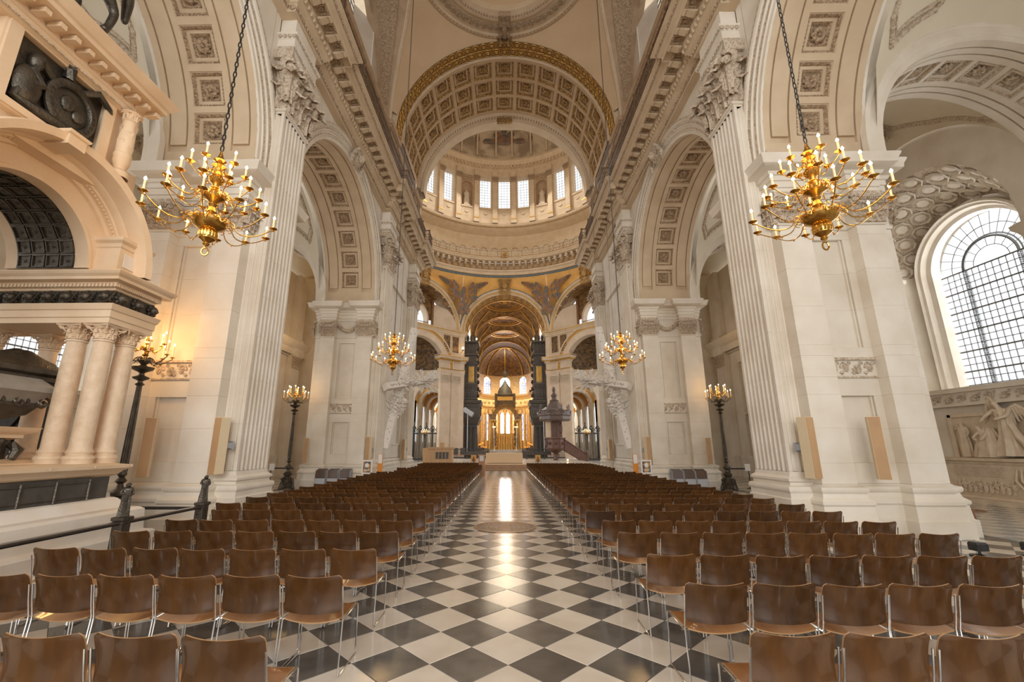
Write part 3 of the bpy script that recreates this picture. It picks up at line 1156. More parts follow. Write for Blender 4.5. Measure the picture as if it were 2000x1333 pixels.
# ---------------------------------------------------------------- nave vault
def nave_vault():
    root = thing('ceiling', (0, 17.4, 20.5), 'cream saucer dome vault over the middle of the nave', None, None, 'structure')
    Yc, zc, R_ = 17.4, 20.5, 8.37
    rr = 4.55

    def bound(ph):
        s2, c2 = sin(ph) ** 2, cos(ph) ** 2
        best = 5.1 / max(abs(sin(ph)), 1e-6)
        # x axis is across the nave: s = y component
        q = 1 / 44.9 - s2 / 22.56
        if q > 1e-6:
            best = min(best, sqrt(.5607 / q))
        return min(best, 8.3)

    def fn(u, v):
        ph = 2 * pi * u
        ro = rr + (bound(ph) - rr) * v
        return (ro * cos(ph), Yc + ro * sin(ph), zc + sqrt(max(0, R_ * R_ - ro * ro)))
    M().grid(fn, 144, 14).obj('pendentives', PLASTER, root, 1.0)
    # carved edge roll of the lunettes
    t = M()
    tb = M()
    for sx in (1, -1):
        pts = []
        for k in range(29):
            a = pi * k / 28
            y, z = 4.72 * cos(a), 6.7 * sin(a)
            x2 = R_ * R_ - y * y - z * z
            pts.append((sx * sqrt(max(x2, 20)), Yc + y, zc + z))
        tb.tube(pts, .11, 6)
        egg_row(t, pts, .3, .09, .12)
        # lunette vault going out to the window wall
        lu = M()
        lu.loft([[(pts[0][0], pts[0][1], 19.9), (sx * 8.0, pts[0][1], 19.9)]] + [[p, (sx * 8.0, p[1], p[2])] for p in pts] + [[(pts[-1][0], pts[-1][1], 19.9), (sx * 8.0, pts[-1][1], 19.9)]], False)
        lu.obj('lunette_vault', BROWNC, root)  # shadow of the deep lunette put into its brown
        lp = M()
        lp.loft([[(p[0] + (sx * 7.75 - p[0]) * q, Yc + (p[1] - Yc) * .992, zc + (p[2] - zc) * .992) for q in (.28, .8)] for p in pts[2:-2]], False)
        lp.obj('lunette_carving', VCARVE, root)
        ob = M()
        for r0, n_ in ((.28, 26),):
            for k in range(2, 27):
                p = Vector(pts[k])
                for xo in (.35, .55, .75):
                    c = Vector((p.x + (sx * 7.75 - p.x) * xo, p.y, p.z))
                    dirn = Vector((0, Yc - p.y, zc - p.z)).normalized()
                    ob.put(ROS, frame(c, (1, 0, 0), dirn.cross(Vector((1, 0, 0))), dirn) @ S(.2, .2, .2))
        ob.obj('lunette_ornament', VCARVE, root, kind='stuff')
        # window wall with its tall arched window
        clerestory(sx, root, Yc, zc)
    tb.obj('edge_moulding', VSTONE, root)
    t.obj('edge_beads', VCARVE, root, kind='stuff')
    # ring
    t = M()
    z0 = zc + sqrt(R_ * R_ - rr * rr)
    t.lathe([(5.0, z0 - .32), (4.98, z0 - .42), (4.8, z0 - .44), (4.75, z0 - .3), (3.9, z0 - .3), (3.85, z0 - .42), (3.7, z0 - .44), (3.5, z0 - .3), (3.3, z0 - .25), (3.25, z0 + .1)], (0, Yc, 0), 72)
    t.obj('ring_moulding', VSTONE, root)
    t = M()
    for k in range(64):
        a = 2 * pi * k / 64
        t.put(ROS, TR((4.33 * cos(a), Yc + 4.33 * sin(a), z0 - .32)) @ RX(pi) @ S(.4, .4, .45))
        for w in (0, .5):
            b = a + w * 2 * pi / 64
            t.ball((3.6 * cos(b), Yc + 3.6 * sin(b), z0 - .38), (.07, .07, .09), 5, 4)
            t.ball((4.86 * cos(b), Yc + 4.86 * sin(b), z0 - .42), (.07, .07, .05), 5, 4)
    t.obj('ring_ornament', VCARVE, root, kind='stuff')
    # cartouche on the ring towards the crossing
    t = M()
    t.box(-.34, .34, Yc + 3.3, Yc + 4.9, z0 - .62, z0 - .3)
    t.ball((0, Yc + 4.2, z0 - .66), (.28, .62, .12), 10, 5)
    for sx in (-1, 1):
        for yy in (3.5, 4.2, 4.8):
            t.put(LEAF, TR((sx * .3, Yc + yy, z0 - .6)) @ RX(pi) @ RZ(sx * pi / 2) @ S(.5, .3, .4))
    t.obj('cartouche', VCARVE, root)
    t = M()
    t.grid(lambda u, v: ((3.3 - 3.2 * v) * cos(2 * pi * u), Yc + (3.3 - 3.2 * v) * sin(2 * pi * u), z0 + .1 + .9 * sin(v * pi / 2)), 48, 6)
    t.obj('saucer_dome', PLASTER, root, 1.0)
    # plain vault over the bays behind and above the viewer
    r2 = thing('ceiling', (0, 0, 20.6), 'plain barrel vault above and behind the viewer', None, None, 'structure')
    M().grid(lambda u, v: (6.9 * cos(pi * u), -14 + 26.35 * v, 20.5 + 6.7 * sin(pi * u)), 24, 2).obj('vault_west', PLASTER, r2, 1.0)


def clerestory(sx, root, Yc, zc):
    x = 7.7
    hw, zs, zt = 1.8, 20.7, 26.2
    t = M(sx)
    t.box(x, x + .4, Yc - 5, Yc - hw - 1.3, 20.4, 28)
    t.box(x, x + .4, Yc + hw + 1.3, Yc + 5, 20.4, 28)
    t.box(x, x + .4, Yc - 5, Yc + 5, 19.9, zs)
    spandrel(t, x, Yc - hw - 1.3, Yc + hw + 1.3, 30, Yc, zt, hw, 24, zbot=zt)
    t.obj('window_wall', STONE, root)
    t = M(sx)
    for a in (-1, 1):
        y = Yc + a * hw
        t.add([(x, y + a * 1.3, zs), (x, y + a * 1.3, zt), (x + .8, y, zt), (x + .8, y, zs)], [(0, 1, 2, 3)])
        t.box(x - .03, x + .05, min(y + a * 1.25, y + a * 1.4), max(y + a * 1.25, y + a * 1.4), zs, zt)
    t.obj('jamb', STONE, root)
    w = thing('window_%d' % (5 if sx > 0 else 6), (sx * (x + .8), Yc, zs), 'tall clerestory window high on the %s above the gallery' % SIDE[sx], None, None, 'structure')
    make_glazing(w, sx, x + .78, Yc, zs, zt, hw, 8, 14)


def make_glazing(w, sx, x, Yc, z0, zs, hw, nv, nh, bands=True):
    """arched leaded window in the plane x = const"""
    t = M(sx)
    pts = [(x, Yc - hw, z0), (x, Yc + hw, z0)] + [(x, Yc + hw * cos(a), zs + hw * sin(a)) for a in arc(24, 0, pi)]
    t.add(pts, [tuple(range(len(pts)))])
    t.obj('pane', PANE, w, 0)
    t = M(sx)
    for k in range(1, nv):
        y = Yc - hw + 2 * hw * k / nv
        zt = zs
        t.box(x - .02, x + .02, y - .012, y + .012, z0, zt)
    for k in range(0, nh + 1):
        z = z0 + (zs - z0) * k / nh
        b = .03 if k % 3 == 0 else .014
        t.box(x - .03, x + .02, Yc - hw, Yc + hw, z - b, z + b)
    for r_ in (.33, .55, .76):
        t.tube([(x, Yc + hw * r_ * cos(a), zs + hw * r_ * sin(a)) for a in arc(20, 0, pi)], .018 if r_ != .55 else .035, 4)
    for k in range(1, 16):
        a = pi * k / 16
        r0 = .33 if k % 2 == 0 else .55
        t.tube([(x, Yc + hw * r0 * cos(a), zs + hw * r0 * sin(a)), (x, Yc + hw * cos(a), zs + hw * sin(a))], .014, 4)
    t.obj('glazing_bar', GLASSF, w, 0)
    if bands:
        t = M(sx)
        for a in (-1, 1):
            y = Yc + a * hw * .5
            t.box(x - .05, x + .02, y - .085, y - .065, z0, zs)
            t.box(x - .05, x + .02, y + .065, y + .085, z0, zs)
            n = int((zs - z0) / .16)
            for k in range(n):
                z = z0 + .16 * k
                t.tube([(x - .04, y - .06, z), (x - .04, y + .05, z + .06), (x - .04, y - .05, z + .11), (x - .04, y + .06, z + .16)], .016, 4)
        t.tube([(x - .04, Yc + hw * .5 * cos(a), zs + hw * .5 * sin(a)) for a in arc(20, 0, pi)], .05, 5)
        t.obj('ornamental_band', GLASSF, w, .5)


nave_vault()


# coffered barrel before the crossing
RINGT = M().tube([(.25 * cos(a), .25 * sin(a), .03) for a in arc(12, 0, 2 * pi)[:-1]], .035, 4, True)


def barrel():
    root = thing('arch', (0, 26, 20.5), 'broad gilded coffered barrel arch before the dome', None, None, 'structure')
    T = TR((0, 22.5, 20.5)) @ RZ(pi / 2)   # local x -> world y ; local y -> world -x
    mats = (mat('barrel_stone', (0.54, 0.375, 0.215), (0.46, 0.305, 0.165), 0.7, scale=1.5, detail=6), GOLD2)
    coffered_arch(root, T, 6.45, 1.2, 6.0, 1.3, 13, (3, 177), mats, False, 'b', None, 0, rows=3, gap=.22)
    t = M()
    zc = 20.5

    def ringy(prof, n=48):
        t.loft([[(r_ * cos(a), y, zc + r_ * sin(a)) for r_, y in prof] for a in arc(n, 0, pi)], False)
    ringy([(7.2, 22.4), (7.1, 22.35), (6.95, 22.4), (6.8, 22.5), (6.66, 22.5), (6.62, 22.55)])
    ringy([(6.62, 23.62), (6.5, 23.66), (6.45, 23.7)])
    ringy([(6.45, 28.5), (6.38, 28.52), (6.3, 28.6), (6.3, 29.0), (6.2, 29.05), (6.12, 29.1), (6.12, 29.9), (6.3, 30.1), (7.0, 30.15), (7.0, 30.3)])
    t.obj('arch_moulding', VSTONE, root)
    t = M()
    ringy([(6.62, 22.55), (6.62, 23.62)])
    t.obj('gilt_band', mat('dull_gilt_ground', (0.36, 0.22, 0.09), (0.28, 0.165, 0.06), 0.6, 0.1, scale=3), root)
    t = M()
    for k in range(38):
        a = pi * (k + .5) / 38
        for y in (22.83, 23.33):
            zx = Vector((-cos(a), 0, -sin(a)))
            t.put(ROS, frame(Vector((6.6 * cos(a + (.04 if y > 23 else 0)), y, zc + 6.6 * sin(a + (.04 if y > 23 else 0)))), (0, 1, 0), zx.cross(Vector((0, 1, 0))), zx) @ S(.25, .25, .22))
            t.put(RINGT, frame(Vector((6.6 * cos(a + (.04 if y > 23 else 0)), y, zc + 6.6 * sin(a + (.04 if y > 23 else 0)))), (0, 1, 0), zx.cross(Vector((0, 1, 0))), zx))
    t.obj('guilloche', GOLD, root, kind='stuff')
    t = M()
    for k in range(90):
        a = pi * (k + .5) / 90
        t.ball((6.3 * cos(a), 28.8, zc + 6.3 * sin(a)), (.07, .14, .07), 5, 4)
    t.obj('bead_moulding', VCARVE, root, kind='stuff')
    t = M()
    t.ball((0, 22.45, zc + 6.75), (.45, .2, .36), 12, 6)
    for k in range(12):
        a = 2 * pi * k / 12
        t.put(LEAF, TR((.2 * cos(a), 22.35, zc + 6.7 + .16 * sin(a))) @ RY(pi / 2 - a) @ RZ(pi) @ S(.2, .2, .34))
    t.put(ROS, TR((0, 29.0, zc + 6.2)) @ RX(pi / 2) @ S(.45))
    t.box(-.6, .6, 28.9, 29.1, zc + 5.9, zc + 6.35)
    t.obj('keystone', GOLD2, root)
    # side walls under the barrel, above the attic level
    t = M()
    for s in (1, -1):
        t.box(s * 6.5 if s > 0 else -9, 9 if s > 0 else -6.5, 29.9, 30.3, 15.5, 20.6)
    t.obj('end_wall', VSTONE, root, 0)


barrel()


# ---------------------------------------------------------------- crossing, dome, choir
CY = 46.0
ZS = 18.3


def face(k):
    a = k * pi / 4
    d = (sin(a), cos(a), 0)
    return frame((16 * d[0], CY + 16 * d[1], 0), (cos(a), -sin(a), 0), d, (0, 0, 1))


def arch_rings(t, T, prof, zc, n=36, stilt=0.0, a0=0, a1=pi):
    """prof (r, w) around an arch in the local xz plane"""
    rings = [[T @ Vector((r_ * cos(a), w, zc + r_ * sin(a))) for r_, w in prof] for a in arc(n, a0, a1)]
    if stilt:
        rings = [[T @ Vector((r_, w, zc - stilt)) for r_, w in prof]] + rings + [[T @ Vector((-r_, w, zc - stilt)) for r_, w in prof]]
    t.loft(rings, False)


def crossing():
    root = thing('crossing_wall', (0, 62, 0), 'great arches and gold spandrels carrying the dome at the far crossing', None, None, 'structure')
    st, gd, bl = M(), M(), M()
    for k in (-2, -1, 0, 1, 2):
        T = face(k)
        arch_rings(st, T, [(5.95, .5), (5.95, 0), (6.08, -.04), (6.2, -.05), (6.24, -.12), (6.38, -.14), (6.42, -.2), (6.56, -.22), (6.6, -.1), (6.62, .3)], ZS)
        arch_rings(gd, T, [(6.2, -.07), (6.23, -.11), (6.26, -.14)], ZS)
        arch_rings(gd, T, [(6.04, -.035), (6.07, -.055), (6.1, -.045)], ZS)
        for a in arc(60, 0, pi):
            gd.put(EGG, T @ TR((6.14 * cos(a), -.07, ZS + 6.14 * sin(a))) @ S(.05, .05, .05))
        arch_rings(bl, T, [(6.6, -.12), (6.78, -.06)], ZS)
    st.obj('archivolt', VSTONE, root)
    gd.obj('gilded_edge', GOLD, root, kind='stuff')
    bl.obj('blue_border', BLUE, root)
    # spandrel mosaics between arches and ring
    gm = M()
    for k in (-2, -1, 0, 1, 2):
        a0 = k * pi / 4

        def fn(u, v):
            de = (u - .5) * pi / 4 * .999
            s = 16 * math.tan(de)
            za = ZS + sqrt(max(0, 6.72 ** 2 - s * s))
            ang = a0 + de
            ro = 16 / cos(de)
            rt, zt = 15.75, 27.1
            q = v
            r_ = ro + (rt - ro) * q + .35 * sin(pi * q)
            z = za + (zt - za) * q
            return (r_ * sin(ang), CY + r_ * cos(ang), z)
        gm.grid(fn, 32, 8)
    gm.obj('gold_mosaic', MOSP, root, 1.0)
    # seated and winged mosaic figures on the four visible spandrels (slightly raised)
    for k, sx in ((.5, 1), (-.5, -1)):
        a = k * pi / 4
        fg = M()
        pc = Vector((15.9 * sin(a), CY + 15.9 * cos(a), 23.6))
        out = Vector((-sin(a), -cos(a), -.25)).normalized()
        ux = Vector((cos(a), -sin(a), 0))
        F = frame(pc + out * .25, ux, out.cross(ux) * -1, out)
        F2 = frame(pc + out * .05, ux, Vector((0, 0, 1)), out)
        rd = random.Random(3)
        for (x, y, w, h, n) in ((0, -1.0, .75, 1.1, 26), (0, .9, .3, .33, 6), (0, .2, .5, .5, 12), (-1.45, .2, .6, 1.0, 20), (-1.45, 1.6, .26, .3, 5), (1.45, .2, .6, 1.0, 20), (1.45, 1.6, .26, .3, 5), (-.4, -2.4, .35, .5, 10), (.5, -2.3, .4, .5, 10)):
            for q in range(n):
                a_, r_ = rd.uniform(0, 2 * pi), sqrt(rd.random())
                fg.ball((x + w * r_ * cos(a_), y + h * r_ * sin(a_), 0), (rd.uniform(.12, .3), rd.uniform(.15, .42), .10), 7, 4, F2)
        for q in (-1, 1):
            for j in range(9):
                fg.ball((q * (2.0 + .25 * j), 1.55 + .13 * j, 0), (.13, .62 - .05 * j, .09), 7, 4, F2 @ RZ(0))
                fg.ball((q * (.75 + .1 * j), 1.2 + .1 * j, 0), (.1, .3, .08), 6, 4, F2)
        fg.obj('mosaic_figures', MOSF, root)
    # gilt cartouches at the arch crowns
    for k in (-1, 0, 1):
        T = face(k)
        t = M()
        t.loft([[T @ Vector((x, w, z)) for x, w in ((-a, -.2), (a, -.2), (a, .3), (-a, .3))] for a, z in ((.75, 24.1), (.9, 24.6), (.7, 25.4), (1.0, 26.3), (1.05, 26.5))], True, True, True)
        t.ball((0, -.35, 25.4), (.42, .22, .6), 10, 7, T)
        for q in (-1, 1):
            for z in (24.5, 25.1, 25.8):
                t.put(LEAF, T @ TR((q * .35, -.2, z)) @ RZ(pi) @ RY(q * -.5) @ S(.5, .5, .7))
        t.obj('crown_cartouche', GOLD2, root)
    # ring cornice, whispering gallery
    ring = thing('gallery_ring', (0, CY + 15, 27), 'circular bracketed gallery ring below the drum of the dome', None, None, 'structure')
    C0 = (0, CY, 0)
    A0, A1 = -.35 * pi, 1.35 * pi
    M().lathe([(15.9, 26.75), (15.75, 26.8), (15.7, 27.05)], C0, 120, A0, A1).obj('blue_band', BLUE, ring)
    t = M()
    t.lathe([(15.72, 27.02), (15.6, 27.05), (15.5, 27.2), (15.5, 27.4), (15.25, 27.55), (15.2, 27.75), (15.75, 27.8), (15.75, 29.0)], C0, 120, A0, A1)
    t.lathe([(15.7, 29.0), (14.75, 29.02), (14.6, 29.06), (14.55, 29.3), (14.45, 29.34), (14.4, 29.5), (16.6, 29.52), (16.6, 34.2)], C0, 120, A0, A1)
    t.obj('gallery_slab', VSTONE, ring)
    t = M()
    for z, r_ in ((27.0, 15.62), (27.42, 15.48), (27.78, 15.24), (29.04, 14.7), (29.52, 14.42)):
        t.lathe([(r_ + .02, z), (r_ - .06, z + .03), (r_ + .02, z + .07)], C0, 120, A0, A1)
    t.obj('gilded_line', GOLD, ring)
    q = M()
    q.box(-.17, .17, -.06, 1.0, .62, .95)
    q.box(-.13, .13, -.02, .75, .3, .62)
    q.box(-.09, .09, 0, .4, 0, .3)
    q.ball((0, .85, .55), (.15, .13, .16), 8, 5)
    bd = q.mesh('bracket', [VSTONE], 0)
    q2 = M().ball((0, .42, .2), (.13, .14, .18), 8, 5)
    bd2 = q2.mesh('bracket_scroll', GOLD)
    for k in range(88):
        a = A0 + (A1 - A0) * (k + .5) / 88
        if sin(a) < .45:
            continue
        mw = frame((15.75 * cos(a), CY + 15.75 * sin(a), 28.0), (-sin(a), cos(a), 0), (-cos(a), -sin(a), 0), (0, 0, 1))
        mw = mw @ Matrix.Identity(4)
        o = link('bracket', bd, ring, mw)
        link('bracket_scroll', bd2, o, None, local=True)
    t = M()
    n = 300
    for k in range(n):
        a = 2 * pi * k / n
        if sin(a) < .3:
            continue
        x, y = 14.5 * cos(a), CY + 14.5 * sin(a)
        t.box(x - .03, x + .03, y - .03, y + .03, 29.5, 30.5)
        t.ball((x + .1 * sin(a), y, 30.0), (.11, .05, .16), 5, 4)
    t.lathe([(14.44, 30.5), (14.44, 30.6), (14.56, 30.6), (14.56, 30.5)], C0, 120, A0, A1)
    t.obj('gallery_railing', mat('pale_gilt_ironwork', (0.50, 0.42, 0.30), (0.36, 0.28, 0.18), 0.5, 0.2, scale=5), ring, 0, kind='stuff')
    t = M()
    for k in range(64):
        a = 2 * pi * k / 64
        if sin(a) < .3:
            continue
        pts = []
        for j in range(9):
            b = pi * j / 8
            aa = a + .034 * cos(b)
            pts.append((16.52 * cos(aa), CY + 16.52 * sin(aa), 31.2 + .75 * sin(b)))
        t.tube([(pts[0][0], pts[0][1], 29.6)] + pts + [(pts[-1][0], pts[-1][1], 29.6)], .035, 4)
    t.obj('wall_tracery', VCARVE, ring, kind='stuff')
    t = M()
    t.box(-.5, .5, CY + 14.25, CY + 14.6, 29.35, 30.35)
    t.put(ROS, TR((0, CY + 14.2, 29.85)) @ RX(pi / 2) @ S(.5))
    t.obj('gilt_crest', GOLD2, ring)
    # drum
    dr = thing('dome_drum', (0, CY + 15, 34), 'tall windowed drum of the dome with pilasters and statue niches', None, None, 'structure')
    t = M()
    t.lathe([(16.6, 34.0), (16.2, 34.1), (15.9, 34.3), (15.5, 34.35), (15.2, 34.6), (15.0, 34.7), (14.85, 34.75), (14.75, 34.8), (14.7, 35.0), (14.66, 35.1), (15.05, 35.22)], C0, 120, A0, A1)
    t.obj('drum_cornice', VSTONE, dr)
    t = M()
    t.lathe([(15.08, 34.62), (14.98, 34.7), (15.0, 34.76)], C0, 120, A0, A1)
    t.lathe([(15.2, 44.6), (15.12, 44.7), (15.2, 44.8)], C0, 120, A0, A1)
    t.obj('gilded_line', GOLD2, dr)
    t = M()
    pit = 2 * pi / 32
    us, kd = [], []
    for k in range(32):
        a = k * pit
        isw = k % 4 != 2
        us += [a - pit / 2, a - .0595, a + .0595]
        kd += [0, 1 if isw else 2, 0]
    us.append(31.5 * pit)

    def dep(i, j):
        if j == 1 and kd[i] == 1:
            return None
        if j == 1 and kd[i] == 2:
            return .8
        if j == 0 and kd[i]:
            return .0
        return 0

    def P(u, v, d):
        r_ = 15.0 + d
        return (r_ * sin(u), CY + r_ * cos(u), v)
    relief(t, us, [35.2, 37.85, 43.3, 44.2], dep, P)
    # window reveals
    for k in range(32):
        if k % 4 == 2:
            continue
        a = k * pit
        for e in (-1, 1):
            b = a + e * .0595
            t.add([P(b, 37.85, 0), P(b, 43.3, 0), P(b, 43.3, 1.2), P(b, 37.85, 1.2)], [(0, 1, 2, 3)])
        for z in (37.85, 43.3):
            t.add([P(a - .0595, z, 0), P(a + .0595, z, 0), P(a + .0595, z, 1.2), P(a - .0595, z, 1.2)], [(0, 1, 2, 3)])
    t.obj('drum_wall', VSTONE, dr, 0)
    t = M()
    pil = M().loft([[(x * w, y * w - .0, z) for x, y in ((-.36, 0), (.36, 0), (.36, -.35), (-.36, -.35))] for z, w in ((35.2, 1.2), (35.9, 1.2), (35.95, 1.0), (42.3, 1.0), (42.32, 1.1), (43.0, 1.35), (43.2, 1.4), (43.2, 1.05), (44.2, 1.05))], True)
    pd = pil.mesh('drum_pilaster', VSTONE, 0)
    cp = composite(.85, .12, .9, 3).mesh('pilaster_capital', VCARVE)
    gb = M().box(-.44, .44, -.46, 0, 35.85, 36.0).mesh('gilt_base', GOLD)
    for k in range(32):
        a = (k + .5) * pit
        if cos(a) < .3:
            continue
        mw = frame((15.0 * sin(a), CY + 15.0 * cos(a), 0), (cos(a), -sin(a), 0), (sin(a), cos(a), 0), (0, 0, 1))
        o = link('drum_pilaster', pd, dr, mw)
        link('pilaster_capital', cp, o, TR((0, -.35, 42.3)), local=True)
        link('gilt_base', gb, o, None, local=True)
    n = 0
    for k in range(-9, 10):
        a = k * pit
        if cos(a) < .2:
            continue
        mw = frame((15.0 * sin(a), CY + 15.0 * cos(a), 0), (cos(a), -sin(a), 0), (sin(a), cos(a), 0), (0, 0, 1))
        q = M()
        q.loft([[(x, -.04, z) for x, z in ((-h, 36.0 + .0 + e), (h, 36.0 + e), (h, 37.4 - e), (-h, 37.4 - e))] for h, e in ((.8, .1), (.74, .16), (.7, .2))])
        q.box(-.9, .9, -.16, 0, 37.6, 37.85)
        q.put(M().tube([(-.4, 0, 37.0), (-.2, -.08, 36.75), (0, -.08, 36.68), (.2, -.08, 36.75), (.4, 0, 37.0)], .05, 5), Matrix.Identity(4))
        link('pedestal_panel', q.mesh('pedestal_panel', VSTONE), dr, mw)
        if k % 4 != 2:
            g = M()
            g.add([(-.9, .9, 37.85), (.9, .9, 37.85), (.9, .9, 43.3), (-.9, .9, 43.3)], [(0, 1, 2, 3)])
            w = link('window_pane', g.mesh('window_pane', PANE, 0), dr, mw)
            g = M()
            for x in (-.45, 0, .45):
                g.box(x - .02, x + .02, .86, .9, 37.85, 43.3)
            for j in range(11):
                z = 38.2 + .47 * j
                g.box(-.9, .9, .86, .9, z - .015, z + .015)
            link('glazing_bar', g.mesh('glazing_bar', GLASSF, 0), w, None, local=True)
        else:
            g = M()
            g.grid(lambda u, v: (.85 * cos(pi * u), .02 + .75 * sin(pi * u), 37.9 + 3.3 * v), 12, 1)
            g.grid(lambda u, v: (.85 * cos(pi * u) * cos(v * pi / 2), .02 + .75 * sin(pi * u) * cos(v * pi / 2), 41.2 + .85 * sin(v * pi / 2)), 12, 5)
            arch_rings(g, Matrix.Identity(4), [(.85, 0), (.85, -.1), (1.02, -.12), (1.04, 0)], 41.2, 14, 3.3)
            spandrel_xz(g, 0.0, -.9, .9, 43.3, 0, 41.2, .87)
            link('niche', g.mesh('niche', BROWNC), dr, mw)  # darker brown paints the shade inside the niche
            g = M()
            g.box(-.7, .7, -.06, 0, 42.35, 43.2)
            g.put(ROS, TR((0, -.06, 42.78)) @ RX(pi / 2) @ S(.4))
            for q_ in (-.45, .45):
                g.put(ROS, TR((q_, -.06, 42.78)) @ RX(pi / 2) @ S(.25))
            link('niche_relief', g.mesh('niche_relief', VCARVE), dr, mw)
            if abs(k) in (2, 6):
                statue_in_niche(mw, ('left' if k < 0 else 'right'), k)
    t = M()
    t.lathe([(15.0, 44.2), (14.9, 44.25), (14.88, 44.7), (14.7, 44.75), (14.6, 45.0), (14.2, 45.05), (14.1, 45.5), (13.95, 45.7), (14.6, 45.75), (14.4, 46.5)], C0, 120, A0, A1)
    t.obj('top_cornice', VSTONE, dr)
    t = M()
    for k in range(160):
        a = 2 * pi * k / 160
        if sin(a) < .3:
            continue
        t.box(-.12, .12, -.3, 0, 44.72, 45.02, frame((14.62 * cos(a), CY + 14.62 * sin(a), 0), (-sin(a), cos(a), 0), (cos(a), sin(a), 0), (0, 0, 1)))
    t.obj('dentils', VSTONE, dr, 0, kind='stuff')
    dm = thing('ceiling', (0, CY, 46), 'painted inner dome with grisaille scenes high above the drum', None, None, 'structure')
    prof = [(14.4 * cos(a), 46.4 + 18 * sin(a)) for a in arc(16, 0, pi / 2 * .93)]
    M().lathe(prof, C0, 96).obj('painted_dome', FRESCO, dm, 1.0)
    t = M()
    for k in range(-3, 4):
        a = k * pi / 8
        for e in (-.09, .09):
            t.tube([(r_ * sin(a + e) * .985, CY + r_ * cos(a + e) * .985, z) for r_, z in prof[:12]], .16, 5)
    t.obj('painted_rib', VSTONE, dm)
    t = M()
    for x, z, w, h in ((0, 49.6, 1.7, 1.0), (-2.6, 49.2, 1.2, .5), (2.6, 49.2, 1.2, .5), (-4.2, 49.5, .35, .9), (4.2, 49.5, .35, .9), (0, 50.9, .5, .5), (-1.1, 50.4, .6, .5), (1.1, 50.4, .6, .5)):
        y = sqrt(14.4 ** 2 * (1 - ((z - 46.4) / 18) ** 2) - x * x)
        t.ball((x, CY + y - .1, z), (w, .12, h), 12, 6)
    t.obj('painted_scene', MOSF, dm)


def spandrel_xz(t, y, x0, x1, ztop, xc, zc, R_, n=14, T=None):
    T = T or Matrix.Identity(4)
    for k in range(n):
        a, b = pi * k / n, pi * (k + 1) / n
        t.add([T @ Vector(q) for q in ((xc + R_ * cos(a), y, zc + R_ * sin(a)), (xc + R_ * cos(b), y, zc + R_ * sin(b)), (xc + R_ * cos(b), y, ztop), (xc + R_ * cos(a), y, ztop))], [(0, 1, 2, 3)])
    for a, b in ((x0, xc - R_), (xc + R_, x1)):
        if b > a + 1e-4:
            t.add([T @ Vector(q) for q in ((a, y, zc), (b, y, zc), (b, y, ztop), (a, y, ztop))], [(0, 1, 2, 3)])


FIGE = [('pelvis', 'chest'), ('chest', 'neck'), ('neck', 'head'), ('head', 'crown'), ('chest', 'sh_l'), ('sh_l', 'el_l'), ('el_l', 'ha_l'), ('chest', 'sh_r'), ('sh_r', 'el_r'), ('el_r', 'ha_r'),
        ('pelvis', 'hip_l'), ('hip_l', 'kn_l'), ('kn_l', 'an_l'), ('an_l', 'to_l'), ('pelvis', 'hip_r'), ('hip_r', 'kn_r'), ('kn_r', 'an_r'), ('an_r', 'to_r')]


def fig_joints(h=1.75, **over):
    """standing figure facing -y, feet at origin"""
    k = h / 1.75
    j = dict(pelvis=(0, 0, .95, .13), chest=(0, .01, 1.28, .15), neck=(0, 0, 1.5, .06), head=(0, -.02, 1.6, .09), crown=(0, -.01, 1.72, .07),
             sh_l=(-.19, 0, 1.42, .065), el_l=(-.26, -.02, 1.15, .045), ha_l=(-.2, -.2, 1.02, .035), sh_r=(.19, 0, 1.42, .065), el_r=(.27, 0, 1.15, .045), ha_r=(.24, -.14, .95, .035),
             hip_l=(-.1, 0, .88, .1), kn_l=(-.11, -.04, .5, .065), an_l=(-.12, 0, .09, .045), to_l=(-.13, -.16, .03, .035), hip_r=(.1, 0, .88, .1), kn_r=(.12, -.01, .5, .065), an_r=(.13, .02, .09, .045), to_r=(.16, -.13, .03, .035))
    j.update(over)
    return {a: (b[0] * k, b[1] * k, b[2] * k, b[3] * k) for a, b in j.items()}


def statue_in_niche(mw, side, k):
    o = thing('niche_statue', (0, 0, 0), 'pale statue in the %s drum niche, %s' % (side, 'beside the three bright middle windows' if abs(k) == 2 else 'at the outer end of the drum windows'), 'statue', 'statues in the drum niches')
    o.matrix_basis = mw @ TR((0, .25, 37.95))
    f = figure_mesh('body', fig_joints(2.7), FIGE, STATM, o, 1, local=True)
    t = M()
    drape(t, [(.5, .05), (.46, .6), (.4, 1.3), (.36, 1.7), (.4, 2.1), (.26, 2.3)], folds=7, amp=.08, n=28, sq=(1, .75))
    t.box(-.5, .5, -.4, .4, -.05, .1)
    t.obj('drapery', STATM, o, local=True)


ESTONE = mat('crossing_stone', (0.66, 0.535, 0.405), (0.56, 0.435, 0.31), 0.7, scale=1.0, detail=7)


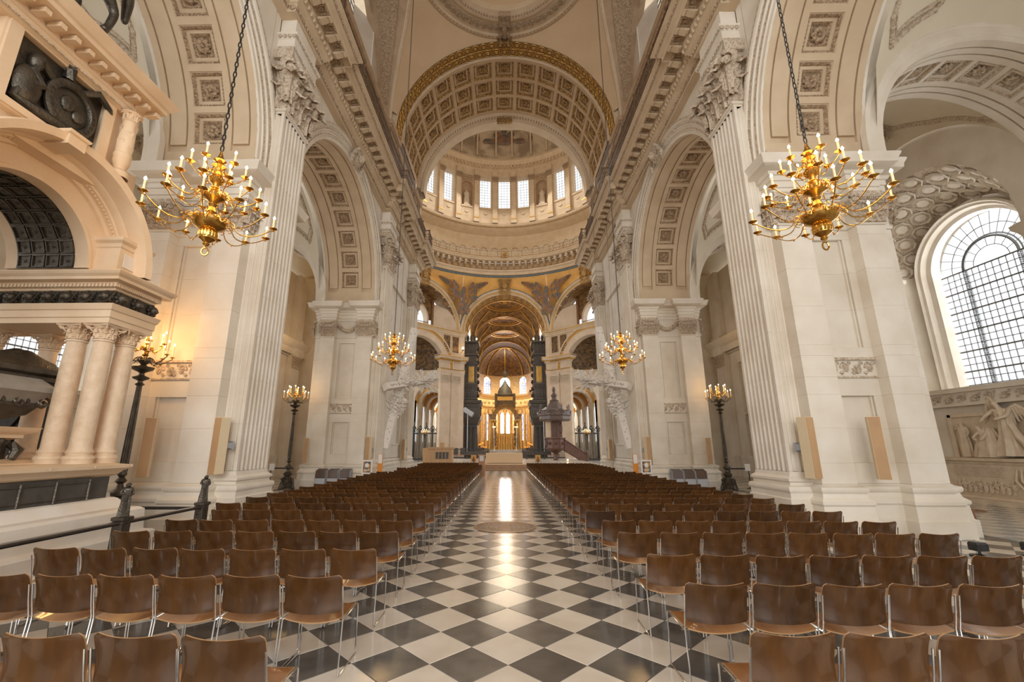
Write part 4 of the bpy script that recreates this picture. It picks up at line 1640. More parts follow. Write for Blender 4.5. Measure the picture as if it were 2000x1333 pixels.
def east_pier(sx):
    root = thing('pillar', (sx * 8, 61, 0), 'broad pale pier beyond the crossing, %s of the choir entrance' % SIDE[sx], None, None, 'structure')
    pl = [(5.95, 62.6), (5.95, 62.0), (6.63, 62.0), (7.6, 61.05), (7.68, 61.13), (7.82, 60.98), (7.75, 60.9), (8.95, 59.7), (9.3, 60.05), (9.3, 61.9)]
    mould(M(sx), pl, [(.25, 0), (.25, .5), (.18, .55), (.18, .95), (.1, 1.05), (.14, 1.15), (.0, 1.3), (0, 10.45), (.05, 10.5), (.05, 10.6), (0, 10.62), (0, 11.8)], False).obj('shaft', ESTONE, root)
    t = M(sx)
    d = Vector((.707, -.707, 0))
    for c, w in ((Vector((7.1, 61.53, 10.6)), 1.3), (Vector((8.4, 60.25, 10.6)), 1.5)):
        t.put(composite(w, .08, 1.2, 4), frame(c, d, (.707, .707, 0), (0, 0, 1)))
    t.obj('capital', CARVE, root)
    mould(M(sx), pl, [(.04, 11.78), (.06, 12.0), (.1, 12.02), (.1, 12.3), (.16, 12.4), (.16, 12.5), (.02, 12.55), (0.02, 13.5), (.2, 13.6), (.3, 13.8), (.5, 13.95), (.6, 14.05), (.66, 14.3), (.7, 14.4), (0, 14.42), (0, ZS)], False).obj('entablature', ESTONE, root)
    t = M(sx)
    for q in (.14, .46):
        p = offs(pl, q + .04, False)
        z = 12.42 if q < .3 else 13.78
        t.loft([[(x, y, z) for x, y in p], [(x, y, z + .1) for x, y in offs(pl, q + .1, False)], [(x, y, z + .14) for x, y in p]], False)
    for z in (14.2,):
        p = offs(pl, .7, False)
        t.loft([[(x, y, z) for x, y in p], [(x, y, z + .12) for x, y in p]], False)
    p = offs(pl, .38, False)
    for a, b in zip(p[2:-2], p[3:-1]):
        egg_row(t, [(*a, 13.72), (*b, 13.72)], .25, .1, .1)
    t.obj('gilded_edge', GOLD, root)
    t = M(sx)
    F = frame((7.78, 60.87, 0), d, (.707, .707, 0), (0, 0, 1))
    for x0, x1 in ((-1.35, -.2), (.2, 1.35)):
        t.box(x0, x1, -.06, .1, 15.0, 17.4, F)
    t.obj('brown_panel', MOSD, root, 0)
    t = M(sx)
    for x0, x1 in ((-1.35, -.2), (.2, 1.35)):
        for a, b, c, e in ((x0 - .1, x1 + .1, 14.9, 15.0), (x0 - .1, x1 + .1, 17.4, 17.5), (x0 - .1, x0, 15, 17.4), (x1, x1 + .1, 15, 17.4)):
            t.box(a, b, -.1, .05, c, e, F)
    t.obj('panel_frame', VSTONE, root, 0)
    # string cornice at the springing, across the diagonal too
    pl2 = [(5.95, 66), (5.95, 62.0), (6.63, 62.0), (15.9, 52.75)]
    mould(M(sx), pl2, [(0, ZS - .75), (.1, ZS - .7), (.16, ZS - .5), (.3, ZS - .4), (.42, ZS - .2), (.45, ZS - .05), (0, ZS)], False).obj('string_cornice', VSTONE, root)
    p = offs(pl2, .4, False)
    M(sx).loft([[(x, y, ZS - .28) for x, y in p], [(x, y, ZS - .18) for x, y in offs(pl2, .46, False)], [(x, y, ZS - .14) for x, y in p]], False).obj('gilded_string', GOLD, root)
    # diagonal bay
    T = face(1)
    dg = thing('wall_diagonal_' + SIDE[sx], (sx * 11.3, 57.3, 0), 'diagonal bay of the crossing with niche and tribune opening on the %s' % SIDE[sx], None, None, 'structure')
    t = M(sx)
    arch_rings(t, T, [(4.1, 1.2), (4.1, -.02), (4.25, -.05), (4.85, -.05), (4.9, -.12), (4.95, -.1)], 12.5)
    arch_rings(t, T, [(5.35, -.1), (5.4, -.16), (5.5, -.18), (5.58, -.1), (5.6, 0)], 12.5)
    spandrel_xz(t, .0, -6.6, 6.6, ZS, 0, 12.5, 5.4, 24, T)
    t.obj('lower_archivolt', ESTONE, dg)
    t = M(sx)
    arch_rings(t, T, [(4.95, -.1), (4.97, -.02), (5.33, -.02), (5.35, -.1)], 12.5)
    for a in arc(44, 0, pi):
        t.put(EGG, T @ TR((5.15 * cos(a), -.05, 12.5 + 5.15 * sin(a))) @ S(.12, .08, .12))
    t.obj('gilded_archivolt', GOLD, dg, kind=None) if False else t.obj('gilded_archivolt', GOLD, dg)
    t = M(sx)
    t.grid(lambda u, v: T @ Vector((4.1 * cos(pi * u) * cos(v * pi / 2), 1.0 + 3.4 * sin(pi * u) * cos(v * pi / 2), 12.5 + 4.1 * sin(v * pi / 2))), 24, 10)
    t.obj('half_dome', MOSD, dg, 1.0)
    t = M(sx)
    for k in range(3):
        for j in range(12):
            u, v = (j + .5) / 12, (k + .6) / 4
            c = T @ Vector((4.0 * cos(pi * u) * cos(v * pi / 2), 1.0 + 3.3 * sin(pi * u) * cos(v * pi / 2), 12.5 + 4.0 * sin(v * pi / 2)))
            t.put(ROS, TR(c) @ S(.3))
    t.obj('half_dome_rosettes', MOSA, dg, kind='stuff')
    t = M(sx)
    t.loft([[T @ Vector((r_ * cos(a), w0 + 3.4 / 4.1 * (r_) * sin(a), z)) for a in arc(24, 0, pi)] for r_, w0, z in ((4.1, 1, 11.3), (4.0, 1, 11.4), (3.9, 1, 11.9), (3.75, 1, 12.3), (3.7, 1, 12.5))], False)
    for u0, u1 in ((-4.1, -3.1), (3.1, 4.1)):
        pass
    # niche walls with an arched passage to the choir aisle (towards the east) and solid elsewhere
    x0, x1, yy = 8.9, 14.6, 61.9
    spandrel_xz(t, yy, x0, x1, 12.6, 11.0, 8.3, 1.85, 20)
    for a, b in ((x0, 9.15), (12.85, x1)):
        t.box(a, b, yy - .02, yy + 1.2, 0, 8.4)
    arch_rings(t, TR((11.0, yy, 0)), [(1.85, 1.2), (1.85, 0), (1.87, -.06), (2.1, -.1), (2.15, 0)], 8.3, 20, 8.3)
    t.obj('niche_wall', ESTONE, dg)
    # tribune
    t = M(sx)
    for e in (-1, 1):
        t.add([T @ Vector(q) for q in ((e * 5.9, 0, ZS), (e * 3.2, 2.6, ZS), (e * 3.2, 2.6, 22.6), (e * 5.9, 0, 21))], [(0, 1, 2, 3)])
    arch_rings(t, T @ TR((0, 2.6, 0)), [(2.5, 1.0), (2.5, 0), (2.7, -.08), (2.8, 0)], 19.9, 20, 1.6)
    t.obj('tribune_wall', ESTONE, dg)
    t = M(sx)
    spandrel_xz(t, 2.6, -3.3, 3.3, 25, 0, 19.9, 2.6, 20, T)
    t.grid(lambda u, v: T @ Vector((5.95 * cos(pi * u), .1 + 2.6 * v, ZS + 5.95 * sin(pi * u))), 24, 2)
    t.obj('tribune_vault', MOSA, dg)
    t = M(sx)
    for e in (-1, 1):
        t.box(min(e * 3.15, e * 3.5), max(e * 3.15, e * 3.5), 2.35, 2.6, ZS, 23.2, T)
    t.obj('red_marble_jamb', mat('brown_marble_jamb', (0.25, 0.13, 0.06), (0.16, 0.08, 0.04), 0.4, scale=4), dg, 0)
    t = M(sx)
    for k in range(24):
        x = -2.4 + .2 * k
        t.box(x - .02, x + .02, 2.4, 2.44, ZS, ZS + 1.1, T)
    t.box(-2.5, 2.5, 2.38, 2.46, ZS + 1.1, ZS + 1.18, T)
    t.obj('tribune_railing', RAILM, dg, 0)
    t = M(sx)
    t.add([T @ Vector(q) for q in [(-2.5, 3.4, ZS), (2.5, 3.4, ZS)] + [(2.5 * cos(a), 3.4, 19.9 + 2.5 * sin(a)) for a in arc(16, 0, pi)]], [tuple(range(19))])
    t.obj('tribune_pane', PANE, dg, 0)
    for q, (x, z) in enumerate(((-.6, 20.2), (.1, 20.25), (.7, 20.3))):
        t = M(sx)
        t.lathe([(.05, 0), (.13, .05), (.15, .4), (.1, .45)], (0, 0, 0), 8, T=T @ TR((x, 2.2, z)) @ RY(.6))
        t.obj('floodlight', IRON, dg)


crossing()
for sx in (1, -1):
    east_pier(sx)


# ---------------------------------------------------------------- choir
def choir():
    root = thing('choir_vault', (0, 78, 18), 'gold mosaic choir vault of three saucer domes beyond the crossing', None, None, 'structure')
    T = TR((0, 62.3, ZS)) @ RZ(pi / 2)
    coffered_arch(root, T, 5.95, 0, 2.6, .95, 17, (2, 178), (MOSD, GOLD), False, 'g', None, 0, rows=2, gap=.2)
    vt, gb = M(), M()
    for k, (y0, y1) in enumerate(((65, 73.6), (74.4, 83), (83.8, 92.4))):
        yc, hh = (y0 + y1) / 2, (y1 - y0) / 2
        R2 = sqrt(5.9 ** 2 + hh ** 2)
        vt.grid(lambda u, v: ((-5.9 + 11.8 * u), yc - hh + 2 * hh * v, ZS + sqrt(max(0, R2 ** 2 - (-5.9 + 11.8 * u) ** 2 - (2 * hh * v - hh) ** 2))), 28, 16)
        for r_, w in ((3.1, .16), (2.7, .1), (1.0, .12)):
            z = ZS + sqrt(R2 ** 2 - r_ ** 2)
            gb.tube([(r_ * cos(a), yc + r_ * sin(a), z - .05) for a in arc(40, 0, 2 * pi)], w, 5)
        gb.put(ROS, TR((0, yc, ZS + R2 - .1)) @ RX(pi) @ S(.9, .9, 1.4))
        for a in arc(16, 0, 2 * pi)[:-1]:
            gb.put(ROS, TR((3.6 * cos(a), yc + 3.6 * sin(a), ZS + sqrt(R2 ** 2 - 3.6 ** 2) - .1)) @ RX(pi) @ S(.32))
        for yy in (y0, y1):
            arch_rings(gb, TR((0, yy, 0)), [(5.95, -.15), (5.8, -.15), (5.8, .15), (5.95, .15)], ZS, 36)
        for s in (-1, 1):
            gb.tube([(s * 5.85, yc + hh * cos(a), ZS + hh * sin(a)) for a in arc(24, 0, pi)], .14, 5)
            for q in (-1, 1):
                gb.tube([(s * 5.9, yc + q * hh, ZS), (s * 4.7, yc + q * hh * .85, ZS + 4.3), (s * 2.6, yc + q * hh * .55, ZS + 6.5)], .1, 5)
    vt.obj('saucer_vaults', MOSA, root, 1.0)
    t = M()
    for y0, y1 in ((64.9, 65.1), (73.6, 74.4), (83, 83.8), (92.4, 98)):
        t.grid(lambda u, v: (5.95 * cos(pi * u), y0 + (y1 - y0) * v, ZS + 5.95 * sin(pi * u)), 36, 1)
    t.obj('transverse_bands', MOSD, root)
    # apse
    t = M()
    t.grid(lambda u, v: (5.95 * cos(pi * u) * cos(v * pi / 2), 98 + 5.95 * sin(pi * u) * cos(v * pi / 2), ZS + 5.95 * sin(v * pi / 2)), 32, 10)
    t.obj('apse_half_dome', MOSA, root, 1.0)
    for k in range(5):
        a = pi * k / 4
        gb.tube([(5.85 * cos(a) * cos(v), 98 + 5.85 * sin(a) * cos(v), ZS + 5.85 * sin(v)) for v in arc(10, 0, pi / 2 * .9)], .16, 5)
    gb.tube([(5.8 * cos(a), 98 + 5.8 * sin(a) * 0 - .0, ZS + 5.8 * sin(a)) for a in arc(36, 0, pi)], .22, 6)
    gb.obj('gilded_rib', GOLD, root)
    # walls of the choir and the apse
    wl = thing('wall_choir', (0, 80, 0), 'side walls and curved east end of the choir', None, None, 'structure')
    t = M()
    for s in (-1, 1):
        for y0, y1 in ((62.6, 66), (73, 75), (82, 84), (92, 98)):
            t.box(s * 5.95, s * 7.2, y0, y1, 0, ZS) if s > 0 else t.box(-7.2, -5.95, y0, y1, 0, ZS)
        x = s * 5.98
        t.add([(x, 62.6, 10.5), (x, 98, 10.5), (x, 98, ZS), (x, 62.6, ZS)], [(0, 1, 2, 3)])
        t.add([(x, 62.6, 0), (x, 98, 0), (x, 98, 3.4), (x, 62.6, 3.4)], [(0, 1, 2, 3)])
    t.obj('side_wall', VSTONE, wl, 0)
    wn = {0: 0, 1: 0}
    t = M()
    cols = 16
    us = [pi * k / cols for k in range(cols + 1)]
    hole = {(a, b) for a in (3, 4, 7, 8, 11, 12) for b in (1, 3)}
    zsv = [0, 3.2, 9.8, 13.9, 18.0, ZS]
    relief(t, us, zsv, lambda i, j: None if (i, j) in hole else 0, lambda u, v, d: (5.95 * cos(u), 98 + 5.95 * sin(u), v))
    t.obj('apse_wall', mat('gilded_stone', (0.72, 0.52, 0.28), (0.55, 0.36, 0.15), 0.6, scale=2, detail=6), wl, 0)
    n = 7
    for i0, j0 in ((7, 1), (7, 3), (3, 3), (11, 3), (3, 1), (11, 1)):
        a0, a1 = us[i0], us[i0 + 2]
        z0, z1 = zsv[j0], zsv[j0 + 1]
        r_ = 6.2
        p0, p1 = Vector((r_ * cos(a0), 98 + r_ * sin(a0), 0)), Vector((r_ * cos(a1), 98 + r_ * sin(a1), 0))
        hw = (p1 - p0).length / 2
        c = (p0 + p1) / 2
        dx = (p0 - p1).normalized()
        F = frame(c, dx, Vector((0, 0, 1)).cross(dx), (0, 0, 1))
        w = thing('window_%d' % n, (c.x, c.y, z0), 'tall stained glass window at the choir end, %s' % {7: 'middle ', 3: 'right ', 11: 'left '}[i0] + ('below' if j0 == 1 else 'above'), None, None, 'structure')
        n += 1
        t = M()
        zc = z1 - hw
        pts = [F @ Vector(q) for q in [(-hw, 0, z0), (hw, 0, z0)] + [(hw * cos(a), 0, zc + hw * sin(a)) for a in arc(14, 0, pi)]]
        t.add(pts, [tuple(range(len(pts)))])
        t.obj('stained_pane', STGM if i0 == 7 else STGL, w, 0)
        t = M()
        spandrel_xz(t, -.12, -hw - .3, hw + .3, z1 + .1, 0, zc, hw - .02, 14, F)
        arch_rings(t, F, [(hw, .05), (hw * .97, -.2), (hw * 1.14, -.24), (hw * 1.16, -.1)], zc, 16, zc - z0)
        t.obj('window_frame', GOLD, w)
        t = M()
        for q in (-.5, 0, .5):
            t.box(q * hw - .03, q * hw + .03, -.06, 0, z0, zc, F)
        for k in range(int((z1 - z0) / .6)):
            t.box(-hw, hw, -.05, 0, z0 + .6 * k, z0 + .6 * k + .04, F)
        t.obj('glazing_bar', GLASSF, w, 0)
    t = M()
    ap = [(5.7, 92), (5.7, 98)] + [(5.7 * cos(a), 98 + 5.7 * sin(a)) for a in arc(20, 0, pi)] + [(-5.7, 98), (-5.7, 92)]
    ap = ap[::-1]
    for zz in (10.2, 12.6):
        mould(t, ap, [(-.1, zz), (.1, zz + .1), (.2, zz + .4), (.5, zz + .6), (.6, zz + .9), (-.1, zz + .95)], False)
    t.obj('apse_cornice', GOLD2, wl)
    t = M()
    for k in range(13):
        a = pi * (k + .5) / 13
        x, y = 5.45 * cos(a), 98 + 5.45 * sin(a)
        t.lathe([(.42, 0), (.42, 1.6), (.32, 1.8), (.28, 9.0), (.4, 9.2), (.5, 10.2)], (x, y, 0), 10)
        t.put(ROS, frame((5.5 * cos(a), 98 + 5.5 * sin(a), 11.8), (-sin(a), cos(a), 0), (0, 0, 1), (cos(a), sin(a), 0)) @ RX(pi) @ S(.6))
    t.obj('apse_column', GOLD2, wl)


choir()


def choir_aisle(sx):
    root = thing('wall_choir_aisle_' + SIDE[sx], (sx * 11, 70, 0), 'bright choir aisle with columns and gilded arches seen through the %s gate' % SIDE[sx], None, None, 'structure')
    g = M(sx)
    s = M(sx)
    for y in (66, 72, 78, 84, 90):
        arch_rings(s, TR((11, y, 0)), [(1.75, .8), (1.75, 0), (2.0, -.1), (2.1, 0), (2.1, .8)], 8.2, 18)
        arch_rings(g, TR((11, y, 0)), [(2.1, .0), (2.35, -.05), (2.6, 0)], 8.2, 18)
        for x in (8.95, 13.05):
            s.lathe([(.42, 0), (.42, .5), (.32, .7), (.28, 7.0), (.3, 7.05), (.44, 7.7), (.5, 7.9), (.5, 8.2)], (x, y + .4, 0), 12)
    g.grid(lambda u, v: (11 + 2.3 * cos(pi * u), 66 + 26 * v, 8.4 + 2.3 * sin(pi * u)), 12, 1)
    s.obj('aisle_arcade', STONE, root)
    g.obj('gilded_vault', MOSP, root)
    t = M(sx)
    t.box(13.6, 14.2, 63, 96, 0, 2.6)
    t.box(8.6, 13.6, 96, 96.3, 0, 11)
    for y in (65, 71, 77, 83, 89, 95):
        t.box(13.5, 14.2, y - .9, y + .9, 2.6, 10.5)
    t.obj('outer_wall', STONE, root, 0)


for sx in (1, -1):
    choir_aisle(sx)


# ---------------------------------------------------------------- aisles: transverse arches, vaults, outer wall, windows
def hex_coffers(t, surf, nu, nv):
    """octagonal coffers as stepped rings on a parametric surface surf(u, v, d)"""
    for i in range(nu):
        for j in range(nv):
            uc, vc = (i + .5) / nu, (j + .5 + (.5 if i % 2 else 0)) / (nv + .5)
            rings = []
            for r_, d in ((.46, 0), (.40, -.06), (.38, .10), (.27, .10), (.25, .02), (.20, .0), (.10, .0), (.0001, .03)):
                rings.append([surf(uc + r_ * 1.16 / nu * cos(a), vc + r_ / (nv + .5) * 1.16 * sin(a), d) for a in [pi / 8 + 2 * pi * q / 8 for q in range(8)]])
            t.loft(rings)


def aisle(sx):
    sd = SIDE[sx]
    root = thing('wall_aisle_' + sd, (sx * 17, 16.5, 0), 'outer wall of the %s aisle with its window recess' % sd, None, None, 'structure')
    XW = 16.6
    for Yc, near in ((16.5, True), (5.5, False)):
        t = M(sx)
        # wall each side of the recess, recess jambs
        for a, b in ((Yc - 5.5, Yc - 3.4), (Yc + 3.4, Yc + 5.5)):
            t.box(XW, XW + 3.2, a, b, 0, 9.3)
        spandrel(t, XW, Yc - 5.5, Yc + 5.5, 18, Yc, 9.3, 3.4, 30, zbot=9.3)
        t.obj('wall_face', STONE, root, 0)
        t = M(sx)

        def surf(u, v, d):
            a = pi * u
            r_ = 3.4 - 1.1 * v + d
            x = XW + 2.3 * v
            return (x, Yc + r_ * cos(a), 9.3 + r_ * sin(a))
        t.grid(lambda u, v: surf(u, v, .05), 30, 1)
        t.obj('recess_soffit', CARVE, root)
        if near:
            t = M(sx)
            hex_coffers(t, surf, 13, 3)
            t.obj('octagonal_coffers', STONE, root, .4)
        t = M(sx)
        t.loft([[(XW + .0, Yc + e * 3.4, 9.3), (XW + 2.3, Yc + e * 2.3, 9.3), (XW + 2.3, Yc + e * 2.3, 4.0), (XW, Yc + e * 3.4, 4.0)] for e in (1,)] + [[(XW, Yc + 3.41, 9.3)] * 4], False)
        for e in (-1, 1):
            t.add([(XW, Yc + e * 3.4, 0), (XW, Yc + e * 3.4, 9.3), (XW + 2.3, Yc + e * 2.4, 9.3), (XW + 2.3, Yc + e * 2.4, 0)], [(0, 1, 2, 3)])
        t.box(XW + .2, XW + 2.6, Yc - 3.3, Yc + 3.3, 0, 3.95)
        # moulded white reveal around the window
        archivolt(t, Yc, 9.05, [(2.42, XW + 2.2), (2.4, XW + 1.9), (2.32, XW + 1.85), (2.28, XW + 1.95), (2.2, XW + 2.0), (2.15, XW + 2.2), (2.02, XW + 2.3), (2.02, XW + 2.75)], 5.0, 30)
        t.box(XW + 2.3, XW + 2.7, Yc - 3.4, Yc - 2.0, 3.9, 13.5)
        t.box(XW + 2.3, XW + 2.7, Yc + 2.0, Yc + 3.4, 3.9, 13.5)
        spandrel(t, XW + 2.35, Yc - 2.4, Yc + 2.4, 13, Yc, 9.05, 2.02, 24, zbot=9.05)
        t.obj('recess_wall', STONE, root)
        # slim white pilasters on the jambs
        for e in (-1, 1):
            y = Yc + e * 2.9
            t = M(sx)
            t.loft([[(XW + 1.15 + a, y + b, z) for a, b in ((-h, -h), (h, -h), (h, h), (-h, h))] for h, z in ((.36, 3.95), (.36, 4.2), (.26, 4.3), (.25, 8.3), (.3, 8.35), (.26, 8.45), (.27, 8.8), (.34, 8.95), (.42, 9.05), (.44, 9.2), (.3, 9.3))], True, True, True)
            t.obj('jamb_pilaster', STONE, root, 0)
        t = M(sx)
        t.box(XW - .06, XW + .3, Yc - 3.4, Yc + 3.4, 3.3, 3.36)
        t.box(XW - .12, XW + .3, Yc - 3.4, Yc + 3.4, 3.78, 3.95)
        t.box(XW + .0, XW + .3, Yc - 3.4, Yc + 3.4, 3.36, 3.78)
        t.obj('sill_moulding', STONE, root, 0)
        if near:
            t = M(sx)
            T = TR((XW, Yc, 0)) @ RZ(-pi / 2)
            q = M()
            scroll_band(q, -3.3, 3.3, -.03, 3.4, 3.74, n=14)
            t.put(q, T)
            t.obj('vine_frieze', CARVE, root)
        w = thing('window_%d' % ((1 if near else 3) + (sx < 0)), (sx * (XW + 2.5), Yc, 4.1), 'big arched leaded window of the %s aisle%s' % (sd, ', beyond the first pier' if near else ', beside the viewer'), None, None, 'structure')
        make_glazing(w, sx, XW + 2.72, Yc, 4.05, 9.05, 2.02, 16, 18)
    # east part of the aisle wall: darker bays seen between the piers
    t = M(sx)
    x = 15.2
    ys = [22, 23.2, 24.4, 25.4, 28.4, 29.4, 30.6, 31.4]
    relief(t, ys, [0, 1.1, 1.3, 3.6, 4.0, 7.2, 8.0, 9.3, 14], lambda i, j: (-.35 if i in (1, 5) else (.15 if i == 3 and j in (2, 4) else 0)) + (-.15 if j in (1, 6) else 0) + (-.12 if j == 0 else 0), lambda u, v, d: (x + d, u, v))
    t.add([(x, 22, 0), (16.6, 22, 0), (16.6, 22, 14), (x, 22, 14)], [(0, 1, 2, 3)])
    t.box(9.35, 15.3, 31.3, 31.6, 0, 14)
    t.obj('east_wall', STONE, root, 0)
    t = M(sx)
    for y in (23.8, 30.0):
        t.put(composite(1.1, .1, .8, 4), TR((x - .3, y, 7.2)) @ RZ(-pi / 2))
    q = M()
    scroll_band(q, -1.4, 1.4, -.05, 3.62, 3.98, n=5)
    t.put(q, TR((x, 26.9, 0)) @ RZ(-pi / 2))
    t.obj('aisle_capital', CARVE, root)
    mould(M(sx), [(x, 31.3), (x - .36, 31.3), (x - .36, 22.2), (x, 22.2)], [(0, 8.1), (.05, 8.2), (.05, 8.5), (.1, 8.55), (.3, 8.75), (.4, 9.0), (0, 9.05)], False).obj('aisle_cornice', STONE, root)
    for y, z0, z1, nm in ((26.9, 1.4, 3.2, 'bronze_tablet'), (24.9, 2.2, 3.0, 'small_tablet')):
        M(sx).box(x + .02, x + .17, y - .55, y + .55, z0, z1).obj(nm, mat(nm + '_brown', (.16, .085, .04), (.23, .13, .06), .4, .3, scale=6), root, 0)
    # transverse arches and engaged wall piers
    for n_, (Y0, Y1) in enumerate(((-1.05, 1.0), (10.0, 12.0), (21.05, 23.0))):
        ar = thing('arch', (sx * 13.1, Y0 + 1, 9), '%s coffered arch thrown across the %s aisle' % (('west', 'nearest', 'further')[n_], sd), None, None, 'structure')
        xc, R_, zc = 13.15, 3.35, 9.4
        T = (MIR if sx < 0 else Matrix.Identity(4)) @ TR((xc, Y0, zc)) @ RZ(pi / 2)
        coffered_arch(ar, T, R_, 0, Y1 - Y0, .78, 11, (4, 176), (STONE, CARVE), True, 's', None, .4)
        t = M(sx)
        for yy, e in ((Y0, -1), (Y1, 1)):
            arch_rings(t, TR((xc, yy, 0)), [(R_, 0), (R_, e * .03), (R_ + .14, e * .03), (R_ + .16, e * .08), (R_ + .4, e * .1), (R_ + .42, e * .14), (R_ + .55, e * .16), (R_ + .57, 0)], zc, 30, .4)
            spandrel_xz(t, yy, 9.7, 16.6, 16.5, xc, zc, R_ + .02, 30)
        t.obj('archivolt', STONE, ar)
        # wall pier
        t = M(sx)
        pl = [(16.7, Y1 + .3), (16.35, Y1 + .3), (16.35, Y1), (16.05, Y1), (16.05, Y0), (16.35, Y0), (16.35, Y0 - .3), (16.7, Y0 - .3)]
        pl = [(a + .25, b) for a, b in pl]
        mould(t, pl, [(.2, 0), (.2, .35), (.15, .6), (.17, .72), (.08, .8), (.12, .95), (0, 1.05), (0, 7.2), (0, 8.1), (.02, 8.12), (.05, 8.3), (.08, 8.5), (.14, 8.6), (.36, 8.78), (.42, 9.0), (0, 9.02), (0, 9.4)], False)
        t.obj('wall_pier', STONE, ar)
        t = M(sx)
        t.put(composite(Y1 - Y0, .08, .84, 6), TR((16.3, (Y0 + Y1) / 2, 7.26)) @ RZ(-pi / 2))
        t.put(composite(.5, .08, .84, 2), TR((16.55, Y0, 7.26)))
        t.obj('capital', CARVE, ar)
    # saucer vaults
    cl = thing('ceiling', (sx * 13, 11, 12.7), 'cream saucer vaults with moulded frames over the %s aisle' % sd, None, None, 'structure')
    for Yc, hy, R_ in ((16.5, 4.5, 0), (5.5, 4.5, 0), (27.2, 4.2, 0)):
        hx = 3.45
        xc = 13.1
        R2 = sqrt(hx ** 2 + hy ** 2)
        k = .62
        zt = 9.4 + sqrt(R2 ** 2 - hx ** 2) * 1.0

        def vz(x, y):
            return 9.6 + (sqrt(max(0, R2 ** 2 - x * x - y * y))) * (1 + 0 * k)
        t = M(sx)
        t.grid(lambda u, v: (xc + hx * (2 * u - 1), Yc + hy * (2 * v - 1), vz(hx * (2 * u - 1), hy * (2 * v - 1))), 20, 20)
        t.obj('saucer_vault', SPLAST, cl, 1.0)
        if Yc < 27:
            t = M(sx)

            def q3(x, y, e=.03):
                return (xc + x, Yc + y, vz(x, y) - e)
            for r_, w in ((1.25, .1), (1.0, .05)):
                t.tube([q3(r_ * cos(a), r_ * sin(a)) for a in arc(40, 0, 2 * pi)], w, 5)
            for ex in (-1, 1):
                for ey in (-1, 1):
                    # a shaped frame in each corner of the vault
                    pts = [q3(ex * a, ey * b) for a, b in ((.5, 1.9), (1.2, 1.8), (1.7, 1.3), (1.9, .6), (2.7, .9), (3.1, 2.0), (3.2, 3.6), (2.9, 4.1), (1.6, 4.0), (.8, 3.2), (.5, 1.9))]
                    fine = []
                    for a, b in zip(pts, pts[1:]):
                        for j in range(4):
                            p = Vector(a).lerp(Vector(b), j / 4)
                            x_, y_ = p.x - xc, p.y - Yc
                            fine.append(q3(x_, y_))
                    t.tube(fine + [fine[0]], .075, 6)
                    cm_ = Vector((sum(p[0] for p in fine) / len(fine), sum(p[1] for p in fine) / len(fine), 0))
                    inn = [q3(cm_.x + (p[0] - cm_.x) * .93 - xc, cm_.y + (p[1] - cm_.y) * .93 - Yc) for p in fine]
                    t.tube(inn + [inn[0]], .04, 5)
                    for a, b in zip(fine, fine[1:] + fine[:1]):
                        for q in (0, .5):
                            t.ball(tuple(Vector(a).lerp(Vector(b), q)), .095, 5, 4)
            for ex, ey in ((0, 2.4), (0, -2.4), (2.2, 0), (-2.2, 0)):
                pts = []
                for j in range(24):
                    a = 2 * pi * j / 24
                    x_, y_ = ex + .6 * cos(a) * (1 + .25 * cos(2 * a)), ey + .85 * sin(a)
                    pts.append(q3(x_, y_))
                t.tube(pts + [pts[0]], .085, 6)
                for j in range(8):
                    a = 2 * pi * j / 8
                    t.put(LEAF, TR(q3(ex + .6 * cos(a), ey + .85 * sin(a), .0)) @ RX(pi) @ RZ(a) @ S(.4, .3, .4))
            t.obj('plaster_frame', CARVE, cl)


for sx in (1, -1):
    aisle(sx)

# thin side walls above the aisles so that the nave is closed to the sides
t = M()
for s in (-1, 1):
    t.box(9.3 if s > 0 else -9.6, 9.6 if s > 0 else -9.3, -2, 31.3, 14.4, 20.5)
t_ = t.obj('wall_upper', VSTONE, None, 0)
tag(t_, 'plain wall above the aisle arches', None, None, 'structure')
t = M()
for s in (-1, 1):
    t.box(min(s * 7, s * 20), max(s * 7, s * 20), 29.9, 31.6, 0.0 if False else 14, 46)
    t.box(min(s * 7, s * 9), max(s * 7, s * 9), 22.6, 30, 20.6, 30)
t.box(-20, 20, 30.2, 31, 27.4, 34.2)
t_ = t.obj('wall_crossing_west', VSTONE, None, 0)
tag(t_, 'upper west wall of the crossing above the barrel arch', None, None, 'structure')


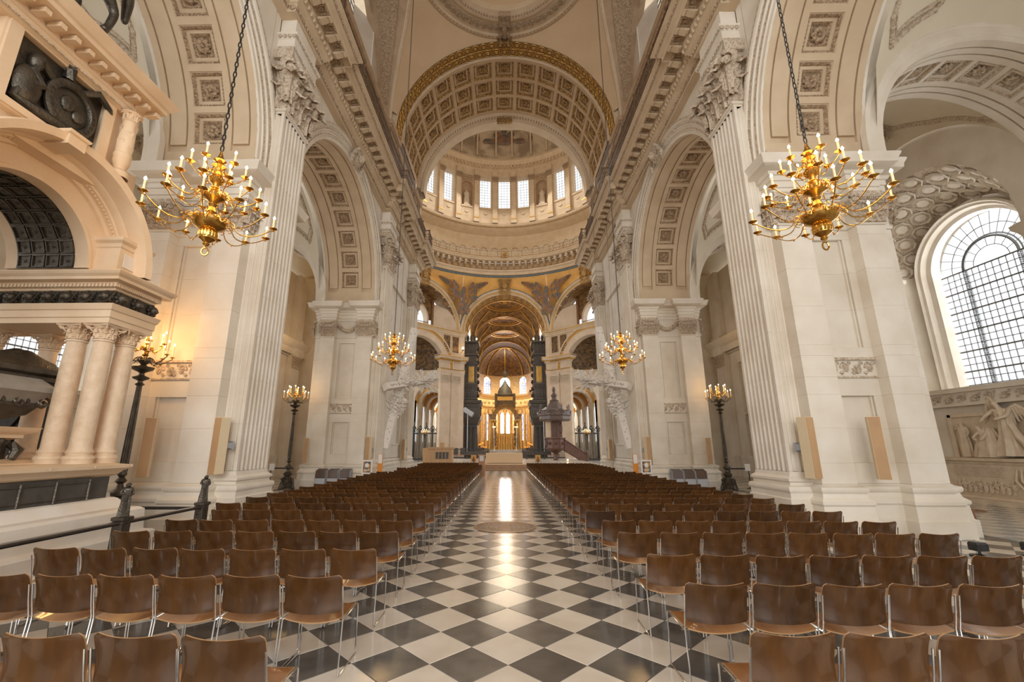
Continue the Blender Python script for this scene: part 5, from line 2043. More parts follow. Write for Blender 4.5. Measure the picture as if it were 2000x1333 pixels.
# ---------------------------------------------------------------- chairs
def chair_parts():
    w = .249

    def back(u, v):
        k = 2 * u - 1
        k = k * (1.35 - .35 * k * k)
        v = v + .06 * sin(2 * pi * v) * -1
        z = .487 + .285 * v + .014 * k * k * v - .012 * (1 - v) * (1 - k * k)
        y = -.215 - .065 * v - .04 * (1 - k * k) + .02 * sin(pi * v)
        e = w
        if v > .87:
            e -= .036 * (1 - sqrt(max(0, 1 - ((v - .87) / .131) ** 2)))
        if v < .1:
            e -= .02 * (1 - sqrt(max(0, 1 - ((.1 - v) / .101) ** 2)))
        x = e * k
        return x, y, z

    def seat(u, v):
        x = -w + 2 * w * u
        k = x / w
        return x * (1 - .06 * max(0, .2 - v) / .2), -.215 + .43 * v, .437 - .034 * (1 - k * k) * (1 - v) ** .5 + .012 * v - .03 * max(0, v - .85) / .15

    def shell(fn, off, nu=10, nv=6):
        t = M()
        n = (nu + 1) * (nv + 1)
        P = [[Vector(fn(u / nu, v / nv)) for v in range(nv + 1)] for u in range(nu + 1)]
        for d in (0, 1):
            for u in range(nu + 1):
                for v in range(nv + 1):
                    t.v.append(tuple(P[u][v] + Vector(off) * d))
        for u in range(nu):
            for v in range(nv):
                a = u * (nv + 1) + v
                t.f.append((a, a + 1, a + nv + 2, a + nv + 1))
                t.f.append((n + a, n + a + nv + 1, n + a + nv + 2, n + a + 1))
                t.mi += [0, 0]
        for u in range(nu):
            for v in (0, nv):
                a, b = u * (nv + 1) + v, (u + 1) * (nv + 1) + v
                t.f.append((a, b, b + n, a + n))
                t.mi.append(1)
        for v in range(nv):
            for u in (0, nu):
                a, b = u * (nv + 1) + v, u * (nv + 1) + v + 1
                t.f.append((a, b, b + n, a + n))
                t.mi.append(1)
        return t
    bk = shell(back, (0, .011, 0), 12, 12)
    st = shell(seat, (0, 0, -.011))

    def side(s):
        t = M()
        x = s * .2575
        t.tube([(x, -.262, .70), (x, -.235, .56), (x, -.205, .44), (x, -.205, .40), (x, -.235, .02), (x, -.22, .009), (x, .0, .009), (x, .20, .009), (x, .215, .02), (x, .20, .42), (x, .18, .432), (x, -.20, .415)], .0068, 6)
        return t
    c1 = M().tube([(-.2575, -.12, .395), (.2575, -.12, .395)], .006, 5)
    c2 = M().tube([(-.2575, .14, .405), (.2575, .14, .405)], .006, 5)
    return bk, st, side(-1), side(1), c1, c2


def chairs():
    bk, st, s1, s2, cr, cr2 = chair_parts()
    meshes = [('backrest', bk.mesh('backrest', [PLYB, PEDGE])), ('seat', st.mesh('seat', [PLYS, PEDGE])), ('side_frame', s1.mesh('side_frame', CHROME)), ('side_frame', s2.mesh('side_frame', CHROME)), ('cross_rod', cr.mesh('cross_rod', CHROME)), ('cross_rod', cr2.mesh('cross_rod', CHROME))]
    darkm = mat('chair_back_dark', (0.06, 0.028, 0.014), (0.045, 0.02, 0.01), 0.3, scale=14, local=True)
    bkd = bk.mesh('backrest', [darkm, PEDGE])
    root = thing('stacking_chair', (0, 0, 0), 'x', 'chair', 'brown plywood chairs in rows along the nave')
    for n, me in meshes:
        link(n, me, root, local=True)
    allm = M()
    for q, i in ((bk, 0), (st, 2), (s1, 4), (s2, 4), (cr, 4), (cr2, 4)):
        q.k = 0
        o = len(allm.v)
        allm.v += q.v
        allm.f += [tuple(a + o for a in f) for f in q.f]
        allm.mi += [i + (1 if (i < 4 and m_) else 0) for m_ in q.mi]
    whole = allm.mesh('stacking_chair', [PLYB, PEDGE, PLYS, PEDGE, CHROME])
    ordw = 'first second third fourth fifth sixth seventh eighth ninth tenth eleventh twelfth thirteenth fourteenth fifteenth sixteenth seventeenth eighteenth nineteenth twentieth'.split()
    rowsR = [2.94, 3.9, 4.86, 6.05, 6.98, 8.0, 8.97, 9.95, 10.75, 11.65, 12.6]
    rowsL = [2.84, 4.05, 5.03, 6.03, 6.92, 8.0, 8.95, 9.97, 10.85, 11.65, 12.55]
    n = 0
    far = M()
    rnd = random.Random(5)
    first = True
    for r_ in range(31):
        for sx in (1, -1):
            R_ = rowsR if sx > 0 else rowsL
            Y = R_[r_] if r_ < len(R_) else R_[-1] + .93 * (r_ - len(R_) + 1)
            if Y > 31.2:
                continue
            inner = 1.6 if sx > 0 else 1.74
            outer = 5.95 if not (20.3 < Y < 23.6) else 5.4
            if sx < 0 and Y < 8.7:
                outer = 5.5
            if Y > 24 and Y < 29:
                outer = 5.6
            if sx > 0 and Y < 5.3:
                outer = 6.4
            k = 0
            x = inner
            while x + .25 < outer + .15:
                jx, jy, ja = rnd.uniform(-.002, .002), rnd.uniform(-.02, .02), rnd.uniform(-.006, .006)
                if sx > 0 and 7.9 < Y < 8.1 and k == 0:
                    jx -= .06
                    ja = .0
                T = TR((sx * x + jx, Y + .27 + jy, 0)) @ RZ(ja)
                if sx < 0 and k == 0 and 28.3 < Y < 29.8:
                    k, x = 1, x + .543
                    continue
                if n < 300:
                    lab = 'brown plywood chair, %s seat from the central aisle, %s row %s of it' % (ordw[k], ordw[r_], 'right' if sx > 0 else 'left')
                    if Y < 15:
                        o = copy_tree(root, T, lab)
                    else:
                        o = link('stacking_chair', whole, None, T, label=lab, category='chair', group='brown plywood chairs in rows along the nave')
                    if sx > 0 and 7.9 < Y < 8.1 and k == 0:
                        o['label'] = 'darkest chair, almost black back, at the aisle end of the sixth right row'
                        for c in o.children:
                            if c.name.startswith('backrest'):
                                c.data = bkd
                else:
                    ob = len(far.v)
                    for q, i in ((bk, 0), (st, 2), (s1, 4), (s2, 4)):
                        far.k = 0
                        o2 = len(far.v)
                        far.v += [tuple(T @ Vector(p)) for p in q.v]
                        far.f += [tuple(a + o2 for a in f) for f in q.f]
                        far.mi += [i + (1 if (i < 4 and m_) else 0) for m_ in q.mi]
                n += 1
                k += 1
                x += .543
    # remove the prototype, it served only as a source of copies
    for c in list(root.children):
        bpy.data.objects.remove(c)
    bpy.data.objects.remove(root)
    o = far.obj('distant_chairs', [PLYB, PEDGE, PLYS, PEDGE, CHROME])
    tag(o, 'distant rows of brown plywood chairs before the dais', 'chairs', None, 'stuff')
    # grey backed trolleys of folded chairs against the second pier
    for sx, x0, lab in ((-1, -7.3, 'left'), (1, 8.3, 'right')):
        for k in range(3):
            x = x0 - .55 * k if sx < 0 else x0 + .52 * k - .75
            t = thing('folded_chair_stack', (x, 20.35, 0), 'folded chairs stacked upright by the second %s pier, %s from the aisle' % (lab, ordw[k]), 'chair stack', 'folded chairs by the second piers')
            for j in range(5):
                T = TR((x, 20.2 + .07 * j, .02 * j)) @ RX(-.12)
                q = M()
                q.box(-.23, .23, 0, .015, .48, .80, T)
                q.obj('backrest', PLYB, t, 0)
                q = M()
                q.box(-.22, .22, -.01, .012, .14, .46, T)
                for s in (-1, 1):
                    q.tube([T @ Vector((s * .24, 0, 0)), T @ Vector((s * .24, 0, .8))], .012, 5)
                q.tube([T @ Vector((-.24, 0, .1)), T @ Vector((.24, 0, .1))], .01, 5)
                q.obj('metal_frame', GREYM, t)


chairs()


# ---------------------------------------------------------------- chandeliers
def candle_parts(parent, T, ch=.15, cr_=.014, pan=.062, fs=1.0):
    q = M().lathe([(.001, -.035), (.018, -.03), (.014, -.012), (.03, -.006), (pan, .012), (pan, .018), (.02, .008), (.022, .03), (.016, .034)], n=12)
    link('drip_pan', q.mesh('drip_pan', BRASS), parent, T, local=True)
    q = M().lathe([(cr_, .02), (cr_, .02 + ch), (cr_ * .4, .025 + ch)], n=8)
    link('candle', q.mesh('candle', WAX), parent, T, local=True)
    q = M().lathe([(.003, 0), (.014 * fs, .014), (.016 * fs, .026), (.009 * fs, .045), (.001, .062)], n=8)
    link('flame', q.mesh('flame', FLAME), parent, T @ TR((0, 0, .022 + ch)), local=True)


def arm_mesh(r0, r1, drop, z1, mat_=None, rad=.008):
    t = M()
    pts = []
    for k in range(19):
        q = k / 18
        r_ = r0 + (r1 - r0) * q
        z = -drop * sin(pi * min(1, q * 1.05)) ** 1.0 * (1 - .25 * (1 - q)) + z1 * (q ** 3)
        if q < .35:
            z += .09 * sin(pi * q / .35)
        pts.append((r_, 0, z))
    pts.append((r1 + .004, 0, z1 + .01))
    t.tube(pts, rad, 6)
    # scroll near the root
    sc = []
    for k in range(14):
        a = k / 13 * 2.6 * pi
        rr = .06 * (1 - k / 17) * (r1 / .9 + .3)
        sc.append((r0 + (r1 - r0) * .2 + rr * sin(a), 0, -.02 - rr * cos(a)))
    t.tube(sc, rad * .75, 5)
    t.ball((r0 + (r1 - r0) * .55, 0, -drop * .93), rad * 1.9, 6, 4)
    return t


def chandeliers():
    root = thing('chandelier', (0, 0, 0), 'x', 'chandelier', 'brass candle chandeliers on long chains')
    body = M().lathe([(.001, .14), (.03, .15), (.05, .18), (.035, .2), (.05, .215), (.11, .26), (.125, .31), (.12, .36), (.09, .40), (.13, .42), (.15, .43), (.2, .46), (.235, .52), (.23, .56), (.17, .61), (.1, .64), (.06, .68), (.075, .70), (.06, .73), (.045, .78),
                      (.07, .82), (.045, .85), (.08, .89), (.15, .93), (.17, .98), (.12, 1.03), (.06, 1.06), (.085, 1.09), (.05, 1.12), (.05, 1.17), (.09, 1.2), (.12, 1.25), (.09, 1.3), (.045, 1.33), (.075, 1.37), (.045, 1.4), (.045, 1.45), (.1, 1.48), (.07, 1.52), (.05, 1.55), (.09, 1.58), (.05, 1.63), (.03, 1.68), (.015, 1.75)], n=24)
    for k in range(16):
        a = 2 * pi * k / 16
        body.ball((.105 * cos(a), .105 * sin(a), .33), (.028, .028, .07), 6, 5)
        body.ball((.19 * cos(a), .19 * sin(a), .545), (.035, .035, .04), 6, 5)
    body.obj('stem', BRASS, root, local=True)
    t = M()
    t.tube([(.045 * cos(a), 0, .06 + .06 * sin(a)) for a in arc(12, 0, 2 * pi)], .013, 6)
    t.obj('ring', BRASS, root, local=True)
    t = M()
    for k in range(212):
        z = 1.76 + .1 * k
        pts = [(.022 * cos(a), 0, z + .05 + .062 * sin(a)) for a in arc(8, 0, 2 * pi)]
        if k % 2:
            pts = [(0, x, zz) for x, _, zz in pts]
        t.tube(pts, .010, 4)
    t.obj('chain', IRON, root, local=True)
    for tier, (n, r0, r1, z, drop, z1, off) in enumerate(((12, .12, .84, .56, .17, .02, .13), (12, .1, .60, .98, .13, .0, .0), (6, .07, .36, 1.36, .10, .03, .3))):
        am = arm_mesh(r0, r1, drop, z1)
        me = am.mesh('arm', BRASS)
        first = None
        for k in range(n):
            a = off + 2 * pi * k / n
            o = link('arm', me, root, TR((0, 0, z)) @ RZ(a), local=True)
            if first is None:
                candle_parts(o, TR((r1, 0, z1 + .03)), fs=1.25)
                first = list(o.children)
            else:
                for c in first:
                    d = c.copy()
                    COL.objects.link(d)
                    d.parent = o
    labs = ((4.5, 5.82, 'big brass chandelier hanging before the nearest right pier'), (-4.5, 5.82, 'big brass chandelier hanging over the marble monument side at left'),
            (4.5, 16.8, 'further brass chandelier hanging beyond the nearest right pier'), (-4.5, 16.8, 'further brass chandelier hanging beyond the nearest left pier'))
    for i, (x, y, lab) in enumerate(labs):
        T = TR((x, y, 4.58)) @ RZ(.35 * i)
        if i == 0:
            root.matrix_basis = T
            root['label'] = lab
        else:
            copy_tree(root, T, lab)
        d = bpy.data.lights.new('candle_glow', 'POINT')
        d.energy, d.color, d.shadow_soft_size = 55, (1, .62, .28), .45
        o = bpy.data.objects.new('candle_glow', d)
        COL.objects.link(o)
        o.location = (x, y, 4.58 + 1.2)


chandeliers()


def candelabra():
    root = thing('standing_candelabrum', (0, 0, 0), 'x', 'candelabrum', 'tall bronze candelabra at the pier feet')
    t = M()
    t.lathe([(.34, 0), (.34, .06), (.27, .1), (.2, .22), (.24, .32), (.13, .48), (.1, .55), (.17, .6), (.19, .68), (.08, .76), (.06, .84), (.14, .9), (.15, .97), (.07, 1.06), (.05, 1.14), (.11, 1.2), (.05, 1.28), (.09, 1.34), (.075, 1.4)], n=16)
    for k in range(4):
        a = pi / 4 + pi / 2 * k
        t.tube([(.14 * cos(a), .14 * sin(a), .5), (.3 * cos(a), .3 * sin(a), .42), (.33 * cos(a), .33 * sin(a), .22), (.38 * cos(a), .38 * sin(a), .04)], [.05, .06, .05, .06], 7)
        t.put(LEAF, TR((.2 * cos(a), .2 * sin(a), .14)) @ RZ(a - pi / 2) @ S(.2, .2, .34))
    t.obj('base', BRONZE, root, local=True)
    rings = []
    for z, r_ in ((1.4, .085), (2.2, .075), (3.3, .055), (3.32, .05)):
        rings.append([((r_ - .012 * (j % 2)) * cos(2 * pi * j / 24), (r_ - .012 * (j % 2)) * sin(2 * pi * j / 24), z) for j in range(24)])
    M().loft(rings).obj('fluted_shaft', BRONZE, root, local=True)
    M().lathe([(.05, 3.3), (.1, 3.34), (.05, 3.38), (.05, 3.42), (.15, 3.47), (.17, 3.5), (.06, 3.55), (.05, 3.6), (.09, 3.63), (.2, 3.68), (.23, 3.74), (.1, 3.76), (.05, 3.8), (.11, 3.86), (.12, 3.9), (.04, 3.96)], n=18).obj('bowls', BRONZE, root, local=True)
    M().lathe([(.04, 3.94), (.04, 4.0), (.07, 4.03), (.04, 4.06), (.035, 4.12), (.1, 4.17), (.11, 4.22), (.04, 4.27), (.05, 4.32), (.03, 4.36), (.05, 4.4), (.03, 4.45), (.04, 4.5), (.001, 4.6)], n=14).obj('finial', BRASS, root, local=True)
    for n, r1, z, ch, off in ((8, .52, 3.92, .28, 0), (6, .34, 4.2, .24, .3)):
        me = arm_mesh(.05, r1, .09, .07, rad=.011).mesh('arm', BRONZE if n == 8 else BRASS)
        first = None
        for k in range(n):
            o = link('arm', me, root, TR((0, 0, z)) @ RZ(off + 2 * pi * k / n), local=True)
            if first is None:
                candle_parts(o, TR((r1, 0, .11)), ch, .016, .055, 1.2)
                first = list(o.children)
            else:
                for c in first:
                    d = c.copy()
                    COL.objects.link(d)
                    d.parent = o
    labs = ((-8.17, 9.42, .955, 'nearest tall candelabrum, beside the marble monument'), (-9.9, 20.3, 1, 'candelabrum standing by the second left pier'),
            (9.72, 20.25, 1, 'candelabrum standing by the second right pier'), (-11, 60.2, .9, 'small distant candelabrum before the left gate'), (11, 60.2, .9, 'small distant candelabrum before the right gate'))
    for i, (x, y, k, lab) in enumerate(labs):
        T = TR((x, y, 0)) @ RZ(.5 * i) @ S(k)
        if i == 0:
            root.matrix_basis = T
            root['label'] = lab
        else:
            copy_tree(root, T, lab)
        d = bpy.data.lights.new('candelabrum_glow', 'POINT')
        d.energy, d.color, d.shadow_soft_size = (60 if i == 0 else 18), (1, .55, .2), .22
        o = bpy.data.objects.new('candelabrum_glow', d)
        COL.objects.link(o)
        o.location = (x, y, 4.45 * k)


candelabra()


# ---------------------------------------------------------------- wall speakers and signs
def speakers():
    sp = [(6.55, 9.93, 1.18, 1.31, .3, 'nearest right pier, nave side'), (7.86, 9.72, 1.18, 1.3, -.5, 'nearest right pier, over the sunk panel'),
          (-6.55, 9.98, 1.25, 1.25, -.35, 'nearest left pier, nave side'), (-7.98, 9.72, 1.2, 1.28, .5, 'nearest left pier, over the sunk panel'),
          (6.5, 20.9, 1.1, 1.2, .3, 'second right pier, nave side'), (9.3, 20.85, 1.1, 1.15, -.4, 'second right pier, aisle side'),
          (-6.5, 20.95, 1.1, 1.2, -.3, 'second left pier, nave side'), (-9.45, 20.85, 1.1, 1.15, .4, 'second left pier, aisle side'),
          (6.45, 28.1, 1.1, 1.2, .3, 'last right pilaster before the dome'), (-6.45, 28.1, 1.1, 1.2, -.3, 'last left pilaster before the dome')]
    for x, y, z, h, rz, lab in sp:
        s = thing('column_speaker', (x, y, z), 'slim beige column loudspeaker on the ' + lab, 'loudspeaker', 'beige column loudspeakers on the piers', rz=rz)
        t = M()
        t.loft([[(a, b, zz) for a, b in ((-k, -k), (k, -k), (k, k * 1.1), (-k, k * 1.1))] for k, zz in ((.10, 0), (.107, .008), (.107, h - .008), (.10, h))], True, True, True)
        t.obj('cabinet', SPKS, s, 0, local=True)
        M().box(-.098, .098, -.116, -.104, .01, h - .01).obj('front_grille', SPK, s, 0, local=True)
        t = M()
        t.box(-.03, .03, .1, .3, h * .45, h * .55)
        t.box(-.07, .07, .28, .31, h * .42, h * .58)
        t.obj('bracket', GREYM, s, 0, local=True)
    for sx in (-1, 1):
        sd = SIDE[sx]
        x, y = sx * 6.1, (19.6 if sx < 0 else 20.0)
        s = thing('sign_stand', (x, y, 0), 'white framed poster on a stand between seats and second pier, %s side' % sd, 'sign', 'white framed posters on stands')
        M().box(x - .23, x + .23, y - .03, y + .03, .7, 1.28).obj('frame', CANVAS, s, 0)
        t = M()
        t.box(x - .17, x + .17, y - .04, y - .03, .76, 1.22)
        t.obj('poster', POSTER, s, 0)
        t = M()
        t.ball((x, y - .045, 1.06), (.09, .01, .1), 10, 6)
        t.box(x - .12, x + .12, y - .046, y - .04, .82, .84)
        t.box(x - .12, x + .12, y - .046, y - .04, .87, .89)
        t.obj('printed_emblem', CANVAS, s)
        M().tube([(x, y, 0), (x, y, .7)], .02, 6).lathe([(.17, 0), (.17, .015), (.02, .03)], (x, y, 0), 16).obj('stand', CHROME, s)
        x, y = sx * 5.9, 20.9
        s = thing('information_board', (x, y, 0), 'narrow orange board standing by the second %s pier' % sd, 'board', 'narrow orange boards')
        M().box(x - .11, x + .11, y - .03, y + .03, .05, 1.52).obj('panel', ORANGE, s, 0)
        M().box(x - .09, x + .09, y - .04, y - .031, 1.1, 1.5).obj('paper', CANVAS, s, 0)
        M().box(x - .16, x + .16, y - .14, y + .14, 0, .05).obj('foot', GREYM, s, 0)
    # rope barriers by the candelabra
    for sx in (-1, 1):
        x0, x1, y = sx * 9.95, sx * 11.0, 20.9
        s = thing('rope_barrier', (sx * 10.5, y, 0), 'low black barrier with a paper notice across the %s aisle' % SIDE[sx], 'barrier', 'black barriers across the aisles')
        for x in (x0 + sx * .2, x1):
            M().tube([(x, y, 0), (x, y, .98)], .022, 6).lathe([(.16, 0), (.16, .02), (.02, .05)], (x, y, 0), 14).obj('post', IRON, s)
        M().box(min(x0, x1), max(x0, x1), y - .012, y + .012, .84, .90).obj('belt', mat('dark_belt', (.02, .02, .035), None, .7), s, 0)
        M().box(sx * 10.95 - .12, sx * 10.95 + .12, y - .04, y - .03, .78, 1.08).obj('notice', CANVAS, s, 0)


speakers()


# ---------------------------------------------------------------- railing posts before the monument
def post_figures():
    for i, (y, lab) in enumerate(((6.75, 'nearest bronze figure post of the monument railing, behind the fourth chair row'), (8.5, 'further bronze figure post of the railing, at the foot of the left pier'))):
        s = thing('railing_post', (-5.75, y, 0), lab, 'post', 'bronze figure posts')
        t = M()
        t.loft([[(-5.75 + a * k, y + b * k, z) for a, b in ((-1, -1), (1, -1), (1, 1), (-1, 1))] for k, z in ((.1, 0), (.1, .05), (.075, .08), (.075, .78), (.095, .8), (.095, .84), (.07, .85))], True, True, True)
        for k in range(6):
            for q in (-1, 1):
                t.put(ROS, TR((-5.75 + .03 * q, y - .075, .15 + .1 * k)) @ RX(pi / 2) @ S(.045))
        t.obj('pedestal', BRONZE, s)
        j = fig_joints(.5, ha_l=(-.05, -.2, 1.2, .04), el_l=(-.27, -.1, 1.2, .05), ha_r=(.08, -.22, 1.1, .04))
        f = figure_mesh('figure', {a: (b[0], b[1], b[2], b[3] * 1.45) for a, b in j.items()}, FIGE, BRONZE, s, 1, local=True)
        f.matrix_basis = TR((0, 0, .83)) @ RZ(.6)
        t = M()
        drape(t, [(.075, 0), (.07, .1), (.055, .22), (.06, .33), (.045, .38)], folds=6, amp=.1, n=20)
        t.ball((0, .01, .455), (.035, .035, .03), 8, 5)
        t.obj('drapery', BRONZE, s, local=True).matrix_basis = TR((0, 0, .84))
    r_ = thing('barrier_rail', (-5.75, 6, .78), 'dark flat-topped handrail running along the monument before the chairs', 'railing')
    M().box(-5.80, -5.70, 2.0, 8.5, .76, .785).obj('top_rail', mat('brushed_steel', (.30, .28, .26), None, .25, .9), r_, 0)
    M().box(-5.78, -5.72, 2.0, 8.5, .735, .757).obj('under_rail', IRON, r_, 0)
    M().box(-5.757, -5.743, 2.0, 8.5, .05, .735).obj('glass_panel', PANE, r_, 0)
    M().box(-9.6, -5.75, 8.56, 8.62, .70, .75).obj('return_rail', IRON, r_, 0)
    M().box(-5.79, -5.71, 2.0, 8.5, 0, .05).obj('foot_rail', IRON, r_, 0)


post_figures()


# ---------------------------------------------------------------- the great marble monument on the left
def monument():
    s = thing('canopied_monument', (-7.8, 5.4, 0), 'huge cream marble monument with columns, bronze-lined arch and horseman, at far left', 'monument')
    X = -6.8
    Y0, Y1 = 1.0, 7.95

    def slab(t, x, ya, yb, prof, x2=-9.7):
        pl = [(x, ya), (x, yb), (x2, yb), (x2, ya)]
        mould(t, pl, prof, True, True)
    t = M()
    slab(t, -6.05, 1.4, 8.3, [(0, 0), (0, .16), (-.02, .18)])
    slab(t, -6.3, 1.2, 8.15, [(0, .15), (0, .42), (-.02, .45), (-.12, .47), (-.14, .80), (-.2, .84), (-.3, .86), (-.36, .93), (-.42, 1.0), (-.46, 1.02)])
    t.obj('white_plinth', MARBW, s, 0.3)
    t = M()
    slab(t, -6.82, 1.0, 7.6, [(0, 1.0), (0, 1.37)])
    slab(t, -6.76, 1.0, 7.2, [(0, 1.0), (0, 1.37)])
    t.obj('black_marble_band', BLACKM, s, 0)
    t = M()
    for k, y in enumerate((4.2, 4.9, 5.55, 6.15, 6.65, 7.18)):
        t.tube([(-6.75, y, 1.03), (-6.75, y, 1.34)], .02, 6)
        for j in range(5):
            t.put(ROS, TR((-6.75, y, 1.06 + .065 * j)) @ RY(pi / 2) @ S(.045))
    t.box(-6.76, -6.745, 3, 7.2, 1.29, 1.3)
    t.box(-6.76, -6.745, 3, 7.2, 1.07, 1.08)
    t.obj('bronze_edging', BRONZE, s)
    t = M()
    slab(t, -6.82, 1.0, 7.58, [(0, 1.36), (.06, 1.38), (.1, 1.42), (.12, 1.45), (.2, 1.5), (.2, 1.55), (.02, 1.58)])
    t.obj('upper_plinth', MARB, s)
    for k in range(14):
        M().put(ROS, TR((-6.6, 3.2 + .35 * k, 1.53)) @ RY(pi / 2) @ S(.05)).obj('plinth_boss', MARB, s) if k % 2 else None
    # columns
    cols = [(-7.52, 7.2), (-7.05, 7.2), (-7.03, 7.62), (-8.75, 7.9), (-9.25, 7.4)]
    cc = M()
    cc.lathe([(.235, 0), (.235, .05), (.25, .08), (.235, .12), (.2, .13), (.2, .15), (.22, .18), (.19, .22), (.18, .26), (.18, .8), (.175, 1.6), (.16, 2.0), (.155, 2.02), (.175, 2.03), (.175, 2.06), (.155, 2.07)], n=28)
    cm = M().put(cc, S(.84, .84, 1)).mesh('column_shaft', COLM)
    cap = M()
    cap.lathe([(.2, 0), (.2, .24), (.26, .33)], n=16)
    for k in range(8):
        a = 2 * pi * k / 8
        cap.put(LEAF, TR((.2 * cos(a), .2 * sin(a), 0)) @ RZ(a - pi / 2) @ S(.17, .14, .17))
        cap.put(LEAF, TR((.2 * cos(a + .39), .2 * sin(a + .39), .08)) @ RZ(a + .39 - pi / 2) @ S(.14, .2, .2))
    for k in range(4):
        a = pi / 4 + k * pi / 2
        pts = [((.33 + .05 * (1 - j / 14) * cos(j / 12 * 3 * pi)) * cos(a), (.33 + .05 * (1 - j / 14) * cos(j / 12 * 3 * pi)) * sin(a), .29 + .06 * (1 - j / 14) * sin(j / 12 * 3 * pi)) for j in range(13)]
        cap.tube(pts, .018, 5)
        cap.tube([(.2 * cos(a), .2 * sin(a), .16), (.36 * cos(a), .36 * sin(a), .33)], .022, 5)
    cap.loft([[(k * x, k * y, z) for x, y in ((-1, -1), (0, -.86), (1, -1), (.86, 0), (1, 1), (0, .86), (-1, 1), (-.86, 0))] for z, k in ((.33, .29), (.36, .31), (.40, .32))], True, True, True)
    km = M().put(cap, S(.70, .70, .66)).mesh('column_capital', MARB)
    for x, y in cols:
        o = link('column', cm, s, TR((x, y, 1.58)))
        link('column_capital', km, o, TR((0, 0, 2.07)), local=True)
    # entablature of the east column group
    t = M()

    def ent(t, x, ya, yb, prof):
        mould(t, [(x, ya), (x, yb), (-9.9, yb), (-9.9, ya)], prof, True, True)
    ent(t, -6.82, 6.97, 7.9, [(0, 3.9), (0, 3.99), (.02, 4.0), (.02, 4.12), (.04, 4.13), (.07, 4.23), (0, 4.25)])
    t.obj('architrave', MARB, s, .3)
    t = M()
    ent(t, -6.84, 6.99, 7.88, [(0, 4.25), (0, 4.47)])
    t.obj('bronze_frieze', BRONZE, s, 0)
    t = M()
    ent(t, -6.82, 6.97, 7.8, [(0, 4.47), (.02, 4.48), (.02, 4.51), (.06, 4.52), (.06, 4.57), (.08, 4.58), (.08, 4.60), (.19, 4.62), (.19, 4.67), (.23, 4.71), (.25, 4.75), (.25, 4.77), (0, 4.80)])
    t.obj('cornice', MARB, s, .3)
    t = M()
    for k in range(46):
        x = -6.75 - k * .065
        t.box(x - .02, x + .02, 6.87, 6.91, 4.52, 4.57)
    for k in range(24):
        y = 6.92 + .04 * k
        t.box(-6.76, -6.72, y, y + .022, 4.52, 4.57)
    t.obj('dentils', MARB, s, 0, kind='stuff')
    for k in range(8):
        x = -6.95 - .33 * k
        t = M()
        t.ball((x, 6.95, 4.36), (.075, .09, .085), 10, 7)
        t.ball((x, 6.86, 4.34), (.035, .03, .03), 7, 5)
        for q in range(8):
            a = 2 * pi * q / 8
            t.ball((x + .09 * cos(a), 6.97, 4.36 + .09 * sin(a)), .035, 6, 4)
        t.tube([(x - .13, 6.97, 4.45), (x - .09, 6.92, 4.29), (x, 6.91, 4.26), (x + .09, 6.92, 4.29), (x + .13, 6.97, 4.45)], .018, 5)
        t.obj('lion_head', BRONZE, s)
    for y in (7.1, 7.45, 7.8):
        t = M()
        t.ball((-6.80, y, 4.36), (.09, .075, .085), 10, 7)
        t.ball((-6.72, y, 4.34), (.03, .035, .03), 7, 5)
        for q in range(8):
            a = 2 * pi * q / 8
            t.ball((-6.82, y + .09 * cos(a), 4.36 + .09 * sin(a)), .035, 6, 4)
        t.obj('lion_head', BRONZE, s)
    # great arch with its bronze coffered soffit
    Yc, zc, R_ = 5.72, 4.80, 1.01
    t = M()
    archivolt(t, Yc, zc, [(R_, -7.4), (R_, -7.17), (R_ + .06, -7.17), (R_ + .07, -7.2), (R_ + .34, -7.2), (R_ + .35, -7.14), (R_ + .40, -7.12), (R_ + .41, -7.0), (R_ + .43, -6.98), (R_ + .44, -6.86), (R_ + .455, -6.84), (R_ + .46, -6.64), (R_ + .47, -6.56), (R_ + .58, -6.53), (R_ + .6, -6.56), (R_ + .64, -7.2)], .0, 48)
    archivolt(t, Yc, zc, [(R_, -8.6), (R_, -8.4)], .0, 40)
    t.obj('archivolt', MARB, s)
    t = M()
    for k in range(70):
        a = pi * (k + .5) / 70
        t.ball((-7.05, Yc + (R_ + .4) * cos(a), zc + (R_ + .4) * sin(a)), .018, 5, 4)
    t.obj('arch_dentils', MARB, s, kind='stuff')
    spand = M()
    spandrel(spand, -7.21, 3.0, 7.3, 6.9, Yc, zc, R_ + .02, 36, zbot=4.80)
    spandrel(spand, -8.6, 3.0, 7.4, 6.9, Yc, zc, R_ + .02, 36, zbot=4.80)
    spand.box(-8.6, -7.22, 6.76, 7.5, 4.80, 6.2)
    spand.obj('arch_wall', MARB, s, 0)
    t = M()
    t.grid(lambda u, v: (-7.4 - 1.0 * v, Yc + R_ * cos(pi * u), zc + R_ * sin(pi * u)), 36, 1)
    t.obj('bronze_soffit', BRONZE, s)
    t = M()
    for k in range(13):
        a = pi * (k + .5) / 13
        for j in range(4):
            x = -7.52 - .245 * j
            c = Vector((x, Yc + R_ * cos(a), zc + R_ * sin(a)))
            zx = Vector((0, -cos(a), -sin(a)))
            F = frame(c, (1, 0, 0), zx.cross(Vector((1, 0, 0))), zx)
            for (a0, a1, b0, b1) in ((-.11, .11, -.105, -.09), (-.11, .11, .09, .105), (-.11, -.095, -.1, .1), (.095, .11, -.1, .1)):
                t.box(a0, a1, b0, b1, 0, .03, F)
            t.put(ROS, F @ S(.055))
    t.obj('bronze_coffers', BRONZE, s)
    # impost block at the springing
    t = M()
    mould(t, [(-6.78, 6.86), (-6.78, 7.4), (-7.3, 7.4), (-7.3, 6.86)], [(0, 4.8), (0, 5.22), (.02, 5.24), (.03, 5.3), (.08, 5.34), (.09, 5.4), (0, 5.42)], True, True)
    t.obj('impost_block', MARB, s, .3)
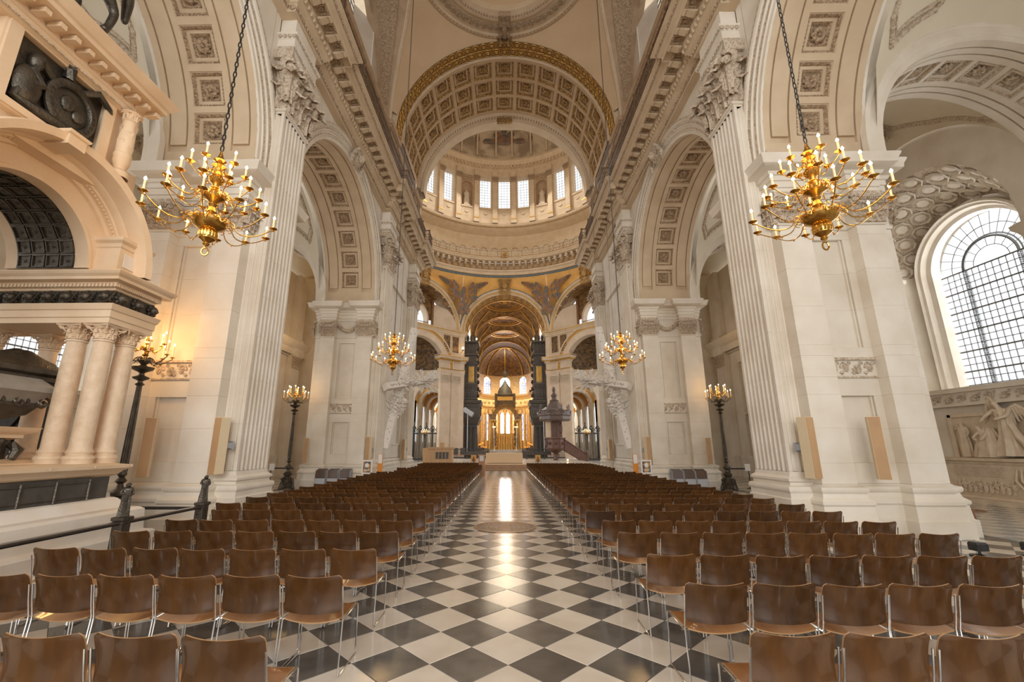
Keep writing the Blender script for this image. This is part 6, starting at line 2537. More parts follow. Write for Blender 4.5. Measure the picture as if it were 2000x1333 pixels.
    M().box(-6.775, -6.765, 6.95, 7.3, 4.9, 5.15).obj('impost_panel', MARBW, s, 0)
    t = M()
    for k in range(5):
        t.put(LEAF, TR((-6.9, 7.42, 4.85 + .13 * k)) @ RZ(0) @ S(.2, .12, .2))
    t.obj('carved_drop', CARVE, s)
    # attic with bronze panel, cornice, small column
    t = M()
    t.box(-8.4, -6.95, 3.0, 6.45, 6.1, 7.6)
    t.obj('attic_wall', MARB, s, 0)
    t = M()
    F = frame((-6.95, 5.42, 7.0), (0, 1, 0), (0, 0, 1), (1, 0, 0)) @ S(1, 1.08, 1)
    for (a, b, c, d) in ((-.85, .85, -.62, -.52), (-.85, .85, .5, .62), (-.85, -.68, -.52, .5), (.68, .85, -.52, .5)):
        t.box(a, b, c, d, 0, .12, F)
        t.box(a * .97, b * .97, c * .97, d * .97, .12, .16, F)
    t.box(.88, 1.02, -.75, .75, 0, .1, F)
    t.obj('panel_frame', MARB, s, 0)
    t = M()
    t.box(-.68, .68, -.52, .5, 0, .04, F)
    t.obj('bronze_panel', BRONZE, s, 0)
    t = M()
    t.lathe([(.40, .1), (.40, .14), (.37, .16), (.30, .16), (.28, .13), (.28, .09)], (0, 0, 0), 40, T=F @ TR((.18, -.03, 0)))
    t.lathe([(.28, .1), (.2, .12), (.001, .13)], (0, 0, 0), 24, T=F @ TR((.18, -.03, 0)))
    for k in range(26):
        a = 2 * pi * k / 26
        t.box(-.008, .008, -.025, .025, .155, .168, F @ TR((.18 + .335 * cos(a), -.03 + .335 * sin(a), 0)) @ RZ(a - pi / 2))
    t.ball((.1, .0, .14), (.1, .13, .05), 10, 6, F)
    t.ball((.28, -.1, .14), (.09, .1, .04), 10, 6, F)
    t.tube([F @ Vector(p) for p in ((-.15, .2, .1), (-.35, .3, .12), (-.42, .1, .12), (-.3, -.05, .14), (-.48, -.15, .12), (-.55, -.4, .1), (-.3, -.42, .12), (.0, -.4, .15), (.2, -.5, .12), (.5, -.45, .1))], [.05, .07, .06, .08, .07, .05, .09, .07, .05, .03], 7)
    t.ball((-.42, -.15, .08), (.2, .3, .12), 12, 7, F)
    t.ball((-.38, .25, .08), (.1, .14, .1), 10, 6, F)
    t.tube([F @ Vector(p) for p in ((.05, .38, .1), (.02, .5, .16), (-.05, .62, .14))], [.08, .07, .1], 6)
    t.tube([F @ Vector(p) for p in ((.3, .33, .1), (.45, .45, .2), (.7, .38, .16), (.85, .3, .1))], [.05, .06, .05, .01], 6)
    t.obj('bronze_arms_relief', BRONZE, s)
    # bronze helmet block between arch and panel
    t = M()
    mould(t, [(-6.5, 5.4), (-6.5, 5.66), (-6.95, 5.66), (-6.95, 5.4)], [(0, 6.2), (0, 6.36), (.03, 6.38), (.04, 6.42), (0, 6.43)], True, True)
    t.obj('keystone_block', MARB, s, .3)
    t = M()
    ent(t, -6.78, 2.5, 6.38, [(0, 7.55), (.06, 7.58), (.08, 7.66), (.1, 7.67), (.1, 7.8), (.4, 7.84), (.4, 7.92), (.44, 7.94), (.52, 8.05), (.54, 8.08), (.4, 8.1), (.38, 8.2), (.2, 8.22), (.18, 8.34), (0, 8.35)])
    t.obj('attic_cornice', MARB, s, .3)
    for k in range(15):
        y = 3.6 + .22 * k
        M().box(-6.66, -6.45, y - .045, y + .045, 7.73, 7.81).obj('mutule', MARB, s, 0)
    t = M()
    for k in range(26):
        t.put(LEAF, TR((-6.72, 3.3 + .125 * k, 7.66)) @ RZ(-pi / 2) @ RX(0) @ S(.12, .05, -.09))
    t.obj('carved_leaf_row', CARVE, s, kind='stuff')
    t = M()
    t.lathe([(.14, 6.3), (.14, 6.4), (.08, 6.46), (.1, 6.52), (.125, 6.6), (.12, 6.68), (.13, 6.7), (.13, 6.74), (.115, 6.76), (.12, 7.0), (.105, 7.3), (.1, 7.38), (.12, 7.4), (.1, 7.42), (.1, 7.5), (.16, 7.56)], (-6.68, 6.42, 0), 18)
    for k in range(10):
        a = k * 2.4
        t.put(LEAF, TR((-6.68 + .11 * cos(a), 6.42 + .11 * sin(a), 6.78 + .055 * k)) @ RZ(a - pi / 2) @ S(.1, .03, .12))
    for k in range(6):
        a = k * pi / 3
        t.put(LEAF, TR((-6.68 + .1 * cos(a), 6.42 + .1 * sin(a), 7.41)) @ RZ(a - pi / 2) @ S(.1, .1, .13))
    t.obj('leafy_column', MARB, s)
    # sarcophagus with effigy inside the canopy
    t = M()

    def eff(u, v):
        y = 3.2 + 4.35 * u
        x = -7.55 - .85 * v
        h = sin(pi * v) ** .6
        base = 3.14
        prof = .22 + .13 * math.exp(-((u - .92) / .05) ** 2) + .1 * math.exp(-((u - .62) / .18) ** 2) - .06 * u
        fold = .03 * sin(38 * v + 9 * u) * h + .02 * sin(14 * u + 3 * v)
        return (x, y, base + prof * h + fold)
    t.grid(eff, 60, 26)
    t.loft([[(x, 2.5, z), (x, 7.6, z)] for x, z in ((-7.5, 3.16), (-7.42, 3.12), (-7.42, 3.04), (-7.5, 3.0), (-7.5, 2.93), (-7.4, 2.86), (-7.45, 2.8))], False)
    t.loft([[(-7.5, 7.6, 3.16), (-8.4, 7.6, 3.16)], [(-7.42, 7.66, 3.08), (-8.5, 7.66, 3.08)], [(-7.5, 7.6, 2.9), (-8.4, 7.6, 2.9)]], False)
    t.obj('bronze_effigy', BRONZE, s).matrix_basis = TR((-.42, -.1, 0))
    t = M()
    mould(t, [(-7.35, 2.5), (-7.35, 7.3), (-8.6, 7.3), (-8.6, 2.5)], [(-.1, 2.95), (.05, 2.8), (.06, 2.72), (-.02, 2.66), (-.1, 2.5), (-.25, 2.4)], True, True)
    t.obj('sarcophagus_lid', mat('grey_marble', (.36, .33, .29), (.26, .24, .2), .4, scale=3), s).matrix_basis = TR((-.42, -.1, 0))
    t = M()
    for k in range(9):
        y = 4.4 + .36 * k
        pts = [(-7.42, y + .13 * (1 - j / 14) * cos(j / 12 * 2.5 * pi), 2.55 + .12 * (1 - j / 14) * sin(j / 12 * 2.5 * pi)) for j in range(13)]
        t.tube(pts, .03, 6)
    mould(t, [(-7.45, 2.5), (-7.45, 7.2), (-8.5, 7.2), (-8.5, 2.5)], [(0, 2.72), (.03, 2.5), (-.06, 2.35), (-.3, 2.24)], True, True)
    t.obj('bronze_scrolls', BRONZE, s).matrix_basis = TR((-.42, -.1, 0))
    t = M()
    mould(t, [(-7.3, 2.5), (-7.3, 7.0), (-8.7, 7.0), (-8.7, 2.5)], [(-.1, 1.95), (0, 1.98), (.0, 2.03), (.1, 2.08), (.14, 2.14), (-.4, 2.17), (-.4, 2.3)], True, True)
    mould(t, [(-7.3, 2.5), (-7.3, 7.1), (-8.7, 7.1), (-8.7, 2.5)], [(.14, 1.56), (.14, 1.6), (.05, 1.64), (-.1, 1.66)], True, True)
    t.obj('marble_base', MARB, s).matrix_basis = TR((-.42, -.1, 0))
    t = M()
    t.box(-8.6, -7.42, 2.5, 6.9, 1.6, 2.0)
    for k in range(6):
        y = 4.6 + .42 * k
        t.ball((-7.38, y, 1.8), (.08, .13, .14), 9, 6)
        t.ball((-7.34, y + .03, 1.93), (.05, .05, .06), 8, 5)
        t.tube([(-7.35, y - .1, 1.86), (-7.3, y - .2, 1.76), (-7.33, y - .28, 1.82)], .025, 6)
    t.tube([(-7.32, 6.85, 1.9), (-7.28, 6.95, 1.8), (-7.3, 6.9, 1.66)], [.06, .08, .05], 7)
    t.obj('bronze_reliefs', BRONZE, s).matrix_basis = TR((-.42, -.1, 0))
    t = M()
    t.box(-9.9, -8.9, 8.2, 8.3, 1.58, 3.0)
    for k in range(3):
        t.tube([(-9.3, 8.18, 1.8), (-9.3 + .35 * cos(k), 8.18, 2.2), (-9.2, 8.18, 2.6)], .03, 5)
    t.obj('dark_iron_door', IRON, s, 0)
    M().box(-9.9, -8.8, 8.18, 8.22, 2.6, 2.78).obj('gilded_text_band', GOLD2, s, 0)
    # horse and rider on top
    H = dict(rump=(0, -.85, 1.35, .3), loin=(0, -.4, 1.42, .27), barrel=(0, .05, 1.35, .31), chest=(0, .55, 1.35, .3), neck1=(0, .9, 1.7, .2), neck2=(0, 1.1, 2.1, .15), poll=(0, 1.2, 2.35, .11), muzzle=(0, 1.5, 2.0, .08), nose=(0, 1.6, 1.88, .06),
             fs=(-.2, .62, 1.05, .14), fk=(-.2, .72, .62, .08), ff=(-.2, .68, .2, .055), fh=(-.2, .74, .04, .075),
             gs=(.2, .66, 1.05, .14), gk=(.2, 1.02, .85, .08), gf=(.2, 1.0, .45, .055), gh=(.2, .92, .3, .07),
             bs=(-.2, -.8, 1.0, .19), bk=(-.2, -.7, .78, .12), bh=(-.2, -.98, .48, .07), bf=(-.2, -.92, .16, .055), bt=(-.2, -.86, .04, .075),
             cs=(.2, -.8, 1.0, .19), ck=(.2, -.6, .78, .12), ch=(.2, -.78, .48, .07), cf=(.2, -.66, .16, .055), ct=(.2, -.6, .04, .075),
             tl=(0, -1.1, 1.5, .07), tm=(0, -1.3, 1.2, .1), te=(0, -1.32, .7, .05))
    E_ = [('barrel', 'loin'), ('loin', 'rump'), ('barrel', 'chest'), ('chest', 'neck1'), ('neck1', 'neck2'), ('neck2', 'poll'), ('poll', 'muzzle'), ('muzzle', 'nose'), ('chest', 'fs'), ('fs', 'fk'), ('fk', 'ff'), ('ff', 'fh'), ('chest', 'gs'), ('gs', 'gk'), ('gk', 'gf'), ('gf', 'gh'),
          ('rump', 'bs'), ('bs', 'bk'), ('bk', 'bh'), ('bh', 'bf'), ('bf', 'bt'), ('rump', 'cs'), ('cs', 'ck'), ('ck', 'ch'), ('ch', 'cf'), ('cf', 'ct'), ('rump', 'tl'), ('tl', 'tm'), ('tm', 'te')]
    H = {k: H[k] for k in ['barrel'] + [q for q in H if q != 'barrel']}
    mt = TR((-7.3, 4.95, 8.85)) @ RZ(pi) @ S(1.15)
    hs = figure_mesh('bronze_horse', {k: tuple(mt @ Vector(v[:3])) + (v[3] * 1.1,) for k, v in H.items()}, E_, BRONZE, s, 1)
    t = M()
    mould(t, [(-7.1, 3.9), (-7.1, 6.0), (-7.6, 6.0), (-7.6, 3.9)], [(0, 8.34), (0, 8.8), (-.04, 8.86)], True, True)
    t.obj('horse_plinth', BRONZE, s, 0)
    j = fig_joints(1.6, kn_l=(-.32, -.3, .75, .08), an_l=(-.34, -.1, .4, .05), to_l=(-.34, -.25, .33, .04), kn_r=(.32, -.3, .75, .08), an_r=(.34, -.1, .4, .05), to_r=(.34, -.25, .33, .04), ha_l=(-.1, -.4, 1.15, .04), el_l=(-.28, -.15, 1.15, .05))
    m2 = TR((-7.3, 4.9, 9.9))
    figure_mesh('bronze_rider', {k: tuple(m2 @ Vector(v[:3])) + (v[3],) for k, v in j.items()}, FIGE, BRONZE, s, 1)


monument()


# ---------------------------------------------------------------- white marble monument with an angel, right aisle
def angel_monument():
    X, Y = 16.75, 15.2
    s = thing('angel_monument', (16.3, Y, 0), 'pale marble wall monument with winged angel and kneeling figure under the right window', 'monument')
    T = TR((16.7, Y, 0)) @ RZ(-pi / 2)      # local x along the wall (to the left in view = +y), local -y towards the nave

    def o(t, n, m_=STATM, sm=.6, **k):
        q = M().put(t, T)
        return q.obj(n, m_, s, sm, **k)
    t = M()
    mould(t, [(-1.75, 0), (-1.75, -.62), (1.75, -.62), (1.75, 0)], [(.25, 0), (.25, .14), (.15, .16), (.12, .22), (.0, .26), (0, 1.25), (.03, 1.28), (.05, 1.34), (.15, 1.38), (.17, 1.46), (0, 1.48)], True, True)
    o(t, 'pedestal', sm=.3)
    t = M()
    for k in range(7):
        t.box(-1.45 + .02 * (k % 3), .15 - .07 * (k % 2), -.632, -.62, 1.16 - .05 * k, 1.175 - .05 * k)
    o(t, 'inscription', CARVE, 0)
    t = M()
    t.box(-1.5, 1.5, -.64, -.62, .3, .34)
    for k in range(11):
        x = -1.35 + .17 * k
        t.ball((x, -.64, .52 + .04 * sin(k * 2)), (.07, .05, .13), 8, 5)
        t.ball((x + .02, -.66, .68 + .05 * sin(k * 2)), (.035, .035, .045), 7, 5)
        t.tube([(x, -.66, .6), (x + .09, -.69, .56 + .05 * sin(k * 3)), (x + .14, -.66, .62)], .02, 5)
        t.tube([(x - .02, -.65, .42), (x + .03, -.68, .34)], .03, 5)
    for k in range(5):
        t.tube([(.55 + .12 * k, -.63, 1.15), (.5 + .17 * k, -.68, .8), (.75 + .2 * k, -.66, .35)], [.03, .05, .03], 6)
    o(t, 'procession_relief')
    t = M()
    t.box(-1.75, 1.75, -.08, 0, 1.48, 3.0)
    for a, b, c, d in ((-1.75, 1.75, 2.9, 3.02), (-1.75, -1.62, 1.48, 3.0), (1.62, 1.75, 1.48, 3.0)):
        t.box(a, b, -.16, 0, c, d)
    o(t, 'back_panel', sm=0)
    # angel: standing, leaning to the kneeling figure on its right (viewer's left)
    j = fig_joints(1.85, chest=(-.06, .0, 1.28, .15), neck=(-.12, -.02, 1.5, .06), head=(-.16, -.06, 1.6, .1), crown=(-.17, -.05, 1.72, .08), sh_l=(-.24, -.04, 1.42, .07), el_l=(-.42, -.16, 1.22, .055), ha_l=(-.55, -.22, 1.05, .04), el_r=(.2, -.16, 1.2, .055), ha_r=(-.05, -.32, 1.1, .04))
    T2 = T @ TR((.35, -.35, 1.55))
    figure_mesh('angel_body', {k: tuple(T2 @ Vector(v[:3])) + (v[3],) for k, v in j.items()}, FIGE, STATM, s, 1)
    t = M()
    drape(t, [(.42, .0), (.36, .25), (.27, .6), (.22, .9), (.19, 1.1), (.23, 1.35), (.16, 1.48)], folds=8, amp=.1, n=40, T=T2, sq=(1, .75))
    t.tube([T2 @ Vector(p) for p in ((.2, -.1, 1.0), (.35, -.1, .6), (.6, -.05, .2), (.75, 0, .05))], [.08, .1, .12, .05], 7)
    t.obj('angel_robe', STATM, s)
    for q, pts in ((1, ((.1, .08, 1.5), (.28, .12, 1.62), (.5, .16, 1.45), (.55, .18, 1.0), (.45, .2, .6))), (-1, ((-.15, .1, 1.5), (-.35, .15, 1.75), (-.5, .18, 1.95), (-.6, .2, 1.8), (-.7, .22, 1.4)))):
        t = M()
        n = 10
        for k in range(n):
            u = k / (n - 1)
            i = min(3, int(u * 4))
            f = u * 4 - i
            p = Vector(pts[i]).lerp(Vector(pts[i + 1]), f)
            L_ = .5 - .2 * u if q > 0 else .4
            dx = q * (.05 + .1 * u) if q > 0 else -.1 - .1 * u
            e = p + Vector((dx, .06, -L_ if q > 0 else -.35))
            t.tube([T2 @ p, T2 @ p.lerp(e, .5) + Vector((0, 0, 0)), T2 @ e], [.05, .055, .012], 6)
        t.tube([T2 @ Vector(p) for p in pts], [.06, .055, .05, .04, .02], 7)
        t.obj('wing', STATM, s)
    j = fig_joints(1.6, pelvis=(.25, 0, .55, .14), chest=(.02, -.05, .82, .15), neck=(-.08, -.08, 1.0, .06), head=(-.12, -.12, 1.08, .1), crown=(-.1, -.1, 1.18, .08), sh_l=(-.14, -.1, .92, .07), el_l=(-.2, -.3, .7, .05), ha_l=(-.02, -.35, .6, .04), sh_r=(.14, -.05, .95, .07), el_r=(.2, -.28, .75, .05), ha_r=(.1, -.35, .6, .04),
                   hip_l=(.2, -.1, .5, .12), kn_l=(-.1, -.25, .2, .1), an_l=(.25, -.2, .08, .06), to_l=(.4, -.2, .05, .05), hip_r=(.3, 0, .5, .12), kn_r=(.0, -.1, .45, .1), an_r=(-.05, -.12, .08, .06), to_r=(-.2, -.15, .04, .05))
    T3 = T @ TR((-.42, -.3, 1.5))
    figure_mesh('kneeling_body', {k: tuple(T3 @ Vector(v[:3])) + (v[3],) for k, v in j.items()}, FIGE, STATM, s, 1)
    t = M()
    drape(t, [(.55, .0), (.5, .15), (.42, .4), (.3, .65), (.22, .85), (.15, .98)], c=(.12, 0, 0), folds=9, amp=.1, n=40, T=T3, sq=(1, .6))
    t.obj('kneeling_robe', STATM, s)
    j = fig_joints(1.25, el_l=(-.3, -.1, 1.3, .05), ha_l=(-.1, -.2, 1.4, .04))
    T4 = T @ TR((-1.25, -.2, 1.5))
    figure_mesh('small_figure', {k: tuple(T4 @ Vector(v[:3])) + (v[3] * 1.1,) for k, v in j.items()}, FIGE, STATM, s, 1)
    t = M()
    drape(t, [(.2, 0), (.19, .4), (.15, .7), (.17, .95), (.1, 1.05)], folds=6, amp=.1, n=24, T=T4, sq=(1, .6))
    t.obj('small_figure_robe', STATM, s)


angel_monument()


def bench():
    s = thing('wooden_chair', (10.3, 10.9, 0), 'reddish wooden chair seen partly behind the foot of the nearest right pier', 'chair')
    t = M()
    t.tube([(10.12, 10.35, .50), (10.08, 10.8, .54), (10.02, 11.4, .60), (9.98, 11.6, .60)], .03, 6)
    t.obj('armrest', REDW, s)
    for p in (((10.2, 10.35, 0), (10.15, 10.35, .25), (10.12, 10.36, .5)), ((10.1, 11.5, 0), (10.05, 11.5, .6))):
        M().tube(p, .032, 6).obj('leg', REDW, s)
    M().box(10.0, 10.16, 10.5, 11.5, .27, .30).obj('seat', REDW, s, 0)
    for i, (x, y, lab) in enumerate(((8.15, 8.4, 'small black floodlight on the floor before the nearest right pier'), (9.05, 8.4, 'small black floodlight on the floor at the outer corner of the right pier'))):
        s = thing('floor_light', (x, y, 0), lab, 'floodlight', 'black floor lights by the right pier')
        M().loft([[(x + a * k, y + b * k, z) for a, b in ((-.1, -.08), (.1, -.08), (.1, .08), (-.1, .08))] for k, z in ((1, .09), (1, .2), (.8, .23))], True, True, True).obj('housing', IRON, s, 0)
        M().tube([(x, y, .1), (x, y, 0)], .02, 6).lathe([(.14, 0), (.14, .02), (.02, .04)], (x, y, 0), 12).obj('stand', IRON, s)


bench()


# ---------------------------------------------------------------- hanging white crosses with toy-like buildings
def crosses():
    for sx in (1, -1):
        s = thing('hanging_cross', (sx * 5.5, 23.6, 1.6), 'white tilted hanging cross crusted with small battered buildings, %s of the nave' % SIDE[sx], 'sculpture', 'white hanging crosses')

        def beam(p0, p1, w, d):
            p0, p1 = Vector(p0), Vector(p1)
            z = (p1 - p0).normalized()
            y = Vector((0, 1, 0))
            x = y.cross(z).normalized()
            y = z.cross(x)
            F = frame(p0, x, y, z)
            t = M(sx)
            L_ = (p1 - p0).length
            t.loft([[F @ Vector((a * w, b * d, q)) for a, b in ((-1, -1), (1, -1), (1, 1), (-1, 1))] for q in (0, L_)], True, True, True)
            return t, F, L_
        A = (5.15, 23.6, 8.3)
        B = (6.25, 23.0, 1.75)
        t, F1, L1 = beam(A, B, .17, .2)
        t.obj('upright_beam', CROSSW, s, 0)
        C, D = (4.3, 24.6, 5.55), (6.1, 21.6, 4.75)
        t, F2, L2 = beam(C, D, .17, .17)
        t.obj('cross_beam', CROSSW, s, 0)
        rnd = random.Random(11)
        t = M(sx)
        for F, L_, c0, sp, n, ht in ((F1, L1, 4.3, .75, 260, .40), (F2, L2, .55, .4, 150, .85), (F2, L2, 2.0, .5, 130, .5), (F1, L1, 2.6, .6, 70, .22)):
            for k in range(n):
                q = c0 + rnd.gauss(0, sp * .45)
                q = min(max(q, .05), L_ - .05)
                e = max(.08, ht * (1 - abs(q - c0) / (sp * 1.6))) * rnd.uniform(.4, 1.1)
                a = rnd.uniform(0, 2 * pi)
                w = rnd.uniform(.015, .055)
                if F is F2:
                    a = rnd.uniform(-1.95, -1.2) if rnd.random() < .85 else a
                G = F @ TR((0, 0, q)) @ RZ(a) @ TR((.15, 0, 0)) @ RX(rnd.uniform(-.3, .3))
                t.box(0, e, -w, w, -w, w, G)
                if k % 3 == 0:
                    t.tube([G @ Vector((e, 0, 0)), G @ Vector((e + .18, rnd.uniform(-.06, .06), rnd.uniform(-.06, .06)))], .008, 3)
        t.obj('model_ruins', CROSSW, s, 0, kind='stuff')
        t = M(sx)
        for k in range(26):
            q = rnd.uniform(.3, L1 - .3)
            G = F1 @ TR((rnd.uniform(-.12, .12), -.2, q))
            t.box(-.03, .03, -.01, .003, -.03, .03, G)
            q = rnd.uniform(.2, L2 - .2)
            G = F2 @ TR((rnd.uniform(-.1, .1), -.17, q))
            t.box(-.03, .03, -.01, .003, -.03, .03, G)
        t.obj('window_mark', GREYM, s, 0, kind='stuff')
        t = M(sx)
        t.tube([(5.2, 23.6, 8.1), (5.2, 23.6, 20)], .006, 4)
        t.tube([(5.7, 22.5, 5.1), (5.7, 22.5, 16)], .006, 4)
        t.obj('steel_cable', IRON, s)


crosses()


# ---------------------------------------------------------------- dais, altar and the far furnishings
def dais():
    d = thing('floor_dais', (0, 48, 0), 'low wooden and marble dais under the dome', None, None, 'structure')
    t = M()
    for k in range(3):
        t.box(-3.6 - .2 * (2 - k) + .6, 3.6 + .2 * (2 - k) - .6, 35.2 + .4 * k, 38, .0 if k == 0 else .15 * k, .15 * (k + 1))
    t.obj('steps', mat('dais_wood', (.42, .25, .13), (.33, .19, .09), .45, scale=3), d, 0)
    M().box(-8, 8, 38, 48.3, 0, .43).obj('platform', TWHITE, d, 0)
    M().box(-8.5, 8.5, 52, 60, 0, .43).obj('platform', TWHITE, d, 0)
    M().box(-3.6, 3.6, 48.3, 52, 0, .45).obj('platform', TWHITE, d, 0)
    a = thing('altar_table', (-.15, 39.6, .45), 'plain pale stone altar block on the dais steps', 'altar')
    t = M()
    mould(t, [(-1.75, 39.2), (1.45, 39.2), (1.45, 40.3), (-1.75, 40.3)], [(-.03, .45), (0, .47), (0, 1.28), (-.0, 1.3)], True, True)
    t.obj('block', mat('altar_cream', (.72, .52, .32), None, .6), a, 0)
    M().put(ROS, TR((-.15, 39.19, .9)) @ RX(pi / 2) @ S(.12)).obj('carved_emblem', MARB, a)
    for i, (x, y, lab, mt) in enumerate(((-2.68, 37.2, 'small gold icon panel left of the altar', 0), (2.62, 37.2, 'small gold icon panel right of the altar', 1))):
        c = thing('icon_stand', (x, y, .45), lab, 'icon', 'gold icons by the altar')
        M().box(x - .22, x + .22, y - .03, y + .03, .62, 1.18).obj('gold_panel', MOSP, c, 0)
        t = M()
        t.ball((x, y - .04, .98), (.07, .02, .08), 10, 6)
        t.ball((x, y - .04, .78), (.13, .02, .16), 10, 6)
        t.obj('painted_figure', MOSF if i else REDW, c)
        M().box(x - .03, x + .03, y + .03, y + .08, .45, 1.0).obj('stand', DWOOD, c, 0)
    c = thing('lectern', (-1.6, 29, 0), 'wooden lectern with a white sheet facing the seats, left of aisle end', 'lectern')
    M().box(-1.8, -1.38, 28.9, 29.3, 0, 1.3).obj('body', mat('lectern_orange_wood', (.50, .24, .10), (.42, .19, .075), .45, scale=4), c, 0)
    M().box(-1.72, -1.46, 28.87, 28.9, .95, 1.28).obj('paper', CANVAS, c, 0)
    M().box(-1.83, -1.35, 28.86, 29.32, 1.3, 1.34).obj('top', WOOD, c, 0)
    c = thing('wooden_kiosk', (-5, 34, 0), 'pale oak enquiry desk with glazed front beyond the left seats', 'kiosk')
    t = M()
    t.box(-5.85, -4.1, 34, 35, 0, 1.7)
    t.box(-5.95, -4.0, 33.9, 35.1, 1.7, 1.82)
    t.box(-6.35, -5.85, 34.1, 34.9, 0, 1.75)
    t.obj('body', WOOD, c, 0)
    for k in range(4):
        M().box(-5.35 + .26 * k, -5.15 + .26 * k, 33.97, 34.02, .95, 1.45).obj('pane', BLACKM, c, 0)
    M().box(-5.1, -4.75, 34.2, 34.5, 1.82, 2.15).obj('small_box', WOOD, c, 0)
    # dark benches and rails before the choir
    for sx in (1, -1):
        c = thing('choir_rail', (sx * 4, 56, .43), 'dark iron rail and desks before the choir, %s of the altar' % SIDE[sx], 'railing', 'dark rails before the choir')
        t = M(sx)
        t.box(2.0, 7.4, 55.9, 56.0, 1.5, 1.6)
        t.box(2.0, 7.4, 55.9, 56.0, .45, .6)
        for k in range(36):
            x = 2.05 + .15 * k
            t.box(x - .025, x + .025, 55.93, 55.97, .6, 1.5)
        t.obj('bars', IRON, c, 0)
        t = M(sx)
        t.box(2.2, 4.8, 52.5, 53.2, .9, 1.3)
        t.box(2.4, 2.5, 52.5, 53.2, .43, .9).box(4.5, 4.6, 52.5, 53.2, .43, .9)
        t.obj('desk', DWOOD, c, 0)
        for k in range(2):
            q = thing('red_cushion_chair', (sx * (5.2 + .9 * k), 54, .43), 'dark armchair by the choir rail, %s of altar, %s' % (SIDE[sx], ('inner one', 'outer one')[k]), 'chair', 'dark armchairs by the choir rail')
            x = 5.2 + .9 * k
            M(sx).box(x - .3, x + .3, 53.8, 54.4, .85, .95).obj('seat', REDW, q, 0)
            M(sx).box(x - .3, x + .3, 54.35, 54.42, .95, 1.7).obj('backrest', DWOOD, q, 0)
            M(sx).box(x - .28, x - .22, 53.82, 53.88, .43, .85).box(x + .22, x + .28, 53.82, 53.88, .43, .85).obj('legs', DWOOD, q, 0)
        # stage lamp on a stand
        q = thing('stage_lamp', (sx * 4.55, 57, .43), 'grey tubular stage lamp on a pole, %s of the choir entrance' % SIDE[sx], 'lamp', 'stage lamps before the choir')
        M(sx).tube([(4.9, 57, .43), (4.9, 57, 6.0)], .05, 6).obj('pole', GREYM, q)
        M(sx).tube([(5.4, 57, 6.6), (4.2, 56.8, 5.8)], .32, 10).obj('lamp_head', GREYM, q)
        q = thing('brass_sanctuary_lamp', (sx * 6.15, 44, .43), 'small glowing lamp low on the dais, %s of the altar' % SIDE[sx], 'lamp', 'small lamps on the dais')
        M(sx).lathe([(.06, 0), (.1, .06), (.03, .12)], (6.3 if sx < 0 else 6.0, 44, .43), 10).obj('holder', BRASS, q)
        M(sx).ball((6.3 if sx < 0 else 6.0, 44, .6), .07, 8, 6).obj('flame', FLAME, q)


dais()


